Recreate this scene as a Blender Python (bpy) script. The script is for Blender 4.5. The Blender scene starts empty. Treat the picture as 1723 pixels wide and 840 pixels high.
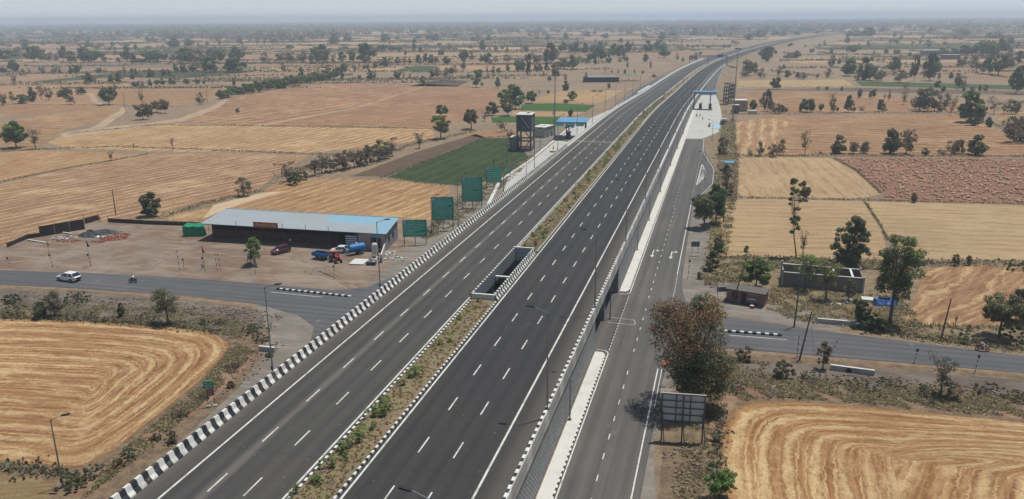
import bpy, bmesh, math, random
import numpy as np
from mathutils import Vector, Matrix
from mathutils.geometry import tessellate_polygon
PI = math.pi
S = bpy.context.scene
COL = S.collection
# ---------------------------------------------------------------- camera
CZ = 47.3
FPX, TH, RO, YAW = 1341.0, math.radians(16.2326), math.radians(-0.4), math.radians(14.8466)
_f = np.array([-math.sin(YAW)*math.cos(TH), math.cos(YAW)*math.cos(TH), -math.sin(TH)])
_r = np.array([math.cos(YAW), math.sin(YAW), 0.0]); _u = np.cross(_r, _f)
CR = _r*math.cos(RO)+_u*math.sin(RO); CU = -_r*math.sin(RO)+_u*math.cos(RO); CF = _f
cam = bpy.data.cameras.new('camera'); cam.sensor_width = 36; cam.lens = FPX/1723*36
cam.clip_start = 0.5; cam.clip_end = 60000
co = bpy.data.objects.new('camera', cam); COL.objects.link(co)
M = Matrix.Identity(4)
for i in range(3):
    M[i][0], M[i][1], M[i][2] = CR[i], CU[i], -CF[i]
M[0][3], M[1][3], M[2][3] = 0, 0, CZ
co.matrix_world = M
S.camera = co
# ---------------------------------------------------------------- light
SUN_DIR = Vector((0.20, 0.20, 1.0)).normalized()      # towards the sun
w = bpy.data.worlds.new('World'); S.world = w; w.use_nodes = True
nt = w.node_tree
bg = nt.nodes['Background']
sky = nt.nodes.new('ShaderNodeTexSky'); sky.sky_type = 'NISHITA'; sky.sun_disc = False
sky.sun_elevation = math.asin(SUN_DIR.z); sky.sun_rotation = math.atan2(SUN_DIR.x, SUN_DIR.y)
sky.air_density = 1.2; sky.dust_density = 1.2; sky.ozone_density = 2.0
tc = nt.nodes.new('ShaderNodeTexCoord'); sp_ = nt.nodes.new('ShaderNodeSeparateXYZ'); nt.links.new(tc.outputs['Generated'], sp_.inputs[0])
mr = nt.nodes.new('ShaderNodeMapRange'); mr.inputs[1].default_value = 0.0; mr.inputs[2].default_value = .20; mr.inputs[3].default_value = .92; mr.inputs[4].default_value = 0.0
nt.links.new(sp_.outputs[2], mr.inputs[0])
mxs = nt.nodes.new('ShaderNodeMix'); mxs.data_type = 'RGBA'; mxs.inputs[7].default_value = (9.9, 10.6, 11.5, 1)      # hazy air low over the plain
nt.links.new(mr.outputs[0], mxs.inputs[0]); nt.links.new(sky.outputs[0], mxs.inputs[6]); nt.links.new(mxs.outputs[2], bg.inputs[0]); bg.inputs[1].default_value = 0.07
sl = bpy.data.lights.new('sun', 'SUN'); sl.energy = 4.3; sl.angle = math.radians(0.55); sl.color = (1.0, 0.955, 0.88)
so = bpy.data.objects.new('sun', sl); COL.objects.link(so)
so.rotation_euler = SUN_DIR.to_track_quat('Z', 'Y').to_euler(); so.location = (60, 60, 200)
S.view_settings.view_transform = 'Standard'; S.view_settings.look = 'None'
S.view_settings.exposure = 0.0; S.view_settings.gamma = 1.0; S.view_settings.use_curve_mapping = False
S.cycles.max_bounces = 5; S.cycles.diffuse_bounces = 3; S.cycles.glossy_bounces = 2
S.cycles.transmission_bounces = 3; S.cycles.volume_bounces = 1; S.cycles.transparent_max_bounces = 6
S.cycles.use_denoising = True
# ---------------------------------------------------------------- geometry helpers
def at(px, py, z=0.0):
    """world point at height z seen at photograph pixel (1723 x 840)"""
    d = (px-861.5)*CR-(py-420)*CU+FPX*CF
    q = d*((z-CZ)/d[2]); return Vector((q[0], q[1], z))
def proj(X, Y, Z):
    d = np.array([X, Y, Z-CZ]); return 861.5+FPX*(d@CR)/(d@CF), 420-FPX*(d@CU)/(d@CF)
def depth(p): return float(np.array([p[0], p[1], p[2]-CZ])@CF)
def hgt(p, px):
    """metres for px pixels of upright height at p"""
    a = proj(p[0], p[1], p[2])[1]; b = proj(p[0], p[1], p[2]+1)[1]; return px/max(a-b, 1e-3)
def wid(p, px): return px*depth(p)/FPX
class MB:
    def __init__(s): s.v, s.f, s.m, s.uv = [], [], [], []; s.mats = []
    def mi(s, m):
        if m not in s.mats: s.mats.append(m)
        return s.mats.index(m)
    def face(s, pts, m, uvs=None):
        b = len(s.v); s.v += [tuple(p) for p in pts]; s.f.append(tuple(range(b, b+len(pts)))); s.m.append(s.mi(m))
        s.uv += list(uvs) if uvs else [(p[0], p[1]) for p in pts]
    def box(s, c, d, m, rz=0, tilt=None, top=None):
        hx, hy, hz = d[0]/2, d[1]/2, d[2]/2
        P = [Vector((x, y, z)) for z in (-hz, hz) for y in (-hy, hy) for x in (-hx, hx)]
        R = Matrix.Rotation(rz, 3, 'Z')
        if tilt is not None: R = R @ Matrix.Rotation(tilt[1], 3, tilt[0])
        P = [R @ p+Vector(c) for p in P]
        for k, idx in enumerate(((0, 2, 3, 1), (4, 5, 7, 6), (0, 1, 5, 4), (2, 6, 7, 3), (0, 4, 6, 2), (1, 3, 7, 5))):
            s.face([P[i] for i in idx], top if (top and k == 1) else m)
    def tube(s, pts, rad, m, n=6, cap=True):
        pts = [Vector(p) for p in pts]; rad = rad if isinstance(rad, (list, tuple)) else [rad]*len(pts)
        rings = []
        for i, p in enumerate(pts):
            t = (pts[min(i+1, len(pts)-1)]-pts[max(i-1, 0)])
            t = t.normalized() if t.length > 1e-9 else Vector((0, 0, 1))
            a = t.cross(Vector((0, 0, 1)) if abs(t.z) < .9 else Vector((1, 0, 0))).normalized(); b = t.cross(a)
            rings.append([p+(a*math.cos(2*PI*k/n)+b*math.sin(2*PI*k/n))*rad[i] for k in range(n)])
        for i in range(len(rings)-1):
            for k in range(n):
                k2 = (k+1) % n; s.face([rings[i][k2], rings[i][k], rings[i+1][k], rings[i+1][k2]], m)
        if cap: s.face(rings[0], m); s.face(rings[-1][::-1], m)
    def sweep(s, prof, path, m, mf=None, closed=False, cap=True):
        """prof: list of (o,z); path(i)->function placing; path is list of callables (o,z)->point"""
        n = len(prof); last = n if closed else n-1
        for i in range(len(path)-1):
            mm = mf(i) if mf else m
            for k in range(last):
                a, b = prof[k], prof[(k+1) % n]
                s.face([path[i](*a), path[i](*b), path[i+1](*b), path[i+1](*a)], mm)
        if cap and n > 2:
            s.face([path[0](*p) for p in prof][::-1], mf(0) if mf else m); s.face([path[-1](*p) for p in prof], mf(len(path)-2) if mf else m)
    def prism(s, poly, z0, z1, m, side=None, bottom=True):
        n = len(poly)
        for i in range(n):
            a, b = poly[i], poly[(i+1) % n]
            s.face([(a[0], a[1], z0), (b[0], b[1], z0), (b[0], b[1], z1), (a[0], a[1], z1)], side or m)
        s.poly(poly, z1, m)
        if bottom: s.poly(poly[::-1], z0, m)
    def poly(s, poly, z, m):
        tri = tessellate_polygon([[Vector((p[0], p[1], 0)) for p in poly]])
        for t in tri:
            q = [poly[i] for i in t]
            ar = (q[1][0]-q[0][0])*(q[2][1]-q[0][1])-(q[2][0]-q[0][0])*(q[1][1]-q[0][1])
            if ar < 0: q = q[::-1]
            s.face([(p[0], p[1], z) for p in q], m)
    def merge(s, o, mat4=None):
        b = len(s.v); s.v += [tuple(mat4 @ Vector(p)) if mat4 else p for p in o.v]
        s.f += [tuple(i+b for i in f) for f in o.f]; s.m += [s.mi(o.mats[i]) for i in o.m]; s.uv += o.uv
    def build(s, name, parent=None, smooth=False, weld=False):
        me = bpy.data.meshes.new(name); me.from_pydata(s.v, [], s.f)
        for m in s.mats: me.materials.append(m)
        me.polygons.foreach_set('material_index', s.m)
        uv = me.uv_layers.new(name='UVMap'); uv.data.foreach_set('uv', [c for p in s.uv for c in p])
        if weld:
            bm = bmesh.new(); bm.from_mesh(me); bmesh.ops.remove_doubles(bm, verts=bm.verts, dist=1e-4); bm.to_mesh(me); bm.free()
        if smooth: me.polygons.foreach_set('use_smooth', [True]*len(me.polygons))
        me.update()
        o = bpy.data.objects.new(name, me); COL.objects.link(o)
        if parent: o.parent = parent
        return o
def tag(o, label=None, cat=None, group=None, kind=None):
    if label: o['label'] = label
    if cat: o['category'] = cat
    if group: o['group'] = group
    if kind: o['kind'] = kind
    return o
def struct(o): o['kind'] = 'structure'; return o
def empty(name, loc, rz=0, label=None, cat=None, group=None):
    o = bpy.data.objects.new(name, None); COL.objects.link(o); o.location = loc; o.rotation_euler = (0, 0, rz)
    o.empty_display_size = .3
    return tag(o, label, cat, group)
def dup(root, loc, rz=0, scale=None, label=None, group=None):
    r = root.copy(); COL.objects.link(r); r.location = loc; r.rotation_euler = (0, 0, rz)
    if scale: r.scale = scale
    if label: r['label'] = label
    if group: r['group'] = group
    for ch in list(root.children):
        c = ch.copy(); COL.objects.link(c); c.parent = r
        for g in list(ch.children):
            d = g.copy(); COL.objects.link(d); d.parent = c
    return r
# ---------------------------------------------------------------- material helpers
class NT:
    def __init__(s, name):
        s.m = bpy.data.materials.new(name); s.m.use_nodes = True; s.t = s.m.node_tree
        s.b = s.t.nodes['Principled BSDF']; s.b.inputs['Specular IOR Level'].default_value = .25
    def n(s, typ, props=None, **ins):
        nd = s.t.nodes.new('ShaderNode'+typ)
        for k, v in (props or {}).items(): setattr(nd, k, v)
        for k, v in ins.items():
            key = int(k[1:]) if k[0] == 'i' and k[1:].isdigit() else k.replace('_', ' ')
            s.put(nd.inputs[key], v)
        return nd
    def put(s, sock, v):
        if hasattr(v, 'is_linked') or hasattr(v, 'links'): s.t.links.new(v, sock)
        else: sock.default_value = v
    def noise(s, scale, vec=None, detail=3, rough=.55, dist=0):
        nd = s.n('TexNoise', Scale=scale, Detail=detail, Roughness=rough, Distortion=dist)
        if vec is not None: s.put(nd.inputs['Vector'], vec)
        return nd.outputs[0]
    def math(s, op, a, b=0.0, c=0.0):
        nd = s.n('Math', {'operation': op}, i0=a, i1=b)
        if c: s.put(nd.inputs[2], c)
        return nd.outputs[0]
    def ramp(s, x, a, b, lo=0.0, hi=1.0):
        nd = s.n('MapRange', {'interpolation_type': 'SMOOTHSTEP'}, i0=x, i1=a, i2=b, i3=lo, i4=hi); return nd.outputs[0]
    def mix(s, f, a, b, mode='MIX'):
        nd = s.n('Mix', {'data_type': 'RGBA', 'blend_type': mode}); s.put(nd.inputs[0], f)
        for k, v in ((6, a), (7, b)):
            s.put(nd.inputs[k], tuple(v)+(1,) if isinstance(v, (tuple, list)) and len(v) == 3 else v)
        return nd.outputs[2]
    def pos(s): return s.n('NewGeometry').outputs['Position']
    def uv(s): return s.n('UVMap').outputs[0]
    def obj(s): return s.n('TexCoord').outputs['Object']
    def attr(s, n): return s.n('Attribute', {'attribute_name': n}).outputs
    def scale(s, v, sc):
        nd = s.n('Mapping', i0=v, i3=sc); return nd.outputs[0]
    def out(s, col, rough=.9, bump=None, bs=.3, bd=.1, **kw):
        s.put(s.b.inputs['Base Color'], tuple(col)+(1,) if isinstance(col, (tuple, list)) and len(col) == 3 else col)
        s.put(s.b.inputs['Roughness'], rough)
        if bump is not None:
            nd = s.n('Bump', Strength=bs, Distance=bd, Height=bump); s.t.links.new(nd.outputs[0], s.b.inputs['Normal'])
        for k, v in kw.items(): s.put(s.b.inputs[k.replace('_', ' ')], v)
        return s.m
def simple(name, col, rough=.7, var=.15, sc=2.0, metal=0.0, spec=.3, dirt=None, dirtamt=.4, coat=0):
    """painted / cast surface with mottling and some dirt"""
    t = NT(name); v = t.obj()
    n = t.noise(sc, v, 5, .65); n2 = t.noise(sc*7, v, 3)
    k = t.math('MULTIPLY_ADD', t.math('ADD', n, n2), var, 1-var)
    c = t.mix(1.0, col, t.n('CombineColor', i0=k, i1=k, i2=k).outputs[0], 'MULTIPLY')
    if dirt: c = t.mix(t.ramp(t.noise(sc*.6, v, 6, .7), .45, .75, 0, dirtamt), c, dirt)
    t.b.inputs['Specular IOR Level'].default_value = spec
    if coat: t.b.inputs['Coat Weight'].default_value = coat
    return t.out(c, rough, n2, .08, .02, Metallic=metal)
m_white = simple('white_paint', (.62, .62, .58), .6, .12, 3, dirt=(.3, .27, .22), dirtamt=.45)
m_black = simple('black_paint', (.018, .02, .026), .55, .2, 3, dirt=(.12, .11, .09), dirtamt=.3)
m_white2 = simple('worn_white_paint', (.50, .49, .45), .7, .2, 4, dirt=(.2, .18, .15), dirtamt=.85)
m_black2 = simple('worn_black_paint', (.035, .036, .04), .65, .3, 4, dirt=(.2, .19, .17), dirtamt=.75)
_pr = random.Random(77)
def bw(i): return (m_white if _pr.random() < .72 else m_white2) if i % 2 else (m_black if _pr.random() < .7 else m_black2)
m_apr = simple('apron_concrete', (.40, .40, .375), .85, .14, .25, dirt=(.27, .25, .22), dirtamt=.6)
m_line = simple('road_line_paint', (.56, .555, .50), .6, .18, 1.5, dirt=(.13, .125, .115), dirtamt=.75)
m_conc = simple('concrete', (.36, .36, .34), .85, .2, .8, dirt=(.2, .18, .15), dirtamt=.5)
m_concl = simple('pale_concrete', (.52, .52, .48), .85, .12, .6, dirt=(.33, .31, .27), dirtamt=.5)
m_concd = simple('dark_concrete', (.10, .105, .115), .85, .2, .8, dirt=(.05, .05, .055), dirtamt=.5)
m_concg = simple('grey_concrete', (.22, .225, .23), .85, .2, .8, dirt=(.12, .12, .12), dirtamt=.5)
m_steel = simple('galvanised_steel', (.22, .235, .25), .45, .15, 3, metal=.5, spec=.4)
m_dsteel = simple('dark_steel', (.06, .075, .095), .5, .2, 2, metal=.2)
m_sblue = simple('blue_steel', (.05, .12, .20), .5, .2, 2)
m_rub = simple('rubber', (.02, .02, .021), .8, .2, 6)
m_blk = simple('black_plastic', (.02, .021, .023), .45, .1, 3)
m_glass = simple('dark_glass', (.015, .02, .026), .08, .05, 1, spec=.8)
m_wood = simple('weathered_wood', (.11, .085, .065), .9, .3, 5)
m_bluep = simple('blue_roof_paint', (.10, .27, .42), .5, .12, .6, dirt=(.25, .32, .36), dirtamt=.5)
m_red = simple('red_paint', (.35, .035, .03), .55, .2, 2)
m_yel = simple('yellow_paint', (.5, .33, .04), .6, .2, 2)
m_skin = simple('skin', (.24, .13, .085), .6, .1, 5)
m_hair = simple('black_hair', (.012, .01, .01), .6, .1, 8)
# ---------------------------------------------------------------- ground materials
def field_material():
    """harvested land: UV in metres (x along the rows, y across them); colours come from attributes of the field itself"""
    t = NT('field_soil'); uv = t.uv(); P = t.pos()
    base = t.attr('cbase')[0]; straw = t.attr('cstraw')[0]; par = t.n('SeparateXYZ', i0=t.attr('cpar')[1])
    cov, brk, wob = par.outputs[0], par.outputs[1], par.outputs[2]
    big = t.noise(.02, P, 3); mid = t.noise(.13, P, 4, .6); fine = t.noise(1.3, P, 5, .7); vf = t.noise(5.0, P, 3, .7)
    sx = t.n('SeparateXYZ', i0=uv)
    wn = t.noise(1.0, t.scale(uv, (.035, .25, 1)), 2); wn2 = t.noise(1.0, t.scale(uv, (.6, 2.2, 1)), 5, .8)
    y = t.math('ADD', sx.outputs[1], t.math('MULTIPLY', t.math('SUBTRACT', wn, .5), wob))
    y = t.math('ADD', y, t.math('MULTIPLY', t.math('SUBTRACT', wn2, .5), .55))
    fr = t.math('ABSOLUTE', t.math('SUBTRACT', t.math('FRACT', y), .5))         # 0 in the ridge centre
    edge = t.math('ADD', t.math('MULTIPLY', cov, .5), t.math('MULTIPLY', t.math('SUBTRACT', t.noise(1.0, t.scale(uv, (.16, .8, 1)), 6, .8), .5), .72))
    ridge = t.math('MULTIPLY', t.ramp(t.math('SUBTRACT', fr, edge), .07, -.09), t.ramp(t.noise(1.0, t.scale(uv, (.5, 3.0, 1)), 4, .8), .30, .55, .35, 1))
    ridge = t.math('MULTIPLY', ridge, t.ramp(t.noise(.075, P, 4, .65, .5), .36, .56, .30, 1))
    ridge = t.math('MULTIPLY', ridge, t.ramp(t.noise(1.0, t.scale(uv, (1.3, 3.2, 1)), 3, .7), .28, .5, .5, 1))
    lump = t.ramp(t.noise(1.0, t.scale(uv, (.33, 2.2, 1)), 3, .6), .5, .62)
    ridge = t.math('MULTIPLY', ridge, t.math('SUBTRACT', 1.0, t.math('MULTIPLY', lump, brk)))
    # combed fine rows of stubble
    rows = t.noise(1.0, t.scale(uv, (.12, 4.2, 1)), 5, .7)
    comb = t.math('ABSOLUTE', t.math('SUBTRACT', t.math('FRACT', t.math('MULTIPLY', y, 3.0)), .5))
    comb = t.math('MULTIPLY', t.ramp(comb, .16, .02), t.ramp(t.noise(1.0, t.scale(uv, (.05, 1.3, 1)), 3, .6), .44, .58, 0, .6))
    b1 = t.mix(t.ramp(rows, .33, .68), t.mix(1.0, base, (.66, .56, .50), 'MULTIPLY'), t.mix(.22, base, straw))
    b1 = t.mix(comb, b1, straw)
    scat = t.noise(1.0, t.scale(uv, (.045, .22, 1)), 5, .7)
    b1 = t.mix(t.ramp(t.math('ADD', scat, t.math('MULTIPLY', t.math('SUBTRACT', fine, .5), .35)), .52, .68, 0, .42), b1, straw)
    b1 = t.mix(t.ramp(fine, .5, .78, 0, .4), b1, straw)
    b1 = t.mix(t.ramp(mid, .5, .8, 0, .45), b1, t.mix(1.0, base, (.62, .56, .52), 'MULTIPLY'))
    sc = t.mix(t.ramp(vf, .35, .7), t.mix(1.0, straw, (.72, .68, .62), 'MULTIPLY'), straw)
    c = t.mix(t.math('MULTIPLY', ridge, t.ramp(fine, .2, .5, .55, 1)), b1, sc)
    g = t.math('MULTIPLY_ADD', big, .5, .66)
    c = t.mix(1.0, c, t.n('CombineColor', i0=g, i1=g, i2=t.math('MULTIPLY_ADD', big, .4, .68)).outputs[0], 'MULTIPLY')
    h = t.math('ADD', t.math('MULTIPLY', ridge, .7), t.math('ADD', t.math('MULTIPLY', fine, 1.0), t.math('MULTIPLY', rows, .4)))
    return t.out(c, 1.0, h, .55, .30)
m_field = field_material()
def scrub_material(name, soil, dry, green, gsc=.12, gthr=.55):
    t = NT(name); P = t.pos()
    a = t.noise(gsc, P, 5, .65); b = t.noise(.6, P, 6, .75); c = t.noise(3.2, P, 4, .7); d = t.noise(.035, P, 3)
    col = t.mix(t.ramp(b, .38, .62), soil, dry)
    col = t.mix(t.ramp(t.math('ADD', a, t.math('MULTIPLY', t.math('SUBTRACT', b, .5), .5)), gthr, gthr+.12, 0, .85), col, green)
    col = t.mix(t.ramp(c, .55, .72, 0, .55), col, tuple(x*.4 for x in soil))
    col = t.mix(t.ramp(c, .42, .28, 0, .4), col, tuple(min(1, x*1.6) for x in dry))
    k = t.math('MULTIPLY_ADD', d, .7, .65)
    col = t.mix(1.0, col, t.n('CombineColor', i0=k, i1=k, i2=k).outputs[0], 'MULTIPLY')
    return t.out(col, 1.0, t.math('ADD', b, t.math('MULTIPLY', c, .5)), 1.0, .35)
m_scrub = scrub_material('scrub_ground', (.13, .088, .06), (.225, .165, .10), (.095, .09, .045))
m_verge = scrub_material('verge_grass', (.15, .11, .072), (.27, .205, .12), (.09, .10, .04), .2, .56)
m_green = scrub_material('green_verge', (.085, .075, .04), (.15, .13, .06), (.055, .085, .024), .25, .40)
m_land = scrub_material('open_land', (.19, .135, .09), (.27, .20, .13), (.10, .095, .055), .02, .6)
def dirt_material(name, c1, c2, c3, st=0.0):
    t = NT(name); P = t.pos()
    a = t.noise(.09, P, 5, .6, 1.0); b = t.noise(.7, P, 6, .7); c = t.noise(5, P, 4, .75); e = t.noise(.3, t.scale(P, (.25, 1.2, 1)), 4, .6, 1.5)
    col = t.mix(t.ramp(a, .36, .64), c1, c2)
    col = t.mix(t.ramp(b, .5, .75, 0, .55), col, c3)
    col = t.mix(t.ramp(e, .5, .60, 0, .55), col, tuple(x*1.3 for x in c2))
    col = t.mix(t.ramp(t.noise(.22, P, 6, .75, .6), .52, .66, 0, .5), col, tuple(x*.72 for x in c1))
    col = t.mix(t.ramp(c, .56, .7, 0, .4), col, tuple(x*.5 for x in c1))
    col = t.mix(t.ramp(c, .4, .3, 0, .35), col, tuple(x*1.5 for x in c2))
    return t.out(col, 1.0, t.math('ADD', b, c), .6, .12)
m_dirt = dirt_material('yard_dirt', (.165, .11, .077), (.215, .17, .13), (.12, .105, .088))
m_gravel = dirt_material('gravel', (.155, .137, .115), (.20, .178, .15), (.115, .103, .088))
m_bank = dirt_material('earth_bank', (.19, .11, .07), (.23, .155, .10), (.11, .095, .05))
m_pebb = dirt_material('rocky_soil', (.105, .085, .07), (.15, .125, .10), (.06, .052, .042))
m_track = dirt_material('dusty_track', (.30, .215, .14), (.35, .26, .17), (.23, .165, .105))
def asphalt(name, c, lane=True, warm=(1.12, 1.06, .98)):
    t = NT(name); uv = t.uv(); P = t.pos()
    if lane == 'cross': uv = t.n('Mapping', i0=uv, i2=(0, 0, PI/2)).outputs[0]
    sx = t.n('SeparateXYZ', i0=uv)
    fine = t.noise(9, P, 3, .8); big = t.noise(.05, P, 4, .6); st = t.noise(1.0, t.scale(uv, (.9, .012, 1)), 4, .6); st2 = t.noise(1.0, t.scale(uv, (2.2, .05, 1)), 3, .6)
    k = t.math('MULTIPLY_ADD', fine, .5, .75)
    col = t.mix(1.0, c, t.n('CombineColor', i0=k, i1=k, i2=k).outputs[0], 'MULTIPLY')
    col = t.mix(t.ramp(st, .35, .7, 0, .45), col, tuple(c[i]*1.55*warm[i] for i in range(3)))
    col = t.mix(t.ramp(st2, .5, .8, 0, .4), col, tuple(c[i]*.72 for i in range(3)))
    col = t.mix(t.ramp(big, .4, .75, 0, .5), col, tuple(c[i]*1.5*warm[i] for i in range(3)))
    sp = t.noise(2.0, P, 2, .5)
    col = t.mix(t.ramp(sp, .745, .77, 0, .5), col, (.3, .29, .27))
    wl = t.math('ABSOLUTE', t.math('SUBTRACT', t.math('FRACT', t.math('MULTIPLY', t.math('ADD', sx.outputs[0], .9), .5435)), .5))
    col = t.mix(t.math('MULTIPLY', t.ramp(wl, .34, .12), t.ramp(st2, .3, .6, .12, .38)), col, tuple(c[i]*.62 for i in range(3)))
    pt = t.noise(.35, t.scale(P, (1, .45, 1)), 5, .75)
    col = t.mix(t.ramp(pt, .60, .72, 0, .35 if lane == 'dust' else .55), col, tuple(c[i]*2.0*warm[i] for i in range(3)))
    if lane == 'dust':       # pale dust swept along the joint between two lanes
        d = t.math('ABSOLUTE', t.math('ADD', sx.outputs[0], 42.95))
        d = t.math('ADD', d, t.math('MULTIPLY', t.math('SUBTRACT', t.noise(1.0, t.scale(uv, (.8, .08, 1)), 4), .5), .9))
        col = t.mix(t.ramp(d, .75, .1, 0, .42), col, (.17, .155, .135))
    if lane == 'dust':       # wider dust against the outer barriers
        d2 = t.math('ABSOLUTE', t.math('ADD', sx.outputs[0], 33.0))
        col = t.mix(t.ramp(t.math('ADD', d2, t.math('MULTIPLY', st2, .8)), 13.6, 17.2, 0, .5), col, (.14, .12, .10))
    return t.out(col, .85, fine, .25, .02)
m_hwl = asphalt('highway_asphalt', (.050, .049, .047), 'dust')
m_hwr = asphalt('dark_highway_asphalt', (.031, .031, .0315), 'dust')
m_asph = asphalt('road_asphalt', (.078, .080, .085), 'cross')
m_asphs = asphalt('service_asphalt', (.080, .078, .075), False)
def mat_blocks():
    t = NT('precast_wall_blocks'); uv = t.uv()
    br = t.n('TexBrick', {'offset': .5}, Vector=uv, Color1=(.50, .50, .49, 1), Color2=(.34, .345, .35, 1), Mortar=(.08, .082, .085, 1), Scale=1.0, Mortar_Size=.06, Mortar_Smooth=.3, Brick_Width=.62, Row_Height=.3, Bias=0.0)
    d = t.noise(.25, uv, 5, .65)
    col = t.mix(t.ramp(d, .4, .7, 0, .45), br.outputs[0], (.24, .24, .235))
    return t.out(col, .95, t.math('SUBTRACT', 1.0, br.outputs[1]), .9, .06)
m_blocks = mat_blocks()
# ================================================================ GROUND
def ccurve():
    tab = [(-400, 0), (400, 0), (454, .5), (520, 1.8), (582, 3.8), (672, 7.2), (722, 9.5), (816, 16), (937, 28), (1062, 44.5), (1179, 62), (1358, 90), (1630, 141), (1861, 196),
           (2124, 258), (2378, 347), (2958, 525), (3700, 780), (5600, 1500), (9000, 2900)]
    ys = np.arange(-400, 9000, 10.0); cs = np.interp(ys, *zip(*tab))
    k = np.hanning(15); k /= k.sum(); p = np.pad(cs, 7, mode='edge'); cs = np.convolve(p, k, 'valid')
    return ys, cs
_ys, _cs = ccurve()
def cX(Y): return float(np.interp(Y, _ys, _cs))
ZH = 6.3
def dz(Y):      # the road comes down towards the plain beyond the toll
    t = min(1, max(0, (Y-325)/200)); return -3.3*t*t*(3-2*t)
G0 = MB(); R = 15000
for i in range(-5, 5):
    for j in range(0, 6):
        x0, x1 = i*R/5, (i+1)*R/5; y0, y1 = -400+j*(R+400)/6, -400+(j+1)*(R+400)/6
        G0.face([(x0, y0, 0), (x1, y0, 0), (x1, y1, 0), (x0, y1, 0)], m_land)
struct(G0.build('ground'))
def sheet(name, poly, m, z, world=False):
    """flat ground sheet; poly in photograph pixels on the ground unless world"""
    P = [tuple(p) if world else tuple(at(p[0], p[1], 0))[:2] for p in poly]
    b = MB(); b.poly(P, z, m); return struct(b.build(name))
ORG = (.285, .148, .066); ORG2 = (.29, .148, .068); PINK = (.29, .155, .09); TAN = (.38, .27, .145); BRN = (.27, .155, .105)
STR = (.54, .385, .215); STRL = (.62, .47, .27)
def field_obj(b, cols, name='field'):
    o = b.build(name); me = o.data
    for nm, idx in (('cbase', 0), ('cstraw', 1)):
        at_ = me.attributes.new(nm, 'FLOAT_COLOR', 'FACE'); at_.data.foreach_set('color', [c for q in cols for c in (*q[idx], 1)])
    a = me.attributes.new('cpar', 'FLOAT_VECTOR', 'FACE'); a.data.foreach_set('vector', [c for q in cols for c in q[2]])
    return struct(o)
def uvrot(p, ang, sp, o=(0, 0)):
    c, s = math.cos(ang), math.sin(ang); x, y = p[0]-o[0], p[1]-o[1]
    return ((x*c+y*s), (-x*s+y*c)/sp)
def field(poly, cb, cs, par, ang, sp, z=.03, world=False):
    """ang: direction of the rows in degrees in the world, sp: spacing of the straw rows in metres"""
    P = [tuple(p) if world else tuple(at(p[0], p[1], 0))[:2] for p in poly]
    b = MB(); b.poly(P, z, m_field)
    b.uv = [uvrot(v, math.radians(ang), sp) for v in b.v]
    return field_obj(b, [(cb, cs, par)]*len(b.f))
def ring_field(poly, seg, cb, cs, par, sp, z=.035, n=150):
    """field harvested round and round: UV follows the outline inwards to the segment seg"""
    P = [Vector(tuple(at(p[0], p[1], 0))[:2]) for p in poly]
    # resample and smooth the outline
    L = [0]
    for i in range(len(P)): L.append(L[-1]+(P[(i+1) % len(P)]-P[i]).length)
    pts = []
    for k in range(n):
        d = L[-1]*k/n; i = max(j for j in range(len(P)) if L[j] <= d)
        pts.append(P[i].lerp(P[(i+1) % len(P)], (d-L[i])/(L[i+1]-L[i])))
    lev = []; sm = pts
    for k in range(15):
        for _ in range(2 if k == 0 else 30): sm = [(sm[i-1]+sm[i]*2+sm[(i+1) % n])/4 for i in range(n)]
        lev.append(sm)
    sm = lev[0]
    A, B = (Vector(tuple(at(p[0], p[1], 0))[:2]) for p in seg)
    def near(p):
        t = max(0, min(1, (p-A).dot(B-A)/(B-A).length_squared)); return A.lerp(B, t)
    b = MB(); K = 14; wmean = 22.0
    for i in range(n):
        p, q = sm[i], sm[(i+1) % n]; u0, u1 = L[-1]*i/n, L[-1]*(i+1)/n
        for k in range(K):
            a, c = k/K, (k+1)/K
            pa_, qa_, pc_, qc_ = lev[k][i], lev[k][(i+1) % n], lev[k+1][i], lev[k+1][(i+1) % n]
            quad = [pa_.lerp(near(pa_), a), qa_.lerp(near(qa_), a), qc_.lerp(near(qc_), c), pc_.lerp(near(pc_), c)]
            dd = [(quad[0]-p).length, (quad[1]-q).length, (quad[2]-q).length, (quad[3]-p).length]
            v = [(u0, a*wmean), (u1, a*wmean), (u1, c*wmean), (u0, c*wmean)]
            b.face([(x[0], x[1], z) for x in quad], m_field, [(uu[0], (dd[j]*.5+uu[1]*.5)/sp) for j, uu in enumerate(v)])
    return field_obj(b, [(cb, cs, par)]*len(b.f))
m_tyre = dirt_material('tyre_track', (.20, .16, .12), (.25, .205, .155), (.17, .14, .11))
# --- land right next to the roads
sheet('verge_ground', [(-300, 478), (0, 481), (150, 490), (320, 505), (440, 520), (470, 560), (440, 640), (330, 730), (180, 860), (90, 960), (-500, 1100)], m_scrub, .012)
sheet('verge_ground', [(1100, 900), (1128, 640), (1160, 590), (1240, 592), (1400, 606), (1723, 630), (2300, 690), (2300, 800), (1700, 1100), (1100, 1100)], m_scrub, .012)
sheet('verge_ground', [(1165, 345), (1215, 120), (1240, 120), (1245, 330), (1215, 430), (1560, 440), (1860, 450), (2300, 560), (2300, 640), (1723, 598), (1400, 556), (1230, 530), (1140, 500), (1143, 440)], m_verge, .010)
sheet('gravel_strip', [(150, 900), (240, 800), (400, 655), (440, 600), (452, 560), (430, 513), (560, 470), (680, 390), (900, 260), (900, 300), (640, 540), (400, 700), (260, 860)], m_gravel, .018)
sheet('gravel_strip', [(1055, 900), (1100, 640), (1144, 430), (1163, 345), (1200, 330), (1190, 440), (1180, 500), (1215, 560), (1180, 640), (1125, 660), (1100, 760), (1105, 900)], m_gravel, .018)
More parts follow.
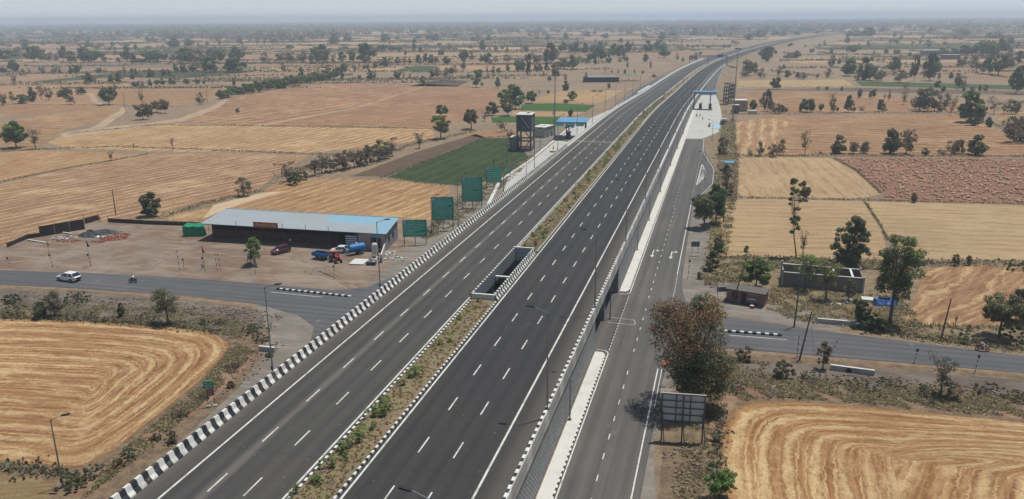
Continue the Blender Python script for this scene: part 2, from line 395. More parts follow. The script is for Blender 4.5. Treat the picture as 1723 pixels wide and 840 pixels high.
sheet('earth_bank', [(400, 574), (434, 588), (400, 636), (335, 690), (262, 746), (200, 792), (150, 836), (110, 836), (200, 768), (268, 706), (340, 648), (385, 606)], m_bank, .020)
sheet('earth_bank', [(1236, 640), (1300, 655), (1400, 662), (1560, 678), (1723, 694), (2000, 716), (2000, 735), (1723, 706), (1450, 678), (1300, 668), (1240, 676), (1215, 716), (1205, 760), (1185, 760), (1200, 680)], m_bank, .020)
sheet('rocky_ground', [(-300, 484), (0, 487), (130, 493), (300, 503), (440, 524), (450, 560), (380, 560), (250, 541), (0, 520), (-300, 505)], m_pebb, .022)
sheet('rocky_ground', [(1210, 605), (1400, 615), (1723, 640), (2100, 672), (2100, 690), (1723, 668), (1400, 650), (1230, 648)], m_pebb, .022)
sheet('yard', [(-200, 415), (0, 416), (70, 396), (170, 374), (330, 378), (660, 380), (700, 402), (660, 440), (600, 497), (200, 462), (0, 455), (-300, 452)], m_dirt, .024)
for pts in ([(100, 452), (230, 440), (330, 425), (420, 425), (500, 415)], [(160, 455), (280, 446), (380, 440), (470, 440), (540, 428)], [(600, 490), (560, 470), (500, 452), (420, 455), (340, 460)], [(640, 450), (600, 452), (540, 455), (480, 465), (400, 468)], [(60, 445), (140, 425), (230, 408), (330, 398), (420, 410)], [(250, 450), (300, 420), (400, 412), (470, 424), (520, 445), (600, 480)]):
    Wp = [at(*p) for p in pts]; cr = []
    for i in range(len(Wp)-1):
        p0_, p1_, p2_, p3_ = Wp[max(i-1, 0)], Wp[i], Wp[i+1], Wp[min(i+2, len(Wp)-1)]
        for k in range(8): t_ = k/8; cr.append(.5*((2*p1_)+(p2_-p0_)*t_+(2*p0_-5*p1_+4*p2_-p3_)*t_*t_+(3*p1_-p0_-3*p2_+p3_)*t_**3))
    b = MB()
    for off in (-.8, .8):
        for i in range(len(cr)-1):
            d = (cr[i+1]-cr[i]).normalized(); nn = Vector((-d.y, d.x, 0)); q = [cr[i]+nn*(off-.16), cr[i+1]+nn*(off-.16), cr[i+1]+nn*(off+.16), cr[i]+nn*(off+.16)]
            b.face([(v.x, v.y, .036) for v in q], m_tyre)
    struct(b.build('tyre_track'))
sheet('yard', [(1176, 480), (1215, 470), (1330, 520), (1460, 545), (1400, 557), (1225, 532), (1180, 505)], m_gravel, .022)
# --- fields
def ra(x0, y0, x1, y1):
    a, c = at(x0, y0), at(x1, y1); return math.degrees(math.atan2(c.y-a.y, c.x-a.x))
ring_field([(-420, 560), (0, 537), (140, 541), (300, 551), (362, 562), (388, 582), (378, 602), (335, 642), (262, 702), (190, 760), (130, 792), (60, 782), (-260, 745)], [(-260, 640), (165, 640)], (.275, .135, .058), (.60, .45, .25), (.34, .5, .9), 3.0)
ring_field([(1236, 688), (1262, 676), (1330, 676), (1450, 684), (1723, 712), (2200, 760), (2300, 1300), (1300, 1300), (1225, 900), (1214, 790), (1216, 720)], [(1500, 770), (1560, 1050)], (.29, .145, .058), (.60, .45, .25), (.40, .4, .8), 3.0)
field([(-60, 794), (40, 800), (92, 812), (60, 900), (-200, 900)], (.22, .155, .08), (.32, .25, .13), (.3, .6, .8), 20, 3)
field([(1520, 545), (1545, 490), (1556, 452), (1640, 447), (1723, 450), (1990, 458), (1990, 560), (1723, 548), (1600, 548)], (.27, .15, .082), STR, (.25, .5, 3.0), 60, 5.5)
field([(1222, 338), (1290, 334), (1452, 339), (1490, 400), (1488, 438), (1330, 434), (1196, 430), (1206, 385)], (.375, .27, .155), (.47, .35, .205), (.6, .5, 1.0), 8, 4)
field([(1456, 339), (1600, 342), (1723, 346), (2000, 352), (2000, 446), (1723, 438), (1530, 436), (1496, 400)], (.375, .28, .16), (.46, .35, .205), (.6, .5, 1.0), 4, 4)
field([(1238, 266), (1300, 265), (1396, 266), (1440, 290), (1482, 327), (1450, 334), (1240, 331), (1244, 300)], (.385, .275, .16), (.47, .35, .205), (.6, .5, 1.0), 96, 4)
field([(1235, 208), (1262, 203), (1300, 199), (1330, 205), (1306, 232), (1304, 261), (1236, 262)], (.29, .165, .085), (.56, .42, .25), (.40, .4, 1.2), ra(1262, 262, 1268, 205), 5.0, .05)
lumpy = field([(1403, 266), (1560, 265), (1723, 267), (1960, 270), (1960, 350), (1723, 343), (1488, 337), (1486, 325), (1444, 289)], BRN, BRN, (.0, 0, 1), 4, 5)
field([(1234, 207), (1290, 196), (1450, 194), (1612, 193), (1665, 213), (1723, 243), (1960, 300), (1960, 264), (1723, 262), (1500, 261), (1236, 262)], (.255, .135, .072), (.52, .37, .21), (.22, .2, .4), 1, 7)
field([(1240, 160), (1300, 152), (1420, 157), (1600, 170), (1680, 186), (1560, 190), (1300, 190), (1238, 192)], (.255, .14, .08), (.48, .34, .20), (.26, .2, .5), 3, 9)
field([(1243, 136), (1420, 134), (1440, 146), (1240, 148)], (.36, .26, .14), (.50, .38, .22), (.6, .4, .6), 3, 6)
field([(1440, 137), (1723, 144), (1900, 150), (1900, 155), (1723, 151), (1450, 145)], (.055, .10, .03), (.07, .12, .035), (.3, .4, .6), 3, 6)
field([(1440, 148), (1723, 154), (1900, 158), (1900, 166), (1723, 160), (1240, 151)], (.15, .115, .09), (.17, .13, .10), (.3, .4, .6), 3, 6)
field([(1665, 188), (1850, 186), (1900, 240), (1740, 238), (1690, 212)], (.27, .16, .09), (.46, .33, .19), (.4, .4, 1.5), 40, 6)
# left
field([(-500, 330), (0, 310), (100, 287), (192, 271), (250, 260), (400, 258), (528, 262), (500, 275), (430, 322), (330, 345), (268, 366), (150, 374), (68, 392), (10, 414), (-500, 430)], (.25, .128, .075), (.60, .45, .27), (.26, .35, .4), ra(336, 298, 470, 271), 3.6)
field([(-500, 262), (0, 256), (65, 253), (198, 258), (240, 262), (190, 269), (100, 284), (0, 306), (-500, 325)], (.29, .16, .075), STR, (.36, .3, .4), ra(0, 292, 120, 268), 3.6)
field([(78, 240), (110, 226), (290, 208), (500, 214), (724, 217), (735, 232), (660, 243), (520, 258), (460, 254), (300, 256), (112, 250)], (.31, .17, .08), STRL, (.38, .3, .5), ra(336, 250, 504, 216), 4.2)
field([(276, 370), (310, 352), (430, 327), (480, 303), (560, 300), (690, 306), (756, 314), (757, 345), (742, 374), (672, 366), (520, 360), (382, 352), (330, 374)], (.30, .17, .082), (.55, .40, .22), (.24, .3, .7), ra(350, 367, 567, 303), 3.6)
field([(360, 345), (440, 325), (480, 322), (410, 342), (385, 351), (340, 370)], (.56, .43, .29), (.6, .47, .33), (.9, .0, .9), 66, 4.8, .06)
field([(302, 200), (376, 167), (430, 157), (560, 140), (714, 141), (714, 147), (590, 182), (432, 212), (302, 204)], (.265, .14, .085), (.52, .37, .22), (.22, .2, .5), ra(360, 206, 612, 168), 9)
field([(434, 213), (592, 182.5), (716, 147.5), (716, 141), (840, 150), (838, 182), (732, 216), (520, 214)], (.265, .14, .085), (.50, .35, .21), (.16, .3, .5), ra(547, 192, 730, 199), 8)
field([(-300, 216), (0, 208), (60, 196), (180, 180), (212, 184), (170, 203), (100, 222), (62, 250), (0, 253), (-300, 256)], (.265, .15, .08), (.50, .36, .20), (.22, .3, .5), 22, 9)
field([(-300, 176), (0, 178), (130, 176), (178, 178), (60, 194), (-300, 205)], PINK, (.44, .31, .18), (.25, .4, .7), 30, 6)
field([(210, 150), (390, 147), (380, 160), (300, 178), (190, 177), (168, 160)], (.265, .15, .08), (.48, .35, .20), (.22, .3, .5), 18, 9)
field([(-300, 142), (0, 140), (230, 141), (160, 160), (160, 176), (-300, 172)], (.34, .21, .125), (.44, .31, .18), (.25, .4, .7), 20, 7)
field([(652, 298), (758, 254), (814, 233), (867, 232), (879, 254), (891, 263), (867, 285), (815, 306), (774, 312), (720, 308)], (.032, .058, .016), (.065, .098, .035), (.35, .3, .5), ra(650, 298, 758, 254), 5)
field([(590, 297), (700, 256), (800, 226), (816, 231), (758, 253), (650, 297)], (.115, .085, .06), (.16, .115, .08), (.35, .3, .9), 66, 4)
field([(826, 198), (850, 196), (944, 197), (942, 214), (905, 222), (882, 222), (868, 206), (828, 207)], (.045, .115, .018), (.06, .13, .025), (.4, .3, .5), 4, 4)
field([(878, 176), (930, 174), (1003, 177), (986, 188), (876, 186)], (.045, .115, .018), (.06, .13, .025), (.4, .3, .5), 4, 4)
field([(862, 187), (985, 189), (960, 196), (862, 195)], (.36, .23, .12), (.48, .35, .2), (.4, .3, .5), 4, 6)
field([(760, 224), (850, 218), (878, 224), (870, 231), (812, 232)], (.30, .18, .10), (.36, .24, .13), (.3, .3, .5), 4, 5)
field([(885, 172), (950, 152), (1050, 152), (1022, 168), (1004, 175)], (.36, .235, .12), (.48, .35, .2), (.4, .3, .5), 4, 6)
field([(70, 139), (200, 130), (300, 133), (420, 122), (330, 118), (200, 122), (60, 137)], (.055, .08, .035), (.08, .10, .045), (.4, .3, .5), 4, 8)
field([(660, 119), (700, 111), (740, 112), (722, 122)], (.05, .085, .035), (.07, .10, .045), (.4, .3, .5), 4, 8)
field([(690, 145), (740, 134), (790, 136), (770, 146)], (.10, .08, .065), (.12, .10, .08), (.4, .3, .5), 4, 8)
sheet('track', [(135, 222), (165, 210), (184, 195), (200, 188), (205, 181), (170, 178), (155, 172), (150, 160), (120, 152), (126, 151), (158, 159), (166, 172), (176, 176), (215, 182), (208, 192), (192, 202), (180, 212), (158, 223)], m_track, .06)
sheet('track', [(100, 225), (140, 218), (240, 208), (300, 200), (360, 178), (376, 168), (386, 168), (368, 182), (310, 204), (235, 214), (110, 232)], m_track, .055)
sheet('track', [(400, 213), (440, 213), (600, 182), (712, 147.4), (714, 147), (710, 146.7), (597, 181.2), (430, 212)], m_track, .05)
sheet('track', [(300, 352), (420, 326), (520, 262), (526, 263), (470, 300), (436, 328), (320, 358)], m_verge, .05)
# --- patchwork of farmland out to the horizon
random.seed(5)
PAL = [((.31, .19, .115), (.42, .30, .18)), ((.34, .22, .125), (.46, .34, .20)), ((.36, .25, .14), (.48, .37, .22)), ((.27, .17, .11), (.38, .27, .17)), ((.38, .27, .15), (.48, .37, .22)),
       ((.20, .15, .11), (.25, .19, .14)), ((.32, .19, .12), (.42, .30, .19)), ((.30, .20, .12), (.40, .3, .19))]
WOOD = [((.075, .085, .05), (.10, .105, .06)), ((.09, .09, .055), (.12, .11, .07)), ((.06, .075, .04), (.08, .09, .05))]
GRN = [((.055, .085, .03), (.075, .10, .04)), ((.085, .085, .05), (.11, .10, .06)), ((.12, .10, .07), (.15, .12, .085))]
b = MB(); cols = []
ca, sa = math.cos(YAW), math.sin(YAW)
def cw(u, v): return (u*ca-v*sa, u*sa+v*ca)          # camera aligned plan axes -> world
v = 60.0
while v < 9000:
    dv = random.uniform(45, 80)+v*.035
    u = -v*.95-400
    while u < v*.95+400:
        du = random.uniform(110, 260)*(1+v/3000)
        sk = random.uniform(-.25, .25)*dv
        q = [cw(u+4, v+4+random.uniform(0, 6)), cw(u+du-3, v+3+random.uniform(0, 8)), cw(u+du+sk-4, v+dv-3), cw(u+sk+4, v+dv-4-random.uniform(0, 6))]
        mx, my = cw(u+du/2, v+dv/2); px, py = proj(mx, my, 0)
        off = mx-cX(my)
        ok = not (-75-du*.55 < off < 12+du*.55 and my < 900) and not (-60-du*.4 < off < 4+du*.4)
        if py > 168 or (py > 128 and 1238 < px) or (py > 136 and px < 860): ok = ok and py < 130
        if ok:
            b.face([(p[0], p[1], .02) for p in q], m_field)
            g = random.random() < (.10 if v < 2500 else .06)
            if random.random() < (v-2000)/3200: g = True
            c = random.choice((WOOD if v > 2000 else GRN) if g else PAL); k = random.uniform(.88, 1.12)
            cc = tuple(x*k for x in c[0]); cs_ = tuple(x*k for x in c[1]); ang = YAW+random.choice((0, PI/2, .2, -.25))
            sp = random.uniform(6, 10)
            b.uv[-4:] = [uvrot(p, ang, sp) for p in q]
            cols.append((cc, cs_, (random.uniform(.2, .6), .4, 1.0)))
        u += du
    v += dv
field_obj(b, cols, 'farmland')
# ================================================================ HIGHWAY
YE = 5200
def ylist(a, b, st=10.0):
    out = [a]; y = a
    while y < b:
        s_ = st if y < 300 else (8 if y < 1500 else 40); y = min(b, y+s_); out.append(y)
    return out
def hp(Y): c = cX(Y); d_ = dz(Y); return lambda o, z: (c+o, Y, z+(d_ if z > 4.5 else 0))
Y0, YB0, YB1 = 18.0, 108.6, 134.6
def strip(b, o1, o2, ys, z, m, zf=None):
    for i in range(len(ys)-1):
        a, d = ys[i], ys[i+1]; za, zd = (zf(a), zf(d)) if zf else ((z+dz(a), z+dz(d)) if z > 5 else (z, z))
        f1 = o1 if callable(o1) else (lambda Y: cX(Y)+o1); f2 = o2 if callable(o2) else (lambda Y: cX(Y)+o2)
        b.face([(f1(a), a, za), (f2(a), a, za), (f2(d), d, zd), (f1(d), d, zd)], m,
               [(f1(a)-cX(a), a), (f2(a)-cX(a), a), (f2(d)-cX(d), d), (f1(d)-cX(d), d)])
b = MB()
strip(b, -50.0, -35.3, ylist(Y0, YE), ZH, m_hwl); struct(b.build('highway'))
b = MB()
strip(b, -31.1, -16.3, ylist(Y0, YE), ZH, m_hwr); struct(b.build('highway'))
# bridge deck slabs
b = MB()
for x0, x1 in ((-50.0, -35.02), (-31.6, -16.25)):
    b.box(((x0+x1)/2, (YB0+YB1)/2, ZH-.66), (x1-x0, YB1-YB0+1.6, 1.3), m_concg)
dk = struct(b.build('bridge_deck'))
# embankment fill with abutments: two solid blocks, and slopes where the road has left the retaining walls
b = MB()
for y0, y1 in ((Y0, YB0), (YB1, 700)):
    ys = ylist(y0, y1)
    for i in range(len(ys)-1):
        for o, flip in ((-49.85, 1), (-16.2, 0)):
            P = [(cX(ys[i])+o, ys[i], 0), (cX(ys[i+1])+o, ys[i+1], 0), (cX(ys[i+1])+o, ys[i+1], ZH-.02+dz(ys[i+1])), (cX(ys[i])+o, ys[i], ZH-.02+dz(ys[i]))]
            U = [(ys[i], 0), (ys[i+1], 0), (ys[i+1], ZH), (ys[i], ZH)]
            if flip: P, U = P[::-1], U[::-1]
            b.face(P, m_blocks, U)
for y, s_ in ((YB0, 1), (YB1, -1)):
    P = [(-49.85, y, 0), (-16.2, y, 0), (-16.2, y, ZH-.02), (-49.85, y, ZH-.02)]
    b.face(P if s_ < 0 else P[::-1], m_concg)
tag(b.build('retaining_wall'), 'grey precast block retaining walls and abutments under the raised highway', 'wall')
b = MB()
ys = ylist(560, YE)
for i in range(len(ys)-1):
    for o, e in ((-50.0, -62.0), (-16.3, -4.3)):
        if ys[i] < (800 if o > -30 else 655): continue
        k0, k1 = [min(1, max(0, (y-560)/60)) for y in ys[i:i+2]]
        c0, c1 = cX(ys[i]), cX(ys[i+1])
        P = [(c0+o, ys[i], ZH-.05+dz(ys[i])), (c0+o+(e-o), ys[i], .03), (c1+o+(e-o), ys[i+1], .03), (c1+o, ys[i+1], ZH-.05+dz(ys[i+1]))]
        if o > -30: P = P[::-1]
        P = P[::-1]
        b.face(P, m_verge)
struct(b.build('embankment'))
# median soil
b = MB()
def median(y0, y1):
    ys = ylist(y0, y1, 3.0)
    for i in range(len(ys)-1):
        c0, c1 = cX(ys[i]), cX(ys[i+1])
        for o1, o2, z1, z2 in ((-35.0, -34.2, .12, .2), (-34.2, -32.2, .2, .24), (-32.2, -31.3, .24, .12)):
            e0, e1 = ZH+dz(ys[i]), ZH+dz(ys[i+1]); b.face([(c0+o1, ys[i], e0+z1), (c0+o2, ys[i], e0+z2), (c1+o2, ys[i+1], e1+z2), (c1+o1, ys[i+1], e1+z1)], m_medsoil)
m_medsoil = scrub_material('median_soil', (.175, .12, .082), (.25, .19, .12), (.14, .145, .055), .3, .50)
median(Y0, YB0); median(YB1+.3, 1500)
strip(b, -35.0, -31.3, ylist(1500, YE), ZH+.12, m_medsoil)
struct(b.build('median_soil'))
# kerbs of the median: black and white blocks
def kerb(name, oo, y0, y1, step, z, h, w, alt=True, far=None, mw=m_white):
    b = MB(); y = y0; i = 0
    while y < y1:
        st = step if y < 320 else 6.0
        e = min(y+st, y1); mm = (mw if i % 2 else m_black) if y < 320 and alt else (far or m_conc)
        pa, pb = hp(y), hp(e)
        prof = [(oo-w/2, z), (oo-w/2, z+h), (oo+w/2, z+h), (oo+w/2, z)]
        for k in range(3): b.face([pa(*prof[k]), pb(*prof[k]), pb(*prof[k+1]), pa(*prof[k+1])], mm)
        if i == 0: b.face([pa(*p) for p in prof], mm)
        y = e; i += 1
    return struct(b.build(name))
for y0, y1 in ((Y0, YB0-.1), (YB1+.6, 1500)):
    kerb('median_kerb', -35.15, y0, y1, .5, ZH, .17, .26, far=m_concl)
    kerb('median_kerb', -31.2, y0, y1, .5, ZH, .20, .22, far=m_concl)
# painted lines
b = MB(); zl = ZH+.012
for o in (-46.55, -35.72): strip(b, o-.11, o+.11, ylist(Y0, 2600), zl, m_line)
for o in (-30.72, -19.35): strip(b, o-.11, o+.11, ylist(Y0, 2600), zl, m_line)
for o, ys0 in ((-42.97, 64.6), (-39.4, 64.75), (-26.9, 66.5), (-23.2, 66.35)):
    y = ys0-9.08*5
    while y < 1500:
        strip(b, o-.08, o+.08, [y-1.55, y+1.55], zl, m_line); y += 9.08
struct(b.build('lane_markings'))
b = MB(); m_joint = simple('joint_seal', (.015, .015, .016), .8, .2, 3)
for y in (YB0-.4, YB1+.5, 61.5, 88.0, 165.5, 204.0, 243.0):
    w_ = .09 if y in (YB0-.4, YB1+.5) else .04
    strip(b, -48.9, -35.4, [y, y+w_], ZH+.008, m_joint); strip(b, -31.1, -16.6, [y+.7, y+.7+w_], ZH+.008, m_joint)
struct(b.build('road_joints'))
# ---- parapets (crash barriers): solid profiles with paint blocks
def barrier(name, prof, y0, y1, step, pick, z=ZH, label=None, seam=None):
    b = MB(); y = y0; i = 0; last = None
    while y < y1-1e-6:
        st = step if y < 330 else 8.0
        e = min(y+st, y1); pa, pb = hp(y), hp(e)
        for k in range(len(prof)-1):
            a, c = prof[k], prof[k+1]
            b.face([pa(a[0], z+a[1]), pa(c[0], z+c[1]), pb(c[0], z+c[1]), pb(a[0], z+a[1])], pick(i, k, y))
        if last is None: b.face([pa(p[0], z+p[1]) for p in prof], m_white)
        last = pb; y = e; i += 1
    b.face([last(p[0], z+p[1]) for p in prof][::-1], m_white)
    return tag(b.build(name), label, 'barrier')
jl = [(-48.95, 0), (-48.98, .12), (-49.25, .42), (-49.42, 1.0), (-49.68, 1.0), (-49.9, .0), (-49.9, -.9)]
barrier('crash_barrier', jl, Y0, 258, .74, lambda i, k, y: bw(i) if k < 5 else m_conc, label='black and white striped concrete crash barrier along the left edge of the highway')
barrier('crash_barrier', jl, 258.02, 900, 4, lambda i, k, y: m_concl, label='plain pale concrete crash barrier continuing past the left toll booth')
jr = [(-16.55, 0), (-16.5, .1), (-16.4, 1.0), (-16.1, 1.0), (-16.0, .95), (-16.0, -.1), (-16.0, -.2), (-16.0, -.95), (-16.25, -.95)]
m_redl = simple('red_primer', (.28, .12, .09), .8, .2, 2)
rc = barrier('crash_barrier', [jr[0], jr[1], jr[2]]+jr[3:], Y0, 215, .66, lambda i, k, y: (bw(i) if k == 2 else (m_redl if k == 5 else (m_conc if (i//3) % 4 else m_concl))), label='grey concrete parapet with black and white painted top above the service road')
barrier('crash_barrier', jr, 215.02, 800, 4, lambda i, k, y: m_concl if k < 5 else m_concg, label='pale concrete parapet running on beside the right toll plaza')
b = MB()
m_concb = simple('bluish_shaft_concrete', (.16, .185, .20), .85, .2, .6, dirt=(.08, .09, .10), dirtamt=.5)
# inner parapets round the hole in the median
jm = [(-31.15, 0), (-31.2, .12), (-31.45, .42), (-31.55, 1.0), (-31.8, 1.0), (-31.8, -1.3)]
y = YB0; i = 0
while y < YB1-.01:
    e = min(y+.58, YB1); pa, pb = hp(y), hp(e)
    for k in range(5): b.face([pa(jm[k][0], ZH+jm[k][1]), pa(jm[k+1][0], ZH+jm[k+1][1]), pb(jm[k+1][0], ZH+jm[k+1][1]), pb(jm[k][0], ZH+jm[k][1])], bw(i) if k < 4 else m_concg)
    y = e; i += 1
tag(b.build('median_parapet'), 'striped parapet on the right side of the open median shaft', 'parapet')
b = MB(); y = YB0; i = 0
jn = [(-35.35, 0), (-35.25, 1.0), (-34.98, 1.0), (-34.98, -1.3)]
while y < YB1-.01:
    e = min(y+.6, YB1); pa, pb = hp(y), hp(e)
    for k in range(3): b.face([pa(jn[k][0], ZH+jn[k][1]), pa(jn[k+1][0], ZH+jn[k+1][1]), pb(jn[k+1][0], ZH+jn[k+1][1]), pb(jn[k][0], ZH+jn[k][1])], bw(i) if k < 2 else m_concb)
    y = e; i += 1
tag(b.build('median_parapet'), 'parapet with dotted top on the left side of the open median shaft', 'parapet')
for y, lab in ((YB0-.02, 'pale end wall closing the near end of the open median shaft'), (YB1+.02, 'pale end wall closing the far end of the open median shaft')):
    b = MB(); b.box((-33.4, y, ZH-.25), (3.7, .28, 2.3), m_concl); b.box((-33.4, y, ZH+.96), (3.9, .36, .14), m_white)
    tag(b.build('end_wall'), lab, 'wall')
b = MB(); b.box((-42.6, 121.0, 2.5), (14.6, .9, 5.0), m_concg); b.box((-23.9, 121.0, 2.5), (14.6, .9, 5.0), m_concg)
tag(b.build('pier_wall'), 'grey central pier wall standing in the underpass', 'wall')
b = MB(); b.box((-33.3, 121.0, ZH-.3), (3.2, .5, .3), m_white); struct(b.build('bridge_beam'))
# ================================================================ SERVICE ROADS
def rsheet(name, poly, m, z):  return sheet(name, poly, m, z, True)
# right
b = MB(); b.poly([(-14.3, 15), (-5.7, 15), (-5.7, 100), (-5.3, 108), (-3.8, 111.5), (1.6, 113.5), (1.8, 127.3), (-1.6, 129.0), (-4.4, 133.5), (-5.4, 141), (-5.8, 160), (-6.2, 212), (-1.4, 236), (-1.4, 262), (-5.8, 296), (-7.0, 327.2), (-14.4, 327.2)], .045, m_asphs)
struct(b.build('service_road'))
b = MB(); b.poly([(-16.2, 106.8), (-14.3, 106.8), (-14.3, 136.5), (-16.2, 136.5)], .045, m_asphs); struct(b.build('service_road'))
b = MB(); b.poly([(-50.5, 108.7), (-16.2, 108.7), (-16.2, 134.5), (-50.5, 134.5)], .040, m_asphs); struct(b.build('underpass_road'))
b = MB(); b.poly([(1.5, 113.6), (12, 114.1), (42, 114.7), (80, 114.9), (200, 114), (200, 119.5), (80, 121), (44, 121.0), (18, 124.2), (8, 126.0), (1.5, 127.3)], .050, m_asph); struct(b.build('cross_road'))
b = MB(); b.poly([(-360, 98), (-200, 107.2), (-136, 111.2), (-115.4, 113.5), (-92, 114.9), (-76.2, 114.2), (-66.5, 111.1), (-61.1, 106.8), (-58.3, 100), (-58.0, 15), (-50.2, 15), (-50.2, 300), (-58.0, 300), (-58.6, 135), (-61, 127), (-66.3, 123.9), (-86, 124.1), (-111, 122.8), (-136, 119.4), (-200, 115), (-360, 106)], .045, m_asph); struct(b.build('cross_road'))
# aprons and ramps
b = MB(); b.poly([(-14.5, 327), (-7.9, 328), (-1.7, 349), (-1.5, 375), (-.9, 405), (-1.8, 440), (-3.0, 470), (-5.6, 521), (-14.0, 521), (-15.2, 480), (-15.9, 440), (-16.0, 425), (-14.5, 420)], .06, m_apr); struct(b.build('toll_apron'))
b = MB()
b.poly([(-64.2, 240), (-62.5, 262), (-63.5, 300), (-65.0, 345), (-64, 372), (-58, 430), (-50.0, 430), (-50.2, 205), (-57.2, 205)], .065, m_apr); struct(b.build('toll_apron'))
def zr(Y, a, c): t = min(1, max(0, (Y-a)/(c-a))); return .07+(ZH+dz(Y)-.08-.07)*t*t*(3-2*t)
def xo(Y): return max(float(np.interp(Y, [440, 470, 520, 600, 660, 780], [-1.6, -3.0, -5.6, -5.0, -4.2, -1.8])), cX(Y)-16.35)
R0, R1 = 500, 620
b = MB(); ys = ylist(518, 820)
strip(b, lambda Y: cX(Y)-16.4, xo, ys, 0, m_asphs, lambda Y: zr(Y, R0, R1))
struct(b.build('ramp'))
b = MB()
strip(b, xo, lambda Y: xo(Y)+1+1.9*zr(Y, R0, R1), ys, 0, m_verge, None)
for k, vtx in enumerate(b.v):
    Y = vtx[1]; b.v[k] = (vtx[0], Y, zr(Y, R0, R1)-.02 if vtx[0] < xo(Y)+.1 else .03)
struct(b.build('embankment'))
b = MB(); ys = ylist(425, 740)
le = lambda Y: min(float(np.interp(Y, [425, 530, 600, 660, 722], [-58.5, -56.5, -51.5, -46.0, -41])), cX(Y)-49.9)
strip(b, le, lambda Y: cX(Y)-49.8, ys, 0, m_asph, lambda Y: zr(Y, 400, 600)); struct(b.build('ramp'))
b = MB()
strip(b, lambda Y: le(Y)-1-1.9*zr(Y, 400, 600), le, ys, 0, m_verge, None)
for k, vtx in enumerate(b.v):
    Y = vtx[1]; b.v[k] = (vtx[0], Y, zr(Y, 400, 600)-.02 if vtx[0] > le(Y)-.1 else .03)
struct(b.build('embankment'))
# white lines of the ramps and the service road
b = MB()
def line(pts, w=.16, z=.058, m=m_line):
    for i in range(len(pts)-1):
        a, c = Vector(pts[i]), Vector(pts[i+1]); d = (c-a); n = Vector((-d.y, d.x)).normalized()*w/2
        b.face([(*(a-n), z), (*(c-n), z), (*(c+n), z), (*(a+n), z)][::-1], m)
def dash(x, y0, y1, on, off, w=.12, z=.058):
    y = y0
    while y < y1: line([(x, y), (x, min(y+on, y1))], w, z); y += on+off
line([(-14.08, 15), (-14.08, 107.6), (-14.5, 108.5), (-15.9, 108.7)]); line([(-15.9, 134.0), (-14.5, 134.3), (-14.08, 135.2), (-14.25, 327)])
dash(-14.1, 108.8, 134, .6, .6)
dash(-10.55, 20, 103, 1.3, 3.2); dash(-10.55, 109, 130, 1.2, 3.2); dash(-10.6, 133, 205, 1.3, 3.0); dash(-10.9, 205, 327, 1.3, 3.0)
line([(-6.6, 15), (-6.6, 104)]); line([(-6.05, 92), (-6.05, 104)], .1); dash(-6.5, 127, 148, .6, .55)
line([(-6.6, 148), (-6.75, 208), (-5.2, 217), (-1.9, 237), (-1.9, 261), (-6.4, 296), (-7.2, 327)])
dash(-6.9, 212, 327, 1.3, 2.6)
line([(-15.9, 119.8), (-11.9, 119.8), (-11.5, 120.3), (-11.9, 121.9), (-15.9, 122.2)], .09)
# hatched island by the lay-by
line([(-6.4, 234), (-5.9, 270), (-4.6, 258), (-4.6, 246), (-6.4, 234)], .25)
for k in range(10): line([(-6.3+.04*k, 238+2.8*k), (-4.9, 246+1.6*k)], .22)
def arrow(x, y):
    line([(x, y), (x, y+4)], .22); line([(x, y+3), (x+.7, y+3.6)], .2)
    b.face([(x-.45, y, .058), (x, y-1.5, .058), (x+.45, y, .058)], m_line); b.face([(x+.6, y+4.4, .058), (x+.6, y+3.0, .058), (x+1.3, y+3.7, .058)], m_line)
m_keep = m_line; arrow(-12.4, 159.5); arrow(-8.6, 159.3)
struct(b.build('road_markings'))
b = MB()
def line2(pts, w=.16): line(pts, w, .062)
line([(-76.8, 120.2), (-66.5, 119.9)], .16, .06); line([(2.0, 118.9), (11.5, 119.2)], .16, .066)
struct(b.build('road_markings'))
b = MB()
strip(b, lambda Y: xo(Y)-.6, lambda Y: xo(Y)-.4, ylist(440, 800), 0, m_line, lambda Y: zr(Y, R0, R1)+.03)
strip(b, lambda Y: -50.0, lambda Y: -35.4, [269.2, 269.7], ZH+.01, m_conc)
strip(b, lambda Y: -50.0, lambda Y: -35.4, [271.2, 271.5], ZH+.01, m_conc)
strip(b, lambda Y: le(Y)+.5, lambda Y: le(Y)+.7, ylist(430, 700), 0, m_line, lambda Y: zr(Y, 400, 600)+.02)
struct(b.build('road_markings'))
# red powder stain on the service road and footpath slabs
b = MB(); m_rst = simple('red_powder', (.42, .10, .05), .9, .4, 2)
b.poly([(-6.3, 105.9), (-5.7, 105.4), (-5.2, 105.7), (-4.7, 105.5), (-4.9, 106.1), (-4.3, 106.6), (-5.0, 106.8), (-5.3, 107.3), (-5.8, 106.9), (-6.2, 107.0), (-6.0, 106.4)], .052, m_rst)
struct(b.build('ground_stain'))
def slab(y0, y1, lab):
    b = MB(); e = []
    pts = [(-16.0, y0), (-16.0, y1)]
    poly = [(-16.0, y0), (-14.9, y0), (-14.45, y0+.7 if y0 > 50 else y0), (-14.45, y1-.7), (-14.9, y1), (-16.0, y1)]
    b.prism(poly, .02, .17, m_concl, m_conc, False); struct(b.build('footpath'))
slab(16, 107.6, ''); slab(135.2, 432, '')
for y0, y1 in ((16, 106.8), (136.0, 250)):
    kerb('footpath_kerb', -14.36, y0, y1, .55, .04, .16, .16)
kerb('footpath_kerb', -14.36, 250, 432, 4, .04, .16, .16, alt=False, far=m_concl)
b = MB()                      # kerbs along the left apron
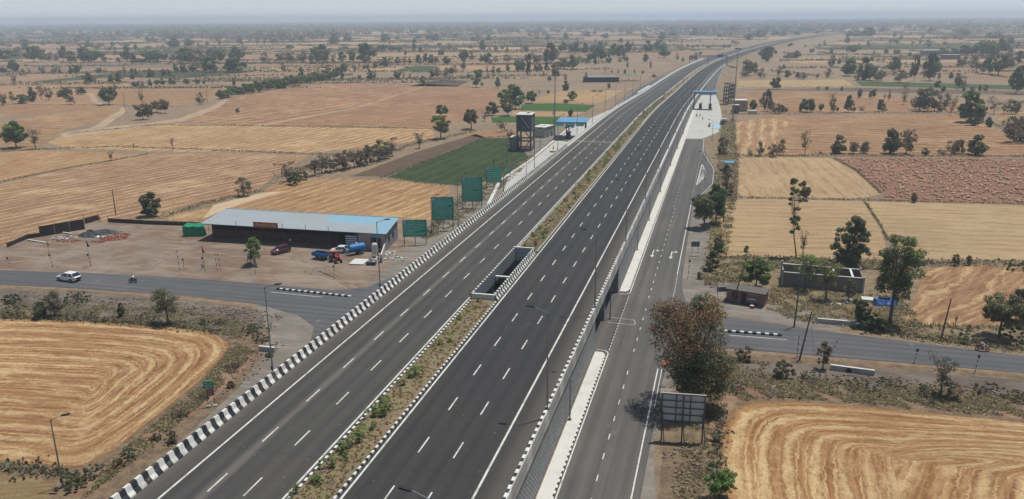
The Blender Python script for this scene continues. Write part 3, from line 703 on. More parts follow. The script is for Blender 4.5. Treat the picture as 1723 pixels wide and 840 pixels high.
for p, q in (((-63.9, 228), (-63.2, 262)), ((-63.2, 262), (-64.3, 300)), ((-64.3, 300), (-65.8, 345)), ((-65.8, 345), (-64.8, 380)), ((-58.3, 196), (-64.0, 228))):
    d = Vector((q[0]-p[0], q[1]-p[1])); L_ = d.length; b.box(((p[0]+q[0])/2, (p[1]+q[1])/2, .14), (.9, L_+.2, .28), m_concl, rz=math.atan2(d.y, d.x)-PI/2)
struct(b.build('apron_kerb'))
sheet('apron_gravel', [(885, 262), (905, 236), (935, 210), (960, 195), (950, 215), (925, 240), (900, 262)], m_gravel, .05)
# low kerbed islands in the cross road
def island(x0, y0, x1, y1, lab):
    root = MB(); L_ = math.hypot(x1-x0, y1-y0); n = int(L_/.62); a = math.atan2(y1-y0, x1-x0)
    for i in range(n):
        t = (i+.5)/n; root.box((x0+(x1-x0)*t, y0+(y1-y0)*t, .19), (L_/n*.93, .42, .3), m_white if i % 2 else m_black, rz=a)
    tag(root.build('kerb_island'), lab, 'traffic island')
island(-76.6, 121.8, -61.6, 121.1, 'black and white kerb island in the road before the dirt yard')
island(1.5, 120.2, 10.8, 120.5, 'black and white kerb island in the road before the brick kiosk')
# ================================================================ STREET FURNITURE
ORD = ['nearest', 'second', 'third', 'fourth', 'fifth', 'sixth', 'seventh', 'eighth', 'ninth', 'tenth', 'eleventh', 'twelfth', 'thirteenth', 'fourteenth', 'fifteenth', 'sixteenth', 'seventeenth', 'eighteenth', 'nineteenth', 'twentieth']
def make_light(h, arm, label, group):
    """tapered steel pole, arm along +x with a flat lamp head"""
    r = empty('street_light', (0, 0, 0), 0, label, 'street light', group)
    b = MB(); b.tube([(0, 0, 0), (0, 0, h)], [.10, .055], m_steel, 8); b.build('pole', r)
    b = MB(); b.box((0, 0, .04), (.42, .42, .08), m_dsteel)
    for sx in (-1, 1):
        for sy in (-1, 1): b.box((sx*.15, sy*.15, .1), (.05, .05, .08), m_steel)
    b.build('base_plate', r)
    b = MB(); b.box((0.0, -.13, .9), (.2, .14, .5), m_dsteel); b.build('junction_box', r)
    b = MB(); b.tube([(0, 0, h-.25), (.25, 0, h), (arm, 0, h+.45)], [.045, .04, .035], m_steel, 6); b.build('arm', r)
    b = MB(); b.box((arm+.35, 0, h+.5), (.85, .30, .12), m_blk, tilt=('Y', -.16)); b.box((arm+.35, 0, h+.425), (.6, .24, .04), m_steel, tilt=('Y', -.16)); b.build('lamp_head', r)
    return r
gR = 'street lights on the right parapet of the highway'
p0 = make_light(11.0, 1.45, 'x', gR); p0.location = (-16.12, 40.9, ZH+.98); p0.rotation_euler = (0, 0, PI)
p0['label'] = 'street light on the right parapet with only its head in the picture'
ysR = [75, 107, 143.4, 180.2, 218, 254, 290, 326, 362, 398, 440, 480]
for i, y in enumerate(ysR):
    dup(p0, (-16.12+cX(y), y, ZH+.98+dz(y)), PI, label='%s full grey street light along the right parapet of the highway' % ORD[i])
gL = 'street lights along the left edge of the highway'
for i, y in enumerate([77, 108.4, 146.8, 181.2, 213.6, 246, 280, 314, 348, 382, 416, 450, 484]):
    dup(p0, (-50.02+cX(y), y, ZH+.3+dz(y)), 0, label='%s grey street light behind the striped barrier on the left highway edge' % ORD[i], group=gL)
q0 = make_light(5.6, 1.5, 'nearest short street light standing against the block wall over the service road', 'short street lights against the block wall')
q0.location = (-15.75, 86.3, .17); q0.rotation_euler = (0, 0, PI)
for i, y in enumerate([121.4, 162.3, 188.4, 222, 263.6, 300, 340]):
    dup(q0, (-15.75, y, .17 if not 108 < y < 134 else .05), PI, label='%s short street light standing beside the block wall over the service road' % ORD[i+1])
s0 = make_light(8.0, 1.3, 'slim street light on the left verge beside the round harvested field', 'street lights on the left verge'); s0.location = (-64.9, 59.2, 0); s0.rotation_euler = (0, 0, .25)
dup(s0, (-67.2, 52.8, 0), .1, label='street light cut by the left picture edge below the round field')
dup(s0, (-62.0, 163.4, 0), 0, (1, 1, 1.13), 'thin street light beside the second green notice board')
dup(s0, (-58.8, 240, 0), 0, (1, 1, 1.1), 'street light at the start of the left toll apron', None)
dup(s0, (-69.5, 256, 0), 0, (1, 1, 1.0), 'street light by the crop edge before the concrete water tower', None)
dup(s0, (-64.8, 286, 0), 0, (1, 1, 1.1), 'street light between the water tower and the left toll canopy', None)
dup(s0, (-1.8, 100.5, 0), PI, (1, 1, 1.25), 'street light standing in front of the large reddish tree', None)
dup(s0, (-3.8, 322, 0), PI, (1, 1, 1.0), 'street light on the verge just before the right toll apron', None)
dup(s0, (-4.4, 243, .05), PI, (1, 1, 1.0), 'street light in the lay-by beside the hatched marking', None)
dup(s0, (-.2, 232, 0), PI, (1, 1, 1.0), 'street light on the verge beside the lay-by corner', None)
def mast(loc, h, label):
    r = empty('high_mast_light', loc, 0, label, 'mast light', 'high mast lights')
    b = MB(); b.tube([(0, 0, 0), (0, 0, h*.5), (0, 0, h)], [.34, .22, .12], m_steel, 10); b.build('pole', r)
    b = MB(); b.tube([(.9*math.cos(a), .9*math.sin(a), h-.4) for a in np.linspace(0, 2*PI, 13)], .06, m_dsteel, 5); b.box((0, 0, h-.4), (1.8, .08, .08), m_dsteel); b.box((0, 0, h-.4), (.08, 1.8, .08), m_dsteel); b.build('ring', r)
    for k in range(6):
        a = k*PI/3; b = MB(); b.box((1.25*math.cos(a), 1.25*math.sin(a), h-.5), (.6, .5, .3), m_blk, rz=a, tilt=('Y', .5)); b.build('floodlight', r)
mast((4.3, 387, 0), 33.5, 'tall high mast light beside the right toll plaza'); mast((-64.9, 312.6, 0), 26, 'tall high mast light behind the left toll canopy')
# ---------------------------------------------------------------- notice boards
m_sgreen = simple('green_sign_face', (.012, .33, .20), .45, .08, .8, dirt=(.05, .28, .18), dirtamt=.3)
m_txt = simple('pale_sign_lettering', (.62, .85, .76), .6, .1, 3)
m_txtw = simple('white_sign_lettering', (.6, .66, .62), .6, .1, 3)
m_slogo = simple('pale_blue_emblem', (.28, .40, .55), .5, .1, 3)
m_sback = simple('sign_back', (.17, .18, .19), .6, .15, 1)
def board(p, w_, h_, z0, seed, label, nlines, style='text', rz=YAW+.08):
    w_, h_ = w_*1.08, h_*1.05
    r = empty('notice_board', (p[0], p[1], 0), rz, label, 'notice board', 'green notice boards by the highway')
    b = MB(); b.box((0, 0, z0+h_/2), (w_, .08, h_), m_sgreen)
    b.build('panel', r)
    b = MB(); e = .07
    for x, z, dx, dz in ((0, z0+h_, w_+.1, e), (0, z0, w_+.1, e), (-w_/2, z0+h_/2, e, h_), (w_/2, z0+h_/2, e, h_)): b.box((x, -.01, z), (dx, .14, dz), m_sback)
    b.build('frame', r)
    rnd = random.Random(seed); b = MB(); top = z0+h_-.25
    def word(x0, x1, z, s_, m):
        x = x0
        while x < x1-.03:
            l = rnd.uniform(.5, 1.1)*s_; b.box((x+l/2, -.052, z+rnd.uniform(-.01, .01)), (l*.8, .012, s_*rnd.uniform(.45, .8)), m)
            x += l+(.5*s_ if rnd.random() < .3 else .08)
    if style == 'text':
        word(-.6*w_/2+.2, .6*w_/2, top-.02, .2, m_txtw)
        st = (h_-.75)/nlines
        for k in range(nlines):
            z = top-.42-k*st; f0 = rnd.choice((0, 0, 0, .1)); f1 = rnd.choice((.95, .93, .9, .75, .5, .95))
            word(-w_/2+.15+f0*w_, -w_/2+f1*w_, z, st*.62, m_txt)
    elif style == 'table':
        for k in range(7): b.box((.1, -.052, z0+.25+k*(h_-.7)/6), (w_-.5, .012, .035), m_txt)
        for k in range(5): b.box((-w_/2+1.3+k*(w_-1.6)/4, -.056, z0+h_/2-.15), (.035, .012, h_-.7), m_txt)
        for k in range(6): word(-w_/2+.3, -w_/2+1.15, z0+.5+k*(h_-.8)/6, .26, m_txtw)
        for k in range(6):
            for j in range(4): word(-w_/2+1.45+j*(w_-1.6)/4, -w_/2+1.45+j*(w_-1.6)/4+.4, z0+.48+k*(h_-.8)/6, .16, m_txt)
        word(-w_/2+.8, w_/2-.5, z0+h_-.3, .2, m_txtw)
    else:
        word(-w_/2+.35, w_/2-.4, top-.1, .3, m_txtw); word(-w_/2+.5, w_/2-.3, top-.55, .25, m_txtw)
        b.box((-w_/2+.28, -.055, z0+h_*.5), (.2, .012, h_*.5), m_txtw)
    b.build('lettering', r)
    if style != 'small':
        b = MB(); b.box((-w_/2+.45, -.056, z0+h_-.42), (.7, .012, .6), m_slogo); b.box((-w_/2+.45, -.064, z0+h_-.5), (.46, .01, .16), m_txtw); b.build('emblem', r)
    for x in ([-w_*.46, 0, w_*.46] if w_ > 2.6 else [-w_*.4, w_*.4]):
        b = MB(); b.box((x, .12, (z0+h_-.3)/2), (.16, .16, z0+h_-.3), m_dsteel); b.box((x, .12, .06), (.5, .5, .12), m_conc); b.build('post', r)
        if x != 0:
            b = MB(); b.tube([(x, 1.3, 0), (x, .2, z0+h_*.45)], .045, m_dsteel, 5); b.build('brace', r)
def bp(px, py): return at(px, py)
board(bp(699, 413), 4.75, 3.5, 2.0, 1, 'smallest of the three wide green notice boards, next to the blue-roofed shed', 9)
board(bp(746, 389), 4.6, 5.1, 2.7, 2, 'large green notice board full of pale text, second from the shed', 17)
board(bp(795, 351), 4.9, 6.0, 1.9, 3, 'tallest green notice board densely filled with fine text', 22)
board(bp(831, 318), 4.1, 4.3, 1.9, 4, 'green notice board ruled as a table with white rows', 6, 'table')
board(bp(854, 298), 1.9, 1.35, 1.3, 5, 'small green direction board beyond the table board', 2, 'small')
# small green and red board on the left verge
r = empty('direction_sign', tuple(at(355, 685)), YAW+.25, 'small green direction sign above a red notice on two posts left of the barrier', 'road sign')
b = MB(); b.box((0, 0, 3.1), (1.25, .05, .95), m_sgreen); b.build('panel', r)
b = MB()
for z, x0, x1 in ((3.32, -.5, -.1), (3.32, .15, .5), (3.05, -.5, .25), (2.85, -.45, 0), (2.85, .2, .5)): b.box(((x0+x1)/2, -.032, z), (x1-x0, .01, .09), m_txtw)
b.build('lettering', r)
b = MB(); b.box((.12, 0, 2.05), (.72, .05, .95), m_red); b.build('red_panel', r)
b = MB()
for z, x0, x1 in ((2.35, -.1, .35), (2.15, -.15, .4), (1.95, -.1, .3), (1.75, -.15, .35)): b.box(((x0+x1)/2, -.032, z), (x1-x0, .01, .08), m_slogo)
b.build('lettering', r)
for x in (-.32, .5):
    b = MB(); b.tube([(x, .06, 0), (x, .06, 3.5)], .04, m_dsteel, 6); b.box((x, .06, .1), (.45, .45, .2), m_conc); b.build('post', r)
# billboard seen from behind
r = empty('billboard', (-2.3, 84.6, 0), .09, 'billboard seen from behind, grey panels in a dark steel frame beside the reddish tree', 'billboard')
b = MB(); b.box((0, .1, 4.3), (4.9, .05, 3.4), simple('billboard_back', (.42, .43, .44), .6, .2, .7)); b.build('panel', r)
b = MB()
for k in range(4): b.box((-2.4+1.6*k*1.0, 0.03, 4.3), (.1 if k % 3 else .14, .1, 3.5), m_dsteel)
b.box((0, -.02, 4.3), (.14, .12, 3.5), m_dsteel)
for k in range(5): b.box((0, -.04, 2.6+.85*k), (5.0, .09, .1), m_dsteel)
b.box((0, .02, 6.06), (5.05, .2, .06), m_conc)
b.build('frame', r)
for x in (-2.3, 0, 2.3):
    b = MB(); b.box((x, -.12, 1.9), (.16, .16, 3.8), m_dsteel); b.build('post', r)
    b = MB(); b.tube([(x+.3, -1.2, 0), (x+.05, -.1, 3.0)], .06, m_dsteel, 5); b.build('brace', r)
# hazard markers at the ends of the median shaft
def chev(p, label, face, h=1.5, w_=.45, z=0):
    r = empty('hazard_marker', p, YAW, label, 'marker post')
    b = MB(); b.tube([(0, 0, 0), (0, 0, h)], .035, m_dsteel, 6); b.build('post', r)
    b = MB()
    for k in range(5): b.box((0, -.05, h-.75+k*.19), (w_, .03, .1), face if k % 2 else m_blk)
    b.build('panel', r)
chev((-34.9, 107.3, ZH+.15), 'orange and black hazard marker at the near end of the median shaft', simple('orange_paint', (.5, .12, .03), .6, .2, 2))
chev((-31.75, 136.4, ZH+.15), 'dark hazard marker at the far end of the median shaft', m_dsteel)
# delineator posts: black and white banded
def delin(px, py, hpx, label, lean=0.0, head=None, flag=None, group='black and white banded delineator posts'):
    p = at(px, py); h = hgt(p, hpx); r = empty('delineator_post', tuple(p), YAW, label, 'delineator post', group)
    b = MB(); n = 7
    for k in range(n):
        z0, z1 = h*k/n, h*(k+1)/n; b.tube([(lean*z0, 0, z0), (lean*z1, 0, z1)], .055, m_black if k % 2 == 0 else m_white, 6)
    b.build('pole', r)
    if head:
        b = MB(); b.box((lean*h*.9, -.06, h*.9), (.34, .04, .42), head, tilt=('Y', lean)); b.build('reflector', r)
    return p, h, r
delin(1341, 602, 37, 'banded delineator post beside the leaning power pole'); 
delin(1396, 600, 27, 'leaning banded delineator post by the low culvert wall', .35); delin(1538, 611, 24, 'banded delineator post in front of the leafless roadside shrub', .1, m_blk); delin(1640, 627, 30, 'banded delineator post below the red motorcycle', .08, m_blk)
delin(1157, 470, 34, 'banded delineator post beside the two-legged road sign', .05, m_blk); delin(18, 449, 16, 'short banded post at the left edge of the dirt yard', -.2, m_blk)
delin(89, 449, 22, 'banded post at the yard edge above the white car', -.12, m_blk); delin(153, 449, 22, 'banded post standing in a heap of green weeds', -.1, simple('green_reflector', (.03, .12, .05)))
delin(302, 455, 34, 'thin post with bands left of the red flag', 0); delin(310, 455, 20, 'short banded post with a red head near the flags', 0, m_red)
delin(345, 456, 24, 'banded post under the red flag', -.1, m_blk); delin(366, 456, 30, 'first of two blue and white poles by the road sign', -.05); delin(371, 456, 30, 'second of two blue and white poles by the road sign', -.05)
delin(430, 462, 20, 'banded post in front of the bright green yard tree', 0, m_conc)
delin(562, 470, 24, 'post with a red sign standing in front of the red tractor', .05, m_red)
r = empty('road_sign', tuple(at(1169, 431)), YAW, 'two-legged dark blue road sign on the right verge', 'road sign')
b = MB(); b.box((0, 0, 2.55), (1.7, .05, 1.1), simple('blue_grey_sign', (.06, .09, .14), .5)); b.build('panel', r)
b = MB()
for x in (-.5, -.15, .2, .5): b.box((x, -.034, 2.55), (.08, .01, .85), m_slogo)
b.build('lettering', r)
for x in (-.6, .6):
    b = MB()
    for k in range(6): b.tube([(x, .05, .45*k), (x, .05, .45*(k+1))], .045, m_black if k % 2 else m_white, 6)
    b.build('post', r)
b = MB(); b.box((0, .05, .1), (1.7, .5, .2), m_conc); b.build('footing', r)
def sheetsign(px, py, w_, h_, z0, m, label, rz=0, tilt=0, marks=m_txtw):
    r = empty('sign', tuple(at(px, py)), YAW+rz, label, 'sign')
    b = MB(); b.box((0, 0, z0+h_/2), (w_, .05, h_), m, tilt=('X', tilt)); b.build('panel', r)
    b = MB()
    for k in range(3): b.box((0, -.04-.0, z0+h_*(.25+.25*k)), (w_*.6, .012, h_*.08), marks, tilt=('X', tilt))
    b.build('lettering', r)
    for x in (-w_*.4, w_*.4):
        b = MB(); b.tube([(x, .07, 0), (x, .07, z0+h_)], .04, m_dsteel, 5); b.build('post', r)
sheetsign(1299, 669, .85, 1.3, .35, m_white, 'small white leaning signboard at the corner of the lower right field', .6, .1, m_dsteel)
sheetsign(1214, 503, 1.9, .9, 1.3, m_concg, 'grey signboard on legs left of the brick kiosk', .1, 0, m_dsteel)
sheetsign(341, 453, .5, 1.0, .2, m_white, 'small white notice leaning by the flag posts', .3, .1, m_red)
# flags on thin bamboo
def flag(px, py, hpx, m, label, dx=.0):
    p = at(px, py); h = hgt(p, hpx); r = empty('flag', tuple(p), YAW, label, 'flag', 'flags on thin poles at the yard edge')
    b = MB(); b.tube([(0, 0, 0), (-.05*h, 0, h)], .025, m_wood, 5); b.build('pole', r)
    b = MB(); n = 5
    for k in range(n):
        z0 = h-.25*k; w0 = .1+.42*(k/n); z1 = z0-.25; w1 = .1+.42*((k+1)/n); x0, y0, x1, y1 = -.05*z0, .03*math.sin(k*2), -.05*z1, .03*math.sin(k*2+2)
        b.face([(x0, 0, z0), (x0+w0, y0*3, z0-.12), (x1+w1, y1*3, z1-.12), (x1, 0, z1)], m); b.face([(x0, .02, z0), (x0+w0, y0*3+.02, z0-.12), (x1+w1, y1*3+.02, z1-.12), (x1, .02, z1)][::-1], m)
    b.build('cloth', r)
flag(346, 457, 42, m_red, 'red flag on a thin pole at the yard edge'); flag(154, 449, 44, simple('blue_cloth', (.03, .035, .12), .8), 'dark blue flag on a thin pole in the yard'); flag(88, 449, 45, m_yel, 'yellow flag on a thin pole left in the yard')
# power poles
def ppole(px, py, h, lean, label, cross=True):
    r = empty('power_pole', tuple(at(px, py)), YAW, label, 'power pole', 'power poles')
    b = MB(); b.tube([(0, 0, 0), (lean*h, 0, h)], [.14, .09], m_wood if not cross else m_concd, 7); b.build('pole', r)
    if cross:
        b = MB(); b.box((lean*(h-.5), 0, h-.5), (1.5, .09, .09), m_dsteel); b.build('crossarm', r)
        for x in (-.65, 0, .65):
            b = MB(); b.tube([(lean*(h-.4)+x, 0, h-.45), (lean*(h-.4)+x, 0, h-.2)], [.05, .035], m_conc, 6); b.build('insulator', r)
    return r
ppole(1336, 551, 9.3, .03, 'tall power pole at the roadside in front of the brick ruin'); ppole(1345, 606, 7.4, .14, 'leaning power pole on the near side of the side road'); ppole(1583, 572, 6.6, .09, 'bare leaning pole between the stubble field and the side road', False)
ppole(1233, 510, 6.0, .22, 'leaning pole in front of the brick kiosk', False); ppole(195, 362, 6.6, 0, 'thin pole standing in the field behind the yard fence', False); ppole(1217, 375, 13, .0, 'dark pole beside the small blue-roofed shelter', False)
ppole(211, 186, 9, 0, 'thin distant pole in the fields on the left', False); ppole(349, 173, 8, 0, 'thin distant pole behind the reddish field tree', False)
b = MB()
m_wire = m_dsteel
def wire(a, c, sag=.7):
    a, c = Vector(a), Vector(c); pts = []
    for k in range(13): t = k/12; p = a.lerp(c, t); p.z -= sag*4*t*(1-t); pts.append(p)
    b.tube(pts, .012, m_wire, 3, False)
pa = at(1336, 551); pc = at(1345, 606)
for x in (-.6, 0, .6): wire((pa.x+.28+x, pa.y, 9.0), (pc.x+1.0+x, pc.y, 7.0), .4)
wire((pa.x+.2, pa.y, 8.9), (pa.x-2.6, pa.y+10, 3.0), .2); wire((pa.x+.3, pa.y, 8.9), (pa.x+2.2, pa.y-11, 0.05), .1); wire((pc.x+1, pc.y, 7.0), (pc.x+1.5, pc.y-7, .05), .1)
tag(b.build('power_cable'), 'thin power cables strung between the two roadside poles', 'cable')
# culvert walls
def culvert(px, py, L_, rz, label, pipe=False):
    r = empty('culvert_wall', tuple(at(px, py)), rz, label, 'culvert wall')
    b = MB(); b.box((L_/2, 0, .38), (L_, .4, .8), m_conc, top=m_concl); b.build('wall', r)
    if pipe:
        b = MB(); b.tube([(L_*.42+.36*math.cos(a), -.23, .35+.36*math.sin(a)) for a in np.linspace(0, 2*PI, 15)], .07, m_concd, 5); b.box((L_*.42, -.17, .35), (.6, .08, .6), m_blk); b.build('pipe', r)
culvert(1375, 543, 5.8, -.03, 'low white-topped culvert wall on the far side of the side road'); culvert(1397, 622, 5.6, -.1, 'low culvert wall with a round pipe on the near side of the side road', True)
culvert(437, 590, 2.6, 0, 'small concrete culvert block on the gravel left of the barrier')
r = empty('crash_block', (0, 0, 0), 0, 'long white concrete block on the gore of the left ramp', 'concrete block')
b = MB(); p, q = Vector((-50.2, 482, 4.4)), Vector((-48.0, 534, 6.2)); d = q-p
b.box(((p.x+q.x)/2, (p.y+q.y)/2, 2.9), (1.2, d.length, 2.6), m_concl, rz=math.atan2(d.y, d.x)-PI/2, top=m_white); b.build('block', r)
# ================================================================ BUILDINGS
# ---- long shed
A0 = Vector((-66.7, 148.9)); A1 = Vector((-110.6, 147.9)); B0 = Vector((-68.3, 160.0)); B1 = Vector((-111.6, 159.2))
r = empty('long_shed', (0, 0, 0), 0, 'long roadside shed with a grey and blue metal roof behind the dirt yard', 'shed')
m_roofg = simple('grey_roof_sheet', (.29, .325, .34), .45, .12, .25, metal=.0, dirt=(.25, .22, .19), dirtamt=.4)
m_roofb = simple('sky_blue_roof_sheet', (.20, .35, .44), .5, .12, .3, dirt=(.33, .36, .37), dirtamt=.7)
b = MB(); N_ = 74
def rp(t, s_, dz=0): # t along from right(0) to left(1); s_ front(0) to back(1)
    p = A0.lerp(A1, t).lerp(B0.lerp(B1, t), s_); return (p.x, p.y, 3.95+.75*s_+dz)
for k in range(N_):
    t0, t1 = k/N_, (k+1)/N_; tm = (t0+t1)/2
    for s0_, s1_ in ((0, .5), (.5, 1)):
        edge = .085+.02*math.sin(k) if s0_ == 0 else .27
        m = m_roofb if tm < (edge if s0_ == 0 else .36) else m_roofg
        b.face([rp(t0, s0_), rp(t1-.003, s0_), rp(t1-.003, s1_), rp(t0, s1_)], m); b.face([rp(t1-.003, s0_), rp(t1-.0015, s0_, .05), rp(t1-.0015, s1_, .05), rp(t1-.003, s1_)], m); b.face([rp(t1-.0015, s0_, .05), rp(t1, s0_), rp(t1, s1_), rp(t1-.0015, s1_, .05)], m)
b.tube([rp(0, 1, .03), rp(1, 1, .03)], .12, m_roofg, 5); b.tube([rp(0, 0, -.1), rp(1, 0, -.1)], .07, m_dsteel, 5)
b.build('roof', r)
b = MB()
for t in (0.02, .25, .5, .75, .98): b.tube([rp(t, 0, -.12), rp(t, 1, -.12)], .06, m_dsteel, 5)
b.build('rafters', r)
m_rust = simple('rusty_sheet', (.075, .035, .028), .8, .3, .7, dirt=(.14, .08, .05), dirtamt=.6); m_plinth = simple('pinkish_plaster', (.42, .30, .27), .85, .15, .8, dirt=(.3, .26, .23), dirtamt=.5)
b = MB()
def fp(t, s_, z): p = rp(t, s_); return Vector((p[0], p[1], z))
def wallseg(b, t0, t1, s_, z0, z1, m, th=.12, s2=None):
    a, c = fp(t0, s_, 0), fp(t1, s_ if s2 is None else s2, 0); d = c-a; b.box(((a.x+c.x)/2, (a.y+c.y)/2, (z0+z1)/2), (d.length, th, z1-z0), m, rz=math.atan2(d.y, d.x))
wallseg(b, .27, .985, .30, 0, 1.9, m_rust); wallseg(b, .27, .985, .98, 0, 4.4, m_rust); wallseg(b, .985, .985, .3, 0, 3.6, m_rust, .12, .97)
b.build('sheet_wall', r)
b = MB(); wallseg(b, .012, .105, .06, 0, .5, m_plinth, .2); wallseg(b, .012, .03, .06, .5, 3.6, m_plinth, .2); wallseg(b, .085, .15, .06, 0, 3.6, m_plinth, .2); wallseg(b, .03, .085, .06, 2.9, 3.6, simple('pale_blue_plaster', (.22, .33, .40), .85), .2)
wallseg(b, .012, .012, .06, 0, 3.7, m_concg, .2, .97); wallseg(b, .26, .26, .06, 0, 3.6, m_rust, .15, .97); wallseg(b, .012, .26, .97, 0, 4.3, m_concg, .2); b.build('wall', r)
for s_ in (.3, .6): 
    p = fp(.0095, s_, 0); b = MB(); b.box((p.x+.06, p.y, 2.0), (.06, .9, 1.1), m_blk); b.box((p.x+.1, p.y, 2.0), (.05, .07, 1.1), m_steel); b.build('window', r)
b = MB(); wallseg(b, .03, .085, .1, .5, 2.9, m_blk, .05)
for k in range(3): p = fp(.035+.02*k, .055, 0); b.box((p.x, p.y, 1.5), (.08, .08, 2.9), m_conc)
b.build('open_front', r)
b = MB(); wallseg(b, .155, .215, .05, .1, 3.1, simple('blue_shutter', (.05, .13, .26), .5), .1)
for k in range(6): wallseg(b, .155, .215, .045, .35+.48*k, .57+.48*k, m_white, .16)
b.build('shutter', r)
for t in (.3, .42, .545, .67, .8, .93):
    p = fp(t, .01, 0); b = MB(); b.tube([(p.x, p.y, 0), (p.x, p.y, 4.9 if t < .85 else 3.9)], .055, m_wood, 6); b.build('post', r)
b = MB(); p, q = fp(.565, -.02, 0), fp(.70, -.02, 0); d = q-p
m_ban = simple('red_orange_banner', (.38, .09, .04), .6, .5, .9, dirt=(.5, .28, .08), dirtamt=.8)
b.box(((p.x+q.x)/2, (p.y+q.y)/2, 4.5), (d.length, .05, 1.2), m_ban, rz=math.atan2(d.y, d.x))
ban = b.build('banner', r)
b = MB(); rnd = random.Random(8); x = .575
while x < .69:
    l = rnd.uniform(.004, .011); wallseg(b, x, x+l, -.027, 4.25+rnd.uniform(0, .1), 4.6+rnd.uniform(0, .25), m_slogo if rnd.random() < .5 else m_yel, .02); x += l+.003
b.build('lettering', ban)
# green shade net hut at the left end
r = empty('net_shelter', tuple(at(330, 396)), YAW, 'green shade net shelter at the left end of the long shed', 'shelter')
m_net = simple('green_net', (.01, .19, .10), .8, .2, .8)
b = MB(); rnd = random.Random(2); n = 9
for k in range(n):
    for j in range(4):
        def q_(a, c): return (-2.4+4.8*a/n, -1.2+.25*math.sin(a*2.1+c)+c*.35, 2.3-c*.6+.12*math.sin(a*1.7)) if c < 4 else (-2.4+4.8*a/n, .2, .02)
        b.face([q_(k, j), q_(k+1, j), q_(k+1, j+1), q_(k, j+1)], m_net)
    b.face([(-2.4+4.8*k/n, -1.2, 2.3+.12*math.sin(k*1.7)), (-2.4+4.8*(k+1)/n, -1.2, 2.3+.12*math.sin((k+1)*1.7)), (-2.4+4.8*(k+1)/n, 1.6, 2.5+.1*math.cos(k+1)), (-2.4+4.8*k/n, 1.6, 2.5+.1*math.cos(k))], m_net)
    b.face([(-2.4+4.8*k/n, -1.25+.1*math.sin(k*2), .02), (-2.4+4.8*(k+1)/n, -1.25+.1*math.sin(k*2+2), .02), (-2.4+4.8*(k+1)/n, -1.2, 2.3+.12*math.sin((k+1)*1.7)), (-2.4+4.8*k/n, -1.2, 2.3+.12*math.sin(k*1.7))], m_net)
b.build('net', r, smooth=True)
for x in (-2.4, 2.4):
    for y in (-1.2, 1.6): b = MB(); b.tube([(x, y, 0), (x, y, 2.5)], .05, m_wood, 5); b.build('post', r)
# site fence of dark sheets
m_fence = simple('dark_brown_sheet', (.030, .024, .024), .7, .25, .6, dirt=(.08, .05, .04), dirtamt=.4)
def fence(pts, h, label, posts=True):
    r = empty('sheet_fence', (0, 0, 0), 0, label, 'fence', 'dark sheet fences round the dirt yard')
    P = [at(*p) for p in pts]; b = MB(); pp = MB()
    for i in range(len(P)-1):
        a, c = P[i], P[i+1]; d = c-a; n = max(1, int(d.length/2.4)); hh = h[i] if isinstance(h, list) else h
        for k in range(n):
            p, q = a.lerp(c, k/n), a.lerp(c, (k+.985)/n); b.box(((p.x+q.x)/2, (p.y+q.y)/2, hh/2), ((q-p).length, .05, hh), m_fence, rz=math.atan2(d.y, d.x))
    b.build('sheets', r)
    for i in range(len(P)-1):
        a, c = P[i], P[i+1]; n = max(1, int((c-a).length/6)); hh = h[i] if isinstance(h, list) else h
        for k in range(n+1):
            p = a.lerp(c, k/n); pp = MB(); pp.tube([(p.x, p.y, 0), (p.x, p.y, hh+.9)], .04, m_wood, 5); pp.build('post', r)
fence([(12, 417), (47, 402), (68, 399), (143, 386)], [1.0, 1.0, 2.5], 'tall dark sheet fence at the left side of the dirt yard'); fence([(143, 377), (166, 371)], 1.4, 'short piece of dark fence beyond the gravel heap')
fence([(182, 374), (250, 378), (336, 381)], 1.0, 'low dark sheet fence along the back of the dirt yard')
def mound(name, px, py, w_, d_, h, m, label, cat, seed=1, rz=0, amp=.25):
    p = at(px, py); rnd = np.random.RandomState(seed); b = MB(); n, k_ = 28, 9; nz = rnd.uniform(1-amp, 1+amp, (k_+1, n))
    def q(i, j):
        t = i/k_; a = 2*PI*j/n; rr = (1-t)*(nz[i, j % n]*.5+.5*nz[0, j % n]); z = h*(t**1.1)*(1 if t == 1 else nz[i, j % n]**.5)
        x, y = math.cos(a)*rr*w_/2, math.sin(a)*rr*d_/2; return (p.x+x*math.cos(rz)-y*math.sin(rz), p.y+x*math.sin(rz)+y*math.cos(rz), z)
    for i in range(k_):
        for j in range(n): b.face([q(i, j), q(i, j+1), q(i+1, j+1), q(i+1, j)], m)
    o = b.build(name); return tag(o, label, cat)
m_heap = dirt_material('grey_gravel_heap', (.055, .06, .065), (.075, .08, .083), (.045, .05, .055))
mound('gravel_heap', 153, 397, 6.5, 4.0, 1.5, m_heap, 'steeper dark grey gravel heap in the left part of the yard', 'gravel heap', 1); mound('gravel_heap', 178, 391, 7.5, 4.5, .8, m_heap, 'wide flat dark grey gravel heap behind the steep one', 'gravel heap', 4)
m_brickr = simple('brick_rubble', (.22, .07, .045), .9, .5, 3); 
def rubble(name, spots, label, cat, group=None, sizes=(.12, .3), mats=None, seed=1):
    rnd = random.Random(seed); b = MB()
    for (px, py, rx, ry, n) in spots:
        c = at(px, py)
        for _ in range(n):
            a, q = rnd.uniform(0, 2*PI), math.sqrt(rnd.random()); s_ = rnd.uniform(*sizes)
            b.box((c.x+rx*q*math.cos(a), c.y+ry*q*math.sin(a), s_*.25), (s_, s_*rnd.uniform(.5, 1), s_*rnd.uniform(.4, .8)), rnd.choice(mats), rz=rnd.uniform(0, 3), tilt=('X', rnd.uniform(-.4, .4)))
    o = b.build(name); o['kind'] = 'stuff'; o['label'] = label; o['category'] = cat
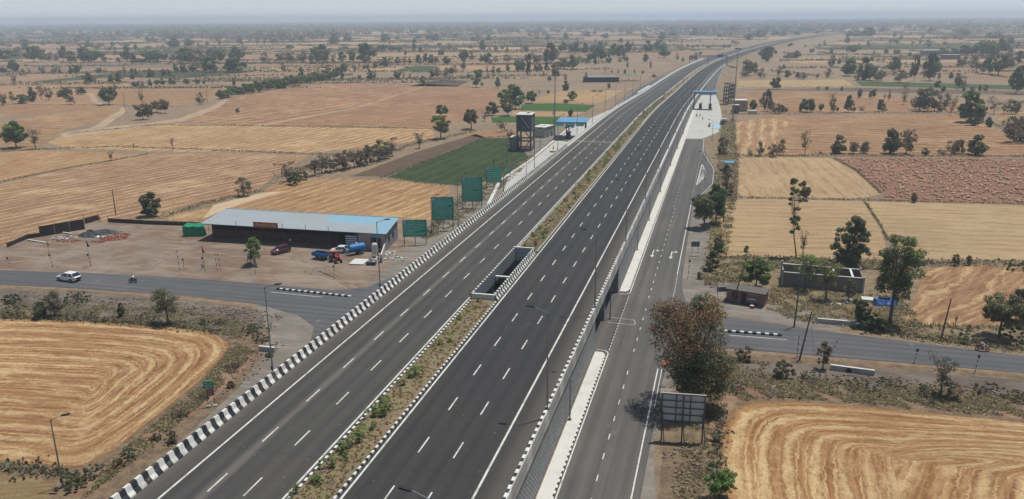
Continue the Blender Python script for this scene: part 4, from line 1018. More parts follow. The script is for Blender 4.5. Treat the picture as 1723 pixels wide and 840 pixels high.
rubble('brick_rubble', [(192, 401, 3.5, 2.2, 260), (205, 396, 2.2, 1.4, 90), (110, 405, 4, 1.5, 80), (165, 407, 2, 1, 50)], 'scattered red brick rubble in the yard', 'rubble', sizes=(.15, .36), mats=[m_brickr, m_brickr, simple('brick_rubble_pale', (.34, .16, .11), .9)])
rubble('debris', [(100, 402, 2.6, 1.2, 40), (118, 400, 2, 1, 30), (166, 399, 1.8, .9, 50), (190, 391, 1.8, .9, 26), (655, 428, 2.2, 1.6, 60), (668, 436, 2.0, 1.5, 50), (640, 436, 1.5, 1.5, 30), (1430, 508, 1.5, 1.0, 30), (1448, 512, 1.2, .8, 20), (1400, 512, 2, 1, 12)], 'pale debris and sacks lying about', 'debris', sizes=(.15, .5), mats=[m_white, m_concl, m_conc, m_yel if False else m_concg], seed=5)
rubble('stones', [(400, 530, 8, 3, 220), (420, 555, 4, 4, 140), (330, 520, 10, 2.5, 200), (250, 512, 10, 2.5, 160), (120, 503, 14, 2, 160), (436, 600, 2, 6, 80), (400, 640, 2, 5, 60), (1250, 625, 3, 2, 120), (1290, 640, 4, 2, 120), (1400, 640, 8, 2.5, 200), (1540, 650, 8, 2.5, 220), (1680, 665, 8, 2.5, 200), (1215, 480, 3, 3, 130), (1195, 470, 2, 4, 80), (1180, 660, 2, 3, 60), (1125, 690, 1.5, 4, 60), (1150, 780, 2.5, 4, 80)], 'loose stones and clods on the roadside verges', 'stones', sizes=(.08, .34), mats=[m_pebb, m_pebb, m_gravel, m_bank, m_bank], seed=9)
rubble('fallen_leaves', [(1180, 650, 3.2, 3.5, 500), (1195, 700, 2.2, 4, 450), (1150, 620, 2.5, 2.5, 160), (1205, 630, 2.2, 3, 200)], 'reddish fallen leaves under the large tree', 'leaves', sizes=(.08, .2), mats=[simple('fallen_leaf', (.20, .07, .035), .9, .3, 4), simple('fallen_leaf_dark', (.12, .055, .03), .9, .3, 4), m_bank], seed=12)
# logs / channels by the fence
for i, (a, c, l) in enumerate((((47, 405), (78, 410), 'long pale concrete beam lying at the foot of the fence'), ((96, 391), (122, 395), 'pale concrete beam lying behind the debris'), ((122, 385), (141, 386), 'short pale beam lying beside the tall fence'), ((145, 373), (165, 368), 'pale beam lying along the rear fence'))):
    p, q = at(*a), at(*c); d = q-p; b = MB(); b.box(((p.x+q.x)/2, (p.y+q.y)/2, .15), (d.length, .35, .28), m_conc, rz=math.atan2(d.y, d.x), top=m_concl); tag(b.build('concrete_beam'), l, 'beam', 'concrete beams in the yard')
# ---- brick kiosk by the side road
K = at(1222, 507); kz = -.26
r = empty('brick_kiosk', tuple(K), kz, 'small brick roadside kiosk with a dark flat roof under a tree', 'kiosk')
m_kb = simple('kiosk_brick', (.20, .115, .09), .9, .25, 1.2, dirt=(.24, .19, .17), dirtamt=.6); m_kr = simple('kiosk_roof', (.11, .10, .09), .9, .3, 1)
b = MB(); W_, D_, H_ = 6.4, 2.6, 2.35
b.box((W_/2, D_, H_/2), (W_, .2, H_), m_kb); b.box((.1, D_/2, H_/2), (.2, D_, H_), m_kb); b.box((W_-.1, D_/2, H_/2), (.2, D_, H_), m_kb)
for x0, x1, z0, z1 in ((0, .95, 0, H_), (.95, 1.75, 0, .85), (.95, 1.75, 1.9, H_), (1.75, 2.5, 0, H_), (2.5, 3.3, 2.05, H_), (3.3, 6.4, 0, H_)): b.box(((x0+x1)/2, 0, (z0+z1)/2), (x1-x0, .2, z1-z0), m_kb)
b.build('wall', r)
b = MB(); b.box((W_/2, D_/2-.2, H_+.09), (W_+.4, D_+.8, .14), m_kr); b.build('roof', r)
b = MB(); b.box((1.35, .06, 1.37), (.8, .05, 1.05), m_blk)
for k in range(4): b.box((1.05+.2*k, -.06, 1.37), (.04, .04, 1.05), m_dsteel)
b.build('window', r)
b = MB(); b.box((2.9, .12, 1.02), (.8, .05, 2.05), m_blk); b.build('door', r)
b = MB(); b.box((.45, -.16, 1.9), (.6, .1, .45), m_concg); b.build('meter_box', r)
r = empty('food_cart', tuple(at(1265, 513)), -.2, 'grey metal food cart standing in front of the brick kiosk', 'cart')
b = MB(); b.box((0, 0, .9), (1.5, 1.0, 1.0), m_concg); b.box((0, -.52, 1.15), (1.3, .04, .16), m_white); b.box((0, -.52, .8), (1.3, .04, .1), m_dsteel); b.build('body', r)
b = MB(); b.box((0, 0, 2.05), (1.7, 1.3, .08), m_concl)
for sx in (-1, 1):
    for sy in (-1, 1): b.box((sx*.7, sy*.45, 1.7), (.05, .05, .66), m_dsteel)
b.build('roof', r)
for sx in (-1, 1):
    b = MB(); b.tube([(sx*.55, -.54, .3), (sx*.55, -.44, .3)], .3, m_rub, 12); b.build('wheel', r)
b = MB(); b.box((0, 0, .25), (.6, .45, .5), m_red, top=m_white); o = b.build('icebox'); o.location = tuple(at(1265, 519)+Vector((0, 0, .03))); tag(o, 'small red and white box on the ground before the kiosk', 'box')
# ---- unfinished brick building
r = empty('unfinished_building', tuple(at(1315, 482)), -.035, 'unfinished roofless grey block building with pale concrete posts', 'building')
m_gb = simple('grey_block_wall', (.18, .165, .155), .95, .3, 1.4, dirt=(.2, .18, .165), dirtamt=.5)
LB, DB = 13.6, 5.2; b = MB()
b.box((LB/2, 0, 1.35), (LB, .22, 2.7), m_gb); b.box((LB/2, DB, 1.35), (LB, .22, 2.7), m_gb); b.box((LB-.1, DB/2, 1.35), (.22, DB-.25, 2.7), m_gb); b.box((.1, DB/2, 1.2), (.22, DB-.25, 2.4), m_gb); b.box((8.9, DB/2, 1.2), (.22, DB-.25, 2.4), m_gb)
b.build('wall', r)
for x, y, h in ((0, -.02, 3.3), (0, DB+.02, 3.4), (LB+.02, -.02, 3.0), (LB+.02, DB, 3.1), (4.5, DB+.03, 3.4)):
    b = MB(); b.box((x, y, h/2), (.32, .32, h), m_conc, top=m_concl); b.build('column', r)
b = MB(); b.box((LB/2, -.02, 2.76), (LB-.3, .3, .12), m_conc, top=m_concl); b.box((LB/2, DB+.02, 2.76), (LB-.3, .3, .12), m_conc, top=m_concl); b.box((8.9, DB/2, 2.5), (.35, DB-.3, .2), m_conc, top=m_white); b.box((11.8, DB/2, 2.7), (.35, DB-.3, .2), m_conc, top=m_white); b.build('ring_beam', r)
# ---- water tower (left toll)
def tower(loc, w_, d_, h, tz, label, mm, stair=True, rz=.06):
    r = empty('water_tower', loc, rz, label, 'water tower')
    for sx in (0, w_):
        for sy in (0, d_): b = MB(); b.box((sx, sy, h/2), (.55, .55, h-.3), mm); b.build('column', r)
    b = MB()
    for z in (.45, tz*.5, tz-.15):
        b.box((w_/2, 0, z), (w_, .38, .5), mm); b.box((w_/2, d_, z), (w_, .38, .5), mm); b.box((0, d_/2, z), (.38, d_, .5), mm); b.box((w_, d_/2, z), (.38, d_, .5), mm)
    b.build('beams', r)
    b = MB(); b.box((w_/2, d_/2, (tz+h)/2), (w_+.35, d_+.35, h-tz), mm); b.build('tank', r)
    b = MB(); b.box((w_/2, d_/2, h+.1), (w_+.9, d_+.9, .2), m_concl); b.box((w_*.7, d_*.6, h+.5), (1.2, 1.2, .6), m_concl); b.build('roof', r)
    if stair:
        b = MB(); b.tube([(w_*.35, -.3, h-.8), (w_*.9, -.3, tz+.9)], .12, m_concl, 5); b.tube([(w_*.45, .6, .2), (w_*.9, .6, tz*.5)], .2, m_concg, 5); b.tube([(w_*.9, d_*.5, tz*.5), (w_*.3, d_*.5, tz)], .2, m_concg, 5); b.build('stairs', r)
tower((-72.8, 283.2, 0), 5.0, 7.5, 13.2, 7.6, 'dark concrete water tower on four legs beside the left toll', simple('tower_concrete', (.085, .09, .105), .85, .2, .5, dirt=(.14, .14, .14), dirtamt=.4))
def hut(name, loc, w_, d_, h, m, label, rz=YAW, door=1, roof=m_concl, win=1, cat='building'):
    r = empty(name, loc, rz, label, cat)
    b = MB(); b.box((0, 0, h/2), (w_, d_, h), m); b.build('wall', r)
    b = MB(); b.box((0, 0, h+.09), (w_+.4, d_+.4, .18), roof); b.build('roof', r)
    for k in range(door): b = MB(); b.box((-w_*.25+w_*.5*k, -d_/2-.02, 1.05), (.95, .06, 2.1), m_blk); b.build('door', r)
    for k in range(win): b = MB(); b.box((w_*.22, -d_/2-.02, h*.62), (.9, .06, .8), m_glass); b.build('window', r)
    return r
hut('toll_office', (-71.6, 322, 0), 9, 5.5, 4.2, m_conc, 'grey flat-roofed block building behind the water tower', YAW+1.1, 2)
hut('pump_room', (-74.8, 287.5, 0), 2.6, 5, 4.6, m_concg, 'plain grey room against the left side of the water tower', .06, 0, win=0)
hut('cabin', (-66, 352, 0), 3.6, 2.8, 2.6, simple('pale_blue_panel', (.26, .30, .34), .6), 'small pale blue cabin beyond the left toll canopy', YAW)
hut('toll_office', (7.8, 433, 0), 6.5, 7, 5.6, simple('tan_plaster', (.30, .24, .19), .85, dirt=(.2, .16, .13), dirtamt=.4), 'tan two-part building beside the right toll plaza', .15, 1)
hut('generator_room', (5.6, 421, 0), 3.0, 3, 4.2, simple('brown_panel', (.13, .09, .08), .8), 'brown and white panelled room in front of the tan toll building', .15, 1, win=0)
hut('guard_booth', (.2, 374.5, 0), 2.2, 2.0, 2.6, m_concl, 'small white guard booth at the edge of the right toll apron', .05, 1)
hut('white_tank_shed', (13.8, 420, 0), 4.2, 2.6, 1.7, m_concl, 'low white structure right of the tan toll building', .05, 0, win=0)
r = empty('shelter', (2.6, 253, 0), YAW-.05, 'small blue-roofed shelter with grey equipment by the field corner', 'shelter')
b = MB(); b.box((0, 0, 4.0), (3.0, 2.2, .12), m_bluep, tilt=('X', .12)); b.build('roof', r)
for sx in (-1, 1):
    for sy in (-1, 1): b = MB(); b.tube([(sx*1.35, sy*.95, 0), (sx*1.35, sy*.95, 4.0)], .06, m_steel, 6); b.build('post', r)
b = MB(); b.box((-.2, 0, 1.2), (1.6, 1.1, 1.2), m_concg); b.box((.9, .2, 1.0), (.7, .9, .9), m_dsteel); b.box((0, 0, .55), (2.7, 1.9, .12), m_conc); b.build('generator', r)
# steel racks beside the right ramp
r = empty('scaffold', (0, 0, 0), 0, 'dark blue steel scaffold frames stacked beside the right ramp', 'scaffold')
for gx, gy, gh in ((-.8, 462, 9.5), (2.2, 470, 10.5), (-.5, 486, 10), (3.0, 500, 9)):
    b = MB()
    for sx in (0, 1, 2):
        for sy in (0, 1): b.box((gx+sx*1.25, gy+sy*5, gh/2), (.35, .5, gh), m_concd)
    for z in np.arange(1.2, gh+.1, 2.1):
        for sy in (0, 1): b.box((gx+1.25, gy+sy*5, z), (2.9, .35, .35), m_concd)
        for sx in (0, 1, 2): b.box((gx+sx*1.25, gy+2.5, z), (.3, 5, .3), m_concd)
    b.build('frame', r)
# ---- toll canopies
def canopy(loc, rz, W_, D_, z, cols, label, green):
    r = empty('toll_canopy', loc, rz, label, 'toll canopy')
    b = MB(); b.box((W_/2, D_/2, z), (W_, D_, .22), m_bluep); b.box((W_/2, -.03, z-.28), (W_, .1, .5), m_bluep); b.box((W_/2, D_+.03, z-.28), (W_, .1, .5), m_bluep)
    for k in range(int(W_/1.1)): b.box((.6+1.1*k, D_/2, z+.13), (.07, D_-.1, .05), m_bluep)
    b.build('roof', r)
    b = MB()
    for y in (.8, D_/2, D_-.8):
        b.tube([(.2, y, z-.35), (W_-.2, y, z-.35)], .09, m_sblue, 5); b.tube([(.2, y, z-.95), (W_-.2, y, z-.95)], .07, m_sblue, 5)
        for k in range(int(W_/1.2)): b.tube([(.3+1.2*k, y, z-.95), (.9+1.2*k, y, z-.35)], .04, m_sblue, 4)
    b.build('truss', r)
    for x, y in cols:
        b = MB(); b.box((x, y, z/2-.2), (.42, .42, z-.4), m_sblue); b.box((x, y, .6), (.7, .7, 1.2), m_concd); b.build('column', r)
    for k, (x, w_) in enumerate(green):
        b = MB(); b.box((x, -.12, z-.95), (w_, .08, 1.1), m_sgreen); pn = b.build('sign_panel', r)
        b = MB(); rr = random.Random(k)
        for j in range(4): b.box((x-w_*.3+w_*.2*j, -.175, z-.95+rr.uniform(-.1, .2)), (w_*.14, .02, .3), m_txtw)
        b.build('lettering', pn)
    return r
canopy((-64.3, 312.0, 0), .09, 12.2, 15, 7.3, [(4.0, 2.5), (4.0, 12.5), (11.0, 9), (11.0, 13)], 'blue-roofed toll canopy with green signs on the left of the highway', [(1.6, 2.8), (5.6, 2.8), (9.6, 3.0)])
canopy((-16.2, 433.5, 0), .045, 12.1, 6.0, 9.3, [(.75, 1), (.75, 5), (9.0, 1), (9.0, 5)], 'blue-roofed toll canopy over the right service road', [])
def tollbooth(loc, label, L_=9, rz=0):
    r = empty('toll_booth', loc, rz, label, 'toll booth')
    b = MB(); b.box((0, 0, .14), (1.9, L_, .28), m_concl)
    b.tube([(0, -L_/2, 0), (0, -L_/2, .28)], .95, m_yel, 12); b.build('island', r)
    b = MB(); b.box((0, 1, 1.5), (1.4, 2.2, 2.4), m_dsteel); b.build('booth', r)
    b = MB(); b.box((0, 1, 2.0), (1.44, 1.9, .9), m_glass); b.build('window', r)
    b = MB(); b.box((0, 1, 2.78), (1.8, 2.7, .14), m_concg); b.build('roof', r)
    b = MB()
    for k in range(5): b.tube([(0, -L_/2+.3, .28+.16*k), (0, -L_/2+.3, .28+.16*(k+1))], .2, m_yel if k % 2 else m_blk, 8)
    b.build('bollard', r)
    b = MB(); b.box((.8, -1.2, .9), (.3, .3, 1.1), m_yel); b.tube([(.8, -1.2, 1.2), (3.4, -1.2, 1.2)], .05, m_white, 6); b.build('boom_gate', r)
tollbooth((-12.3, 437.5, .06), 'toll booth on its island under the middle of the right canopy'); tollbooth((-7.3, 436, .06), 'toll booth on its island by the right canopy column'); tollbooth((-59.9, 316, .07), 'toll booth under the left canopy', 12, .05)
b = MB(); b.box((-59.4, 284, .4), (2.0, 3.5, .7), m_yel, top=m_concl); b.tube([(-59.4, 284, .7), (-59.4, 284, 2.2)], .2, m_yel, 8)
tag(b.build('island_nose'), 'yellow and orange island nose before the left toll booth', 'island')
b = MB(); b.box((-3.2, 368, .10), (4.2, 15, .06), simple('faded_blue_paint', (.30, .42, .48), .8)); struct(b.build('painted_bay'))
b = MB(); b.box((-5.9, 369, .5), (.8, 8, .8), m_wood); tag(b.build('kerb_stack'), 'stack of brown kerb pieces on the right toll apron', 'kerb stack')
# gantry over the road further on
r = empty('sign_gantry', (0, 0, 0), 0, 'blue overhead gantry across the distant highway', 'gantry')
yg = 800; c = cX(yg); b = MB(); b.tube([(c-50, yg, ZH+5), (c-15.5, yg+0, ZH+5)], .35, m_sblue, 6); b.tube([(c-50, yg, ZH+3.8), (c-15.5, yg+0, ZH+3.8)], .35, m_sblue, 6); b.build('beam', r)
for x in (-50, -33, -15.5): b = MB(); b.box((c+x, yg, (ZH+5)/2), (.6, .6, ZH+5), m_sblue); b.build('post', r)
b = MB(); b.box((c-22, yg-.5, ZH+4.6), (4.5, .2, 2.6), simple('blue_sign_face', (.04, .13, .26), .5)); b.build('sign_panel', r)
# distant sheds
hut('farm_shed', (-92, 614, 0), 26, 12, 3.6, simple('black_sheet', (.03, .032, .035), .8), 'black-walled farm shed in the fields beyond the left toll', YAW, 1, m_concg, 0, 'farm shed')
r = empty('net_shelter', (-76, 622, 0), YAW, 'green netting spread beside the black farm shed', 'shelter'); b = MB()
for k in range(6): b.face([(-5+3*k, 0, 4.6-.5*(k % 2)), (-2+3*k, 0, 4.0+.5*(k % 2)), (-2+3*k, 7, 4.2), (-5+3*k, 7, 4.4)], m_net)
b.build('net', r)
for x in (-5, 4, 13): b = MB(); b.tube([(x, 0, 0), (x, 0, 4.4)], .1, m_wood, 5); b.build('post', r)
hut('farmhouse', (236, 1085, 0), 20, 9, 6, m_concg, 'distant farmhouse with a white roof among dark trees on the right', YAW, 0, m_white, 0, 'farmhouse'); hut('farmhouse', (236, 990, 0), 18, 8, 5, simple('brown_wall', (.16, .12, .11)), 'distant low brown building with a pale roof on the right', YAW, 0, m_concl, 0, 'farmhouse')
# ---- yard pieces
def wtank(px, py, hpx, label, col=m_concl):
    p = at(px, py); h = hgt(p, hpx); r = empty('water_tank', tuple(p), 0, label, 'water tank')
    b = MB(); n = 16; pr = [(0, 1.0), (.55, 1.0), (.6, 1.08), (.6, h-.35), (.5, h-.12), (.22, h-.05), (.22, h), (0, h)]
    for k in range(n):
        a0, a1 = 2*PI*k/n, 2*PI*(k+1)/n
        for j in range(len(pr)-1):
            b.face([(pr[j][0]*math.cos(a0), pr[j][0]*math.sin(a0), pr[j][1]), (pr[j][0]*math.cos(a1), pr[j][0]*math.sin(a1), pr[j][1]), (pr[j+1][0]*math.cos(a1), pr[j+1][0]*math.sin(a1), pr[j+1][1]), (pr[j+1][0]*math.cos(a0), pr[j+1][0]*math.sin(a0), pr[j+1][1])], col)
    b.build('tank', r)
    b = MB()
    for sx in (-1, 1):
        for sy in (-1, 1): b.box((sx*.4, sy*.4, .5), (.1, .1, 1.0), m_dsteel)
    b.box((0, 0, .95), (1.0, 1.0, .08), m_dsteel); b.build('stand', r)
wtank(422, 443, 20, 'white water tank on a stand beside the bright green yard tree'); wtank(631, 433, 24, 'pale water tank on a blue stand in front of the shed corner')
b = MB(); p = at(604, 442); b.box((p.x, p.y, .2), (3.0, 3.6, .12), m_concl, rz=.1); b.box((p.x, p.y, .08), (2.6, 3.2, .14), m_concg, rz=.1); tag(b.build('concrete_slab'), 'pale concrete slab lying on the yard before the tanker', 'slab')
b = MB(); p, q = at(642, 443), at(651, 414); d = q-p; b.box(((p.x+q.x)/2, (p.y+q.y)/2, .9), (d.length, .25, 1.8), m_conc, rz=math.atan2(d.y, d.x), top=m_concl); tag(b.build('boundary_wall'), 'low grey wall running from the shed corner towards the highway', 'wall')
r = empty('steel_drum_rig', tuple(at(625, 446)), .2, 'dark steel trough machine beside the concrete slab', 'machine')
b = MB(); b.box((0, 0, .45), (1.9, 1.0, .5), m_dsteel); b.box((0, 0, .72), (1.7, .8, .1), m_concg); b.build('trough', r); b = MB(); b.tube([(0, 0, .7), (0, 0, 1.5)], .25, m_conc, 8); b.build('hopper', r)
for sx in (-1, 1): b = MB(); b.tube([(sx*.6, -.55, .28), (sx*.6, -.45, .28)], .27, m_rub, 10); b.build('wheel', r)
r = empty('signal_box', tuple(at(1213, 209)), 0, 'small grey cabinet on the verge by the guard booth', 'cabinet'); b = MB(); b.box((0, 0, .7), (.9, .6, 1.4), m_concg); b.build('body', r); b = MB(); b.box((0, 0, 1.44), (1.0, .7, .08), m_concd); b.build('lid', r)
# median signboard at distance
r = empty('median_sign', (-33.2, 333, ZH+.2), 0, 'small pale signboard standing in the highway median', 'sign'); b = MB(); b.box((0, 0, 1.1), (2.0, .1, 1.0), m_concl); b.build('panel', r)
for x in (-.8, .8): b = MB(); b.box((x, .1, .7), (.1, .1, 1.4), m_dsteel); b.build('post', r)
# blue tarpaulin car-like bundle beside the eucalyptus
# ================================================================ VEGETATION
def leafmat(name, c, tr=.25):
    t = NT(name); P = t.pos(); n = t.noise(1.2, P, 3, .6); k = t.math('MULTIPLY_ADD', n, .9, .55)
    rnd = t.n('ObjectInfo').outputs['Random']
    k2 = t.math('MULTIPLY', k, t.math('MULTIPLY_ADD', rnd, .28, .84))
    col = t.mix(1.0, c, t.n('CombineColor', i0=k2, i1=k, i2=k).outputs[0], 'MULTIPLY')
    t.out(col, .6)
    tb = t.n('BsdfTranslucent'); t.t.links.new(col, tb.inputs[0]); mx = t.n('MixShader'); mx.inputs[0].default_value = tr
    t.t.links.new(t.b.outputs[0], mx.inputs[1]); t.t.links.new(tb.outputs[0], mx.inputs[2])
    t.t.links.new(mx.outputs[0], t.t.nodes['Material Output'].inputs['Surface']); return t.m
L_g = leafmat('leaf_green', (.14, .185, .070), .34); L_gb = leafmat('leaf_bright_green', (.20, .29, .07), .35); L_gd = leafmat('leaf_dark_green', (.105, .132, .066), .34)
L_o = leafmat('leaf_olive', (.165, .165, .08), .32); L_ol = leafmat('leaf_pale_olive', (.25, .24, .12), .32); L_b = leafmat('leaf_brown', (.20, .145, .10), .32); L_r = leafmat('leaf_reddish', (.18, .105, .055)); L_ro = leafmat('leaf_ochre', (.25, .175, .085))
L_dk = leafmat('leaf_dull_dark', (.130, .122, .086), .32); L_st = leafmat('dry_grass_blade', (.50, .38, .20), .5); L_dg = leafmat('dry_grass_dull', (.33, .26, .15), .5)
m_bark = simple('bark', (.13, .105, .085), .95, .35, 3); m_barkd = simple('dark_bark', (.08, .066, .056), .95, .3, 3)
def quads_obj(name, V, mi, mats, parent=None, extra=None):
    """V: (n,4,3) array of leaf quads"""
    n = len(V); me = bpy.data.meshes.new(name); nv = n*4
    me.vertices.add(nv); me.vertices.foreach_set('co', V.reshape(-1).astype(np.float32))
    me.loops.add(nv); me.loops.foreach_set('vertex_index', np.arange(nv, dtype=np.int32))
    me.polygons.add(n); me.polygons.foreach_set('loop_start', np.arange(0, nv, 4, dtype=np.int32)); me.polygons.foreach_set('loop_total', np.full(n, 4, dtype=np.int32))
    for m in mats: me.materials.append(m)
    me.polygons.foreach_set('material_index', np.asarray(mi, dtype=np.int32)); me.update(calc_edges=True)
    o = bpy.data.objects.new(name, me); COL.objects.link(o)
    if parent: o.parent = parent
    return o
def leaves(rs, C, Rr, n, size, up=.35):
    """n leaf quads spread over clusters with centres C and radii Rr"""
    C = np.asarray(C, float); Rr = np.asarray(Rr, float); w_ = Rr**2; idx = rs.choice(len(C), n, p=w_/w_.sum())
    d = rs.normal(size=(n, 3)); d /= np.linalg.norm(d, axis=1, keepdims=True)
    r_ = rs.uniform(.35, 1.0, n)**.6*rs.uniform(.75, 1.12, n)
    P = C[idx]+d*(Rr[idx]*r_)[:, None]*np.array([1, 1, .75])
    nn = d*.8+rs.normal(size=(n, 3))*.7; nn[:, 2] += up; nn /= np.linalg.norm(nn, axis=1, keepdims=True)
    a = np.cross(nn, rs.normal(size=(n, 3))); a /= np.linalg.norm(a, axis=1, keepdims=True); b_ = np.cross(nn, a)
    s_ = size*rs.uniform(.55, 1.25, n)[:, None]
    return np.stack([P-a*s_, P-b_*s_*.55, P+a*s_, P+b_*s_*.55], 1), idx
def crown_points(rs, k, w_, h, z0, shape, fk=1.0, fr=1.0):
    """cluster centres in an uneven crown between z0 and h"""
    C, R_ = [], []; k = int(k*fk)
    lob = rs.uniform(.72, 1.15, 8)
    while len(C) < k:
        a = rs.uniform(0, 2*PI); t = rs.uniform(0, 1); q = rs.uniform(.15, 1)**.6
        prof = {'round': math.sin(PI*min(1, .12+t*.88))**.6, 'umbrella': .55+.5*t if t < .8 else 1.0-(t-.8)*2.2, 'tall': .55+.45*math.sin(PI*t), 'cone': 1-.7*t, 'vase': .35+.7*t, 'oak': .16+.84*math.sin(PI*min(1, .1+t*.66)), 'clump': 1-.45*t}[shape]
        rr = w_/2*prof*lob[int(a/(2*PI)*8) % 8]*q*.86
        C.append((rr*math.cos(a), rr*math.sin(a), z0+(h-z0)*(.06+.84*t))); R_.append(fr*min(w_, h*.9)*rs.uniform(.12, .24))
    return C, R_
def limbs(b, rs, C, w_, h, z0, r0, m, every=1, lean=(0, 0), twigs=0):
    top = z0+(h-z0)*.35; f = (lean[0], lean[1])
    T = [(0, 0, -.1), (f[0]*.3+rs.uniform(-.02, .02)*h, f[1]*.3, z0*.5), (f[0]*.7, f[1]*.7, z0), (f[0], f[1], top)]
    b.tube(T, [r0*1.25, r0*.95, r0*.8, r0*.45], m, 7)
    for c in C[::every]:
        s_ = rs.uniform(.6, 1.0); st = Vector(T[2]).lerp(Vector(T[3]), s_*.9); c = Vector(c); md = st.lerp(c, .5)+Vector((rs.uniform(-.05, .05)*w_, rs.uniform(-.05, .05)*w_, -.04*h*rs.uniform(0, 1)))
        b.tube([st, md, c], [r0*.35, r0*.2, r0*.06], m, 4, False)
        for _ in range(twigs):
            e = c+Vector((rs.normal()*.09*w_, rs.normal()*.09*w_, rs.uniform(-.02, .1)*h)); b.tube([md.lerp(c, rs.uniform(.2, 1)), e], [r0*.1, r0*.03], m, 3, False)
KIND = {
 'green': dict(mats=(L_g, L_gb, L_gd), pr=(.55, .17, .28), shape='round', z0=.22, k=26, dens=1.0),
 'bright': dict(mats=(L_gb, L_g, L_ol), pr=(.5, .3, .2), shape='round', z0=.25, k=22, dens=.8),
 'dark': dict(mats=(L_gd, L_dk, L_g), pr=(.5, .3, .2), shape='round', z0=.08, k=24, dens=1.0),
 'olive': dict(mats=(L_o, L_ol, L_dk), pr=(.5, .25, .25), shape='umbrella', z0=.3, k=26, dens=.75),
 'brown': dict(mats=(L_b, L_dk, L_o), pr=(.4, .35, .25), shape='round', z0=.15, k=20, dens=.42),
 'red': dict(mats=(L_r, L_ro, L_gd, L_o), pr=(.27, .16, .33, .24), shape='oak', z0=.10, k=66, dens=.9),
 'tall': dict(mats=(L_g, L_o, L_gb), pr=(.45, .4, .15), shape='tall', z0=.25, k=34, dens=.6),
 'bare': dict(mats=(L_b, L_dk, L_o), pr=(.5, .3, .2), shape='vase', z0=.25, k=22, dens=.10),
 'airy': dict(mats=(L_ol, L_gb, L_o), pr=(.4, .3, .3), shape='umbrella', z0=.3, k=26, dens=.42),
 'thicket': dict(mats=(L_gd, L_dk, L_o, L_b), pr=(.25, .3, .35, .1), shape='clump', z0=.0, k=34, dens=1.0),
 'bush': dict(mats=(L_g, L_o, L_gd), pr=(.4, .3, .3), shape='round', z0=.0, k=16, dens=.9),
 'brush': dict(mats=(L_b, L_o, L_dk, L_dg), pr=(.3, .25, .25, .2), shape='round', z0=.0, k=16, dens=.5),
}
def tree(px, py, hpx, wpx, kind, label, cat='tree', name=None, leaf=.24, n=3000, seed=None, loc=None, group=None, lean=(0, 0), one=False, h=None, w_=None, twigs=2, z=0, shape=None, fk=1.7, fr=.68):
    K = KIND[kind]; p = Vector(loc) if loc else at(px, py); h = h or hgt(p, hpx); w_ = w_ or wid(p, wpx)
    seed = seed if seed is not None else int(px*7+py*13) % 99991; rs = np.random.RandomState(seed)
    z0 = K['z0']*h; C, R_ = crown_points(rs, K['k'], w_, h, z0, shape or K['shape'], fk, fr); C = [(c[0]+lean[0]*min(1.25, c[2]/h*1.55), c[1]+lean[1]*c[2]/h*1.4, c[2]) for c in C]
    name = name or (cat.replace(' ', '_') if cat else 'tree')
    nl = int(n*K['dens'])
    V, idx = leaves(rs, C, R_, nl, leaf); cl = rs.choice(len(K['mats']), len(C), p=K['pr'])
    if kind == 'red': cl = np.array([rs.choice([0, 1, 3, 1, 0, 2, 3]) if c[2] > h*(.55+.12*rs.normal()) else rs.choice([2, 3, 2, 2]) for c in C])
    mi = np.where(rs.uniform(size=nl) < (.9 if kind == 'red' else .75), cl[idx], rs.choice(len(K['mats']), nl, p=K['pr']))
    V[:, :, 2] = np.maximum(V[:, :, 2], .02)
    r = empty(name, (p.x, p.y, z), 0, label, cat, group)
    b = MB(); limbs(b, rs, C, w_, h, max(z0, .12*h), max(.05, min(h*.026, w_*.026+.05)), m_barkd if kind in ('dark', 'red', 'brown') else m_bark, 1, lean, twigs)
    b.build('trunk', r); quads_obj('crown', V, mi, K['mats'], r)
    return r
# foreground and roadside trees, each where the photograph has it
tree(1188, 690, 192, 132, 'red', 'large tree with reddish brown and green leaves between the service road and the billboard', leaf=.155, n=29000, seed=11, lean=(-2.4, .6), h=15.2, w_=12.0, twigs=1)
tree(1212, 842, 56, 56, 'bright', 'bright green feathery bush at the bottom edge of the picture below the billboard', 'bush', leaf=.14, n=3600, shape='round')
tree(430, 447, 50, 38, 'bright', 'bright green small tree standing alone in the dirt yard', leaf=.17, n=3600)
tree(283, 546, 60, 56, 'olive', 'thin-leafed umbrella-shaped tree on the rocky verge below the side road', leaf=.13, n=4200, seed=4)
tree(92, 534, 46, 44, 'brown', 'dark scrubby small tree on the verge left of the round field', leaf=.15, n=3600)
tree(68, 536, 30, 26, 'dark', 'dark low bush beside the scrubby small tree on the left verge', 'bush', leaf=.14, n=1800)
tree(205, 534, 26, 16, 'dark', 'narrow dark shrub above the round field', 'bush', leaf=.12, n=1300)
tree(255, 364, 43, 44, 'dark', 'dark bushy tree behind the low yard fence', leaf=.28, n=3600)
tree(410, 331, 35, 34, 'brown', 'half-bare dark tree at the field track behind the shed', leaf=.22, n=2600)
tree(28, 249, 45, 50, 'green', 'round dense green tree at the left edge of the picture', leaf=.42, n=4500)
tree(60, 251, 34, 30, 'bare', 'half-bare brown tree next to the round green tree at the left edge', leaf=.3, n=3000)
tree(187, 271, 17, 14, 'bare', 'small bare sapling at the corner of two stubble fields', leaf=.2, n=1500)
tree(291, 254, 28, 12, 'bare', 'forked dead tree on the field boundary', 'dead tree', leaf=.2, n=500); tree(225, 252, 12, 8, 'bare', 'short broken dead trunk on the field boundary', 'dead tree', leaf=.2, n=300)
tree(1497, 545, 154, 92, 'tall', 'tall slender tree with an airy crown beside the stubble field on the right', leaf=.2, n=11500, fk=2.4, fr=.55, seed=21)
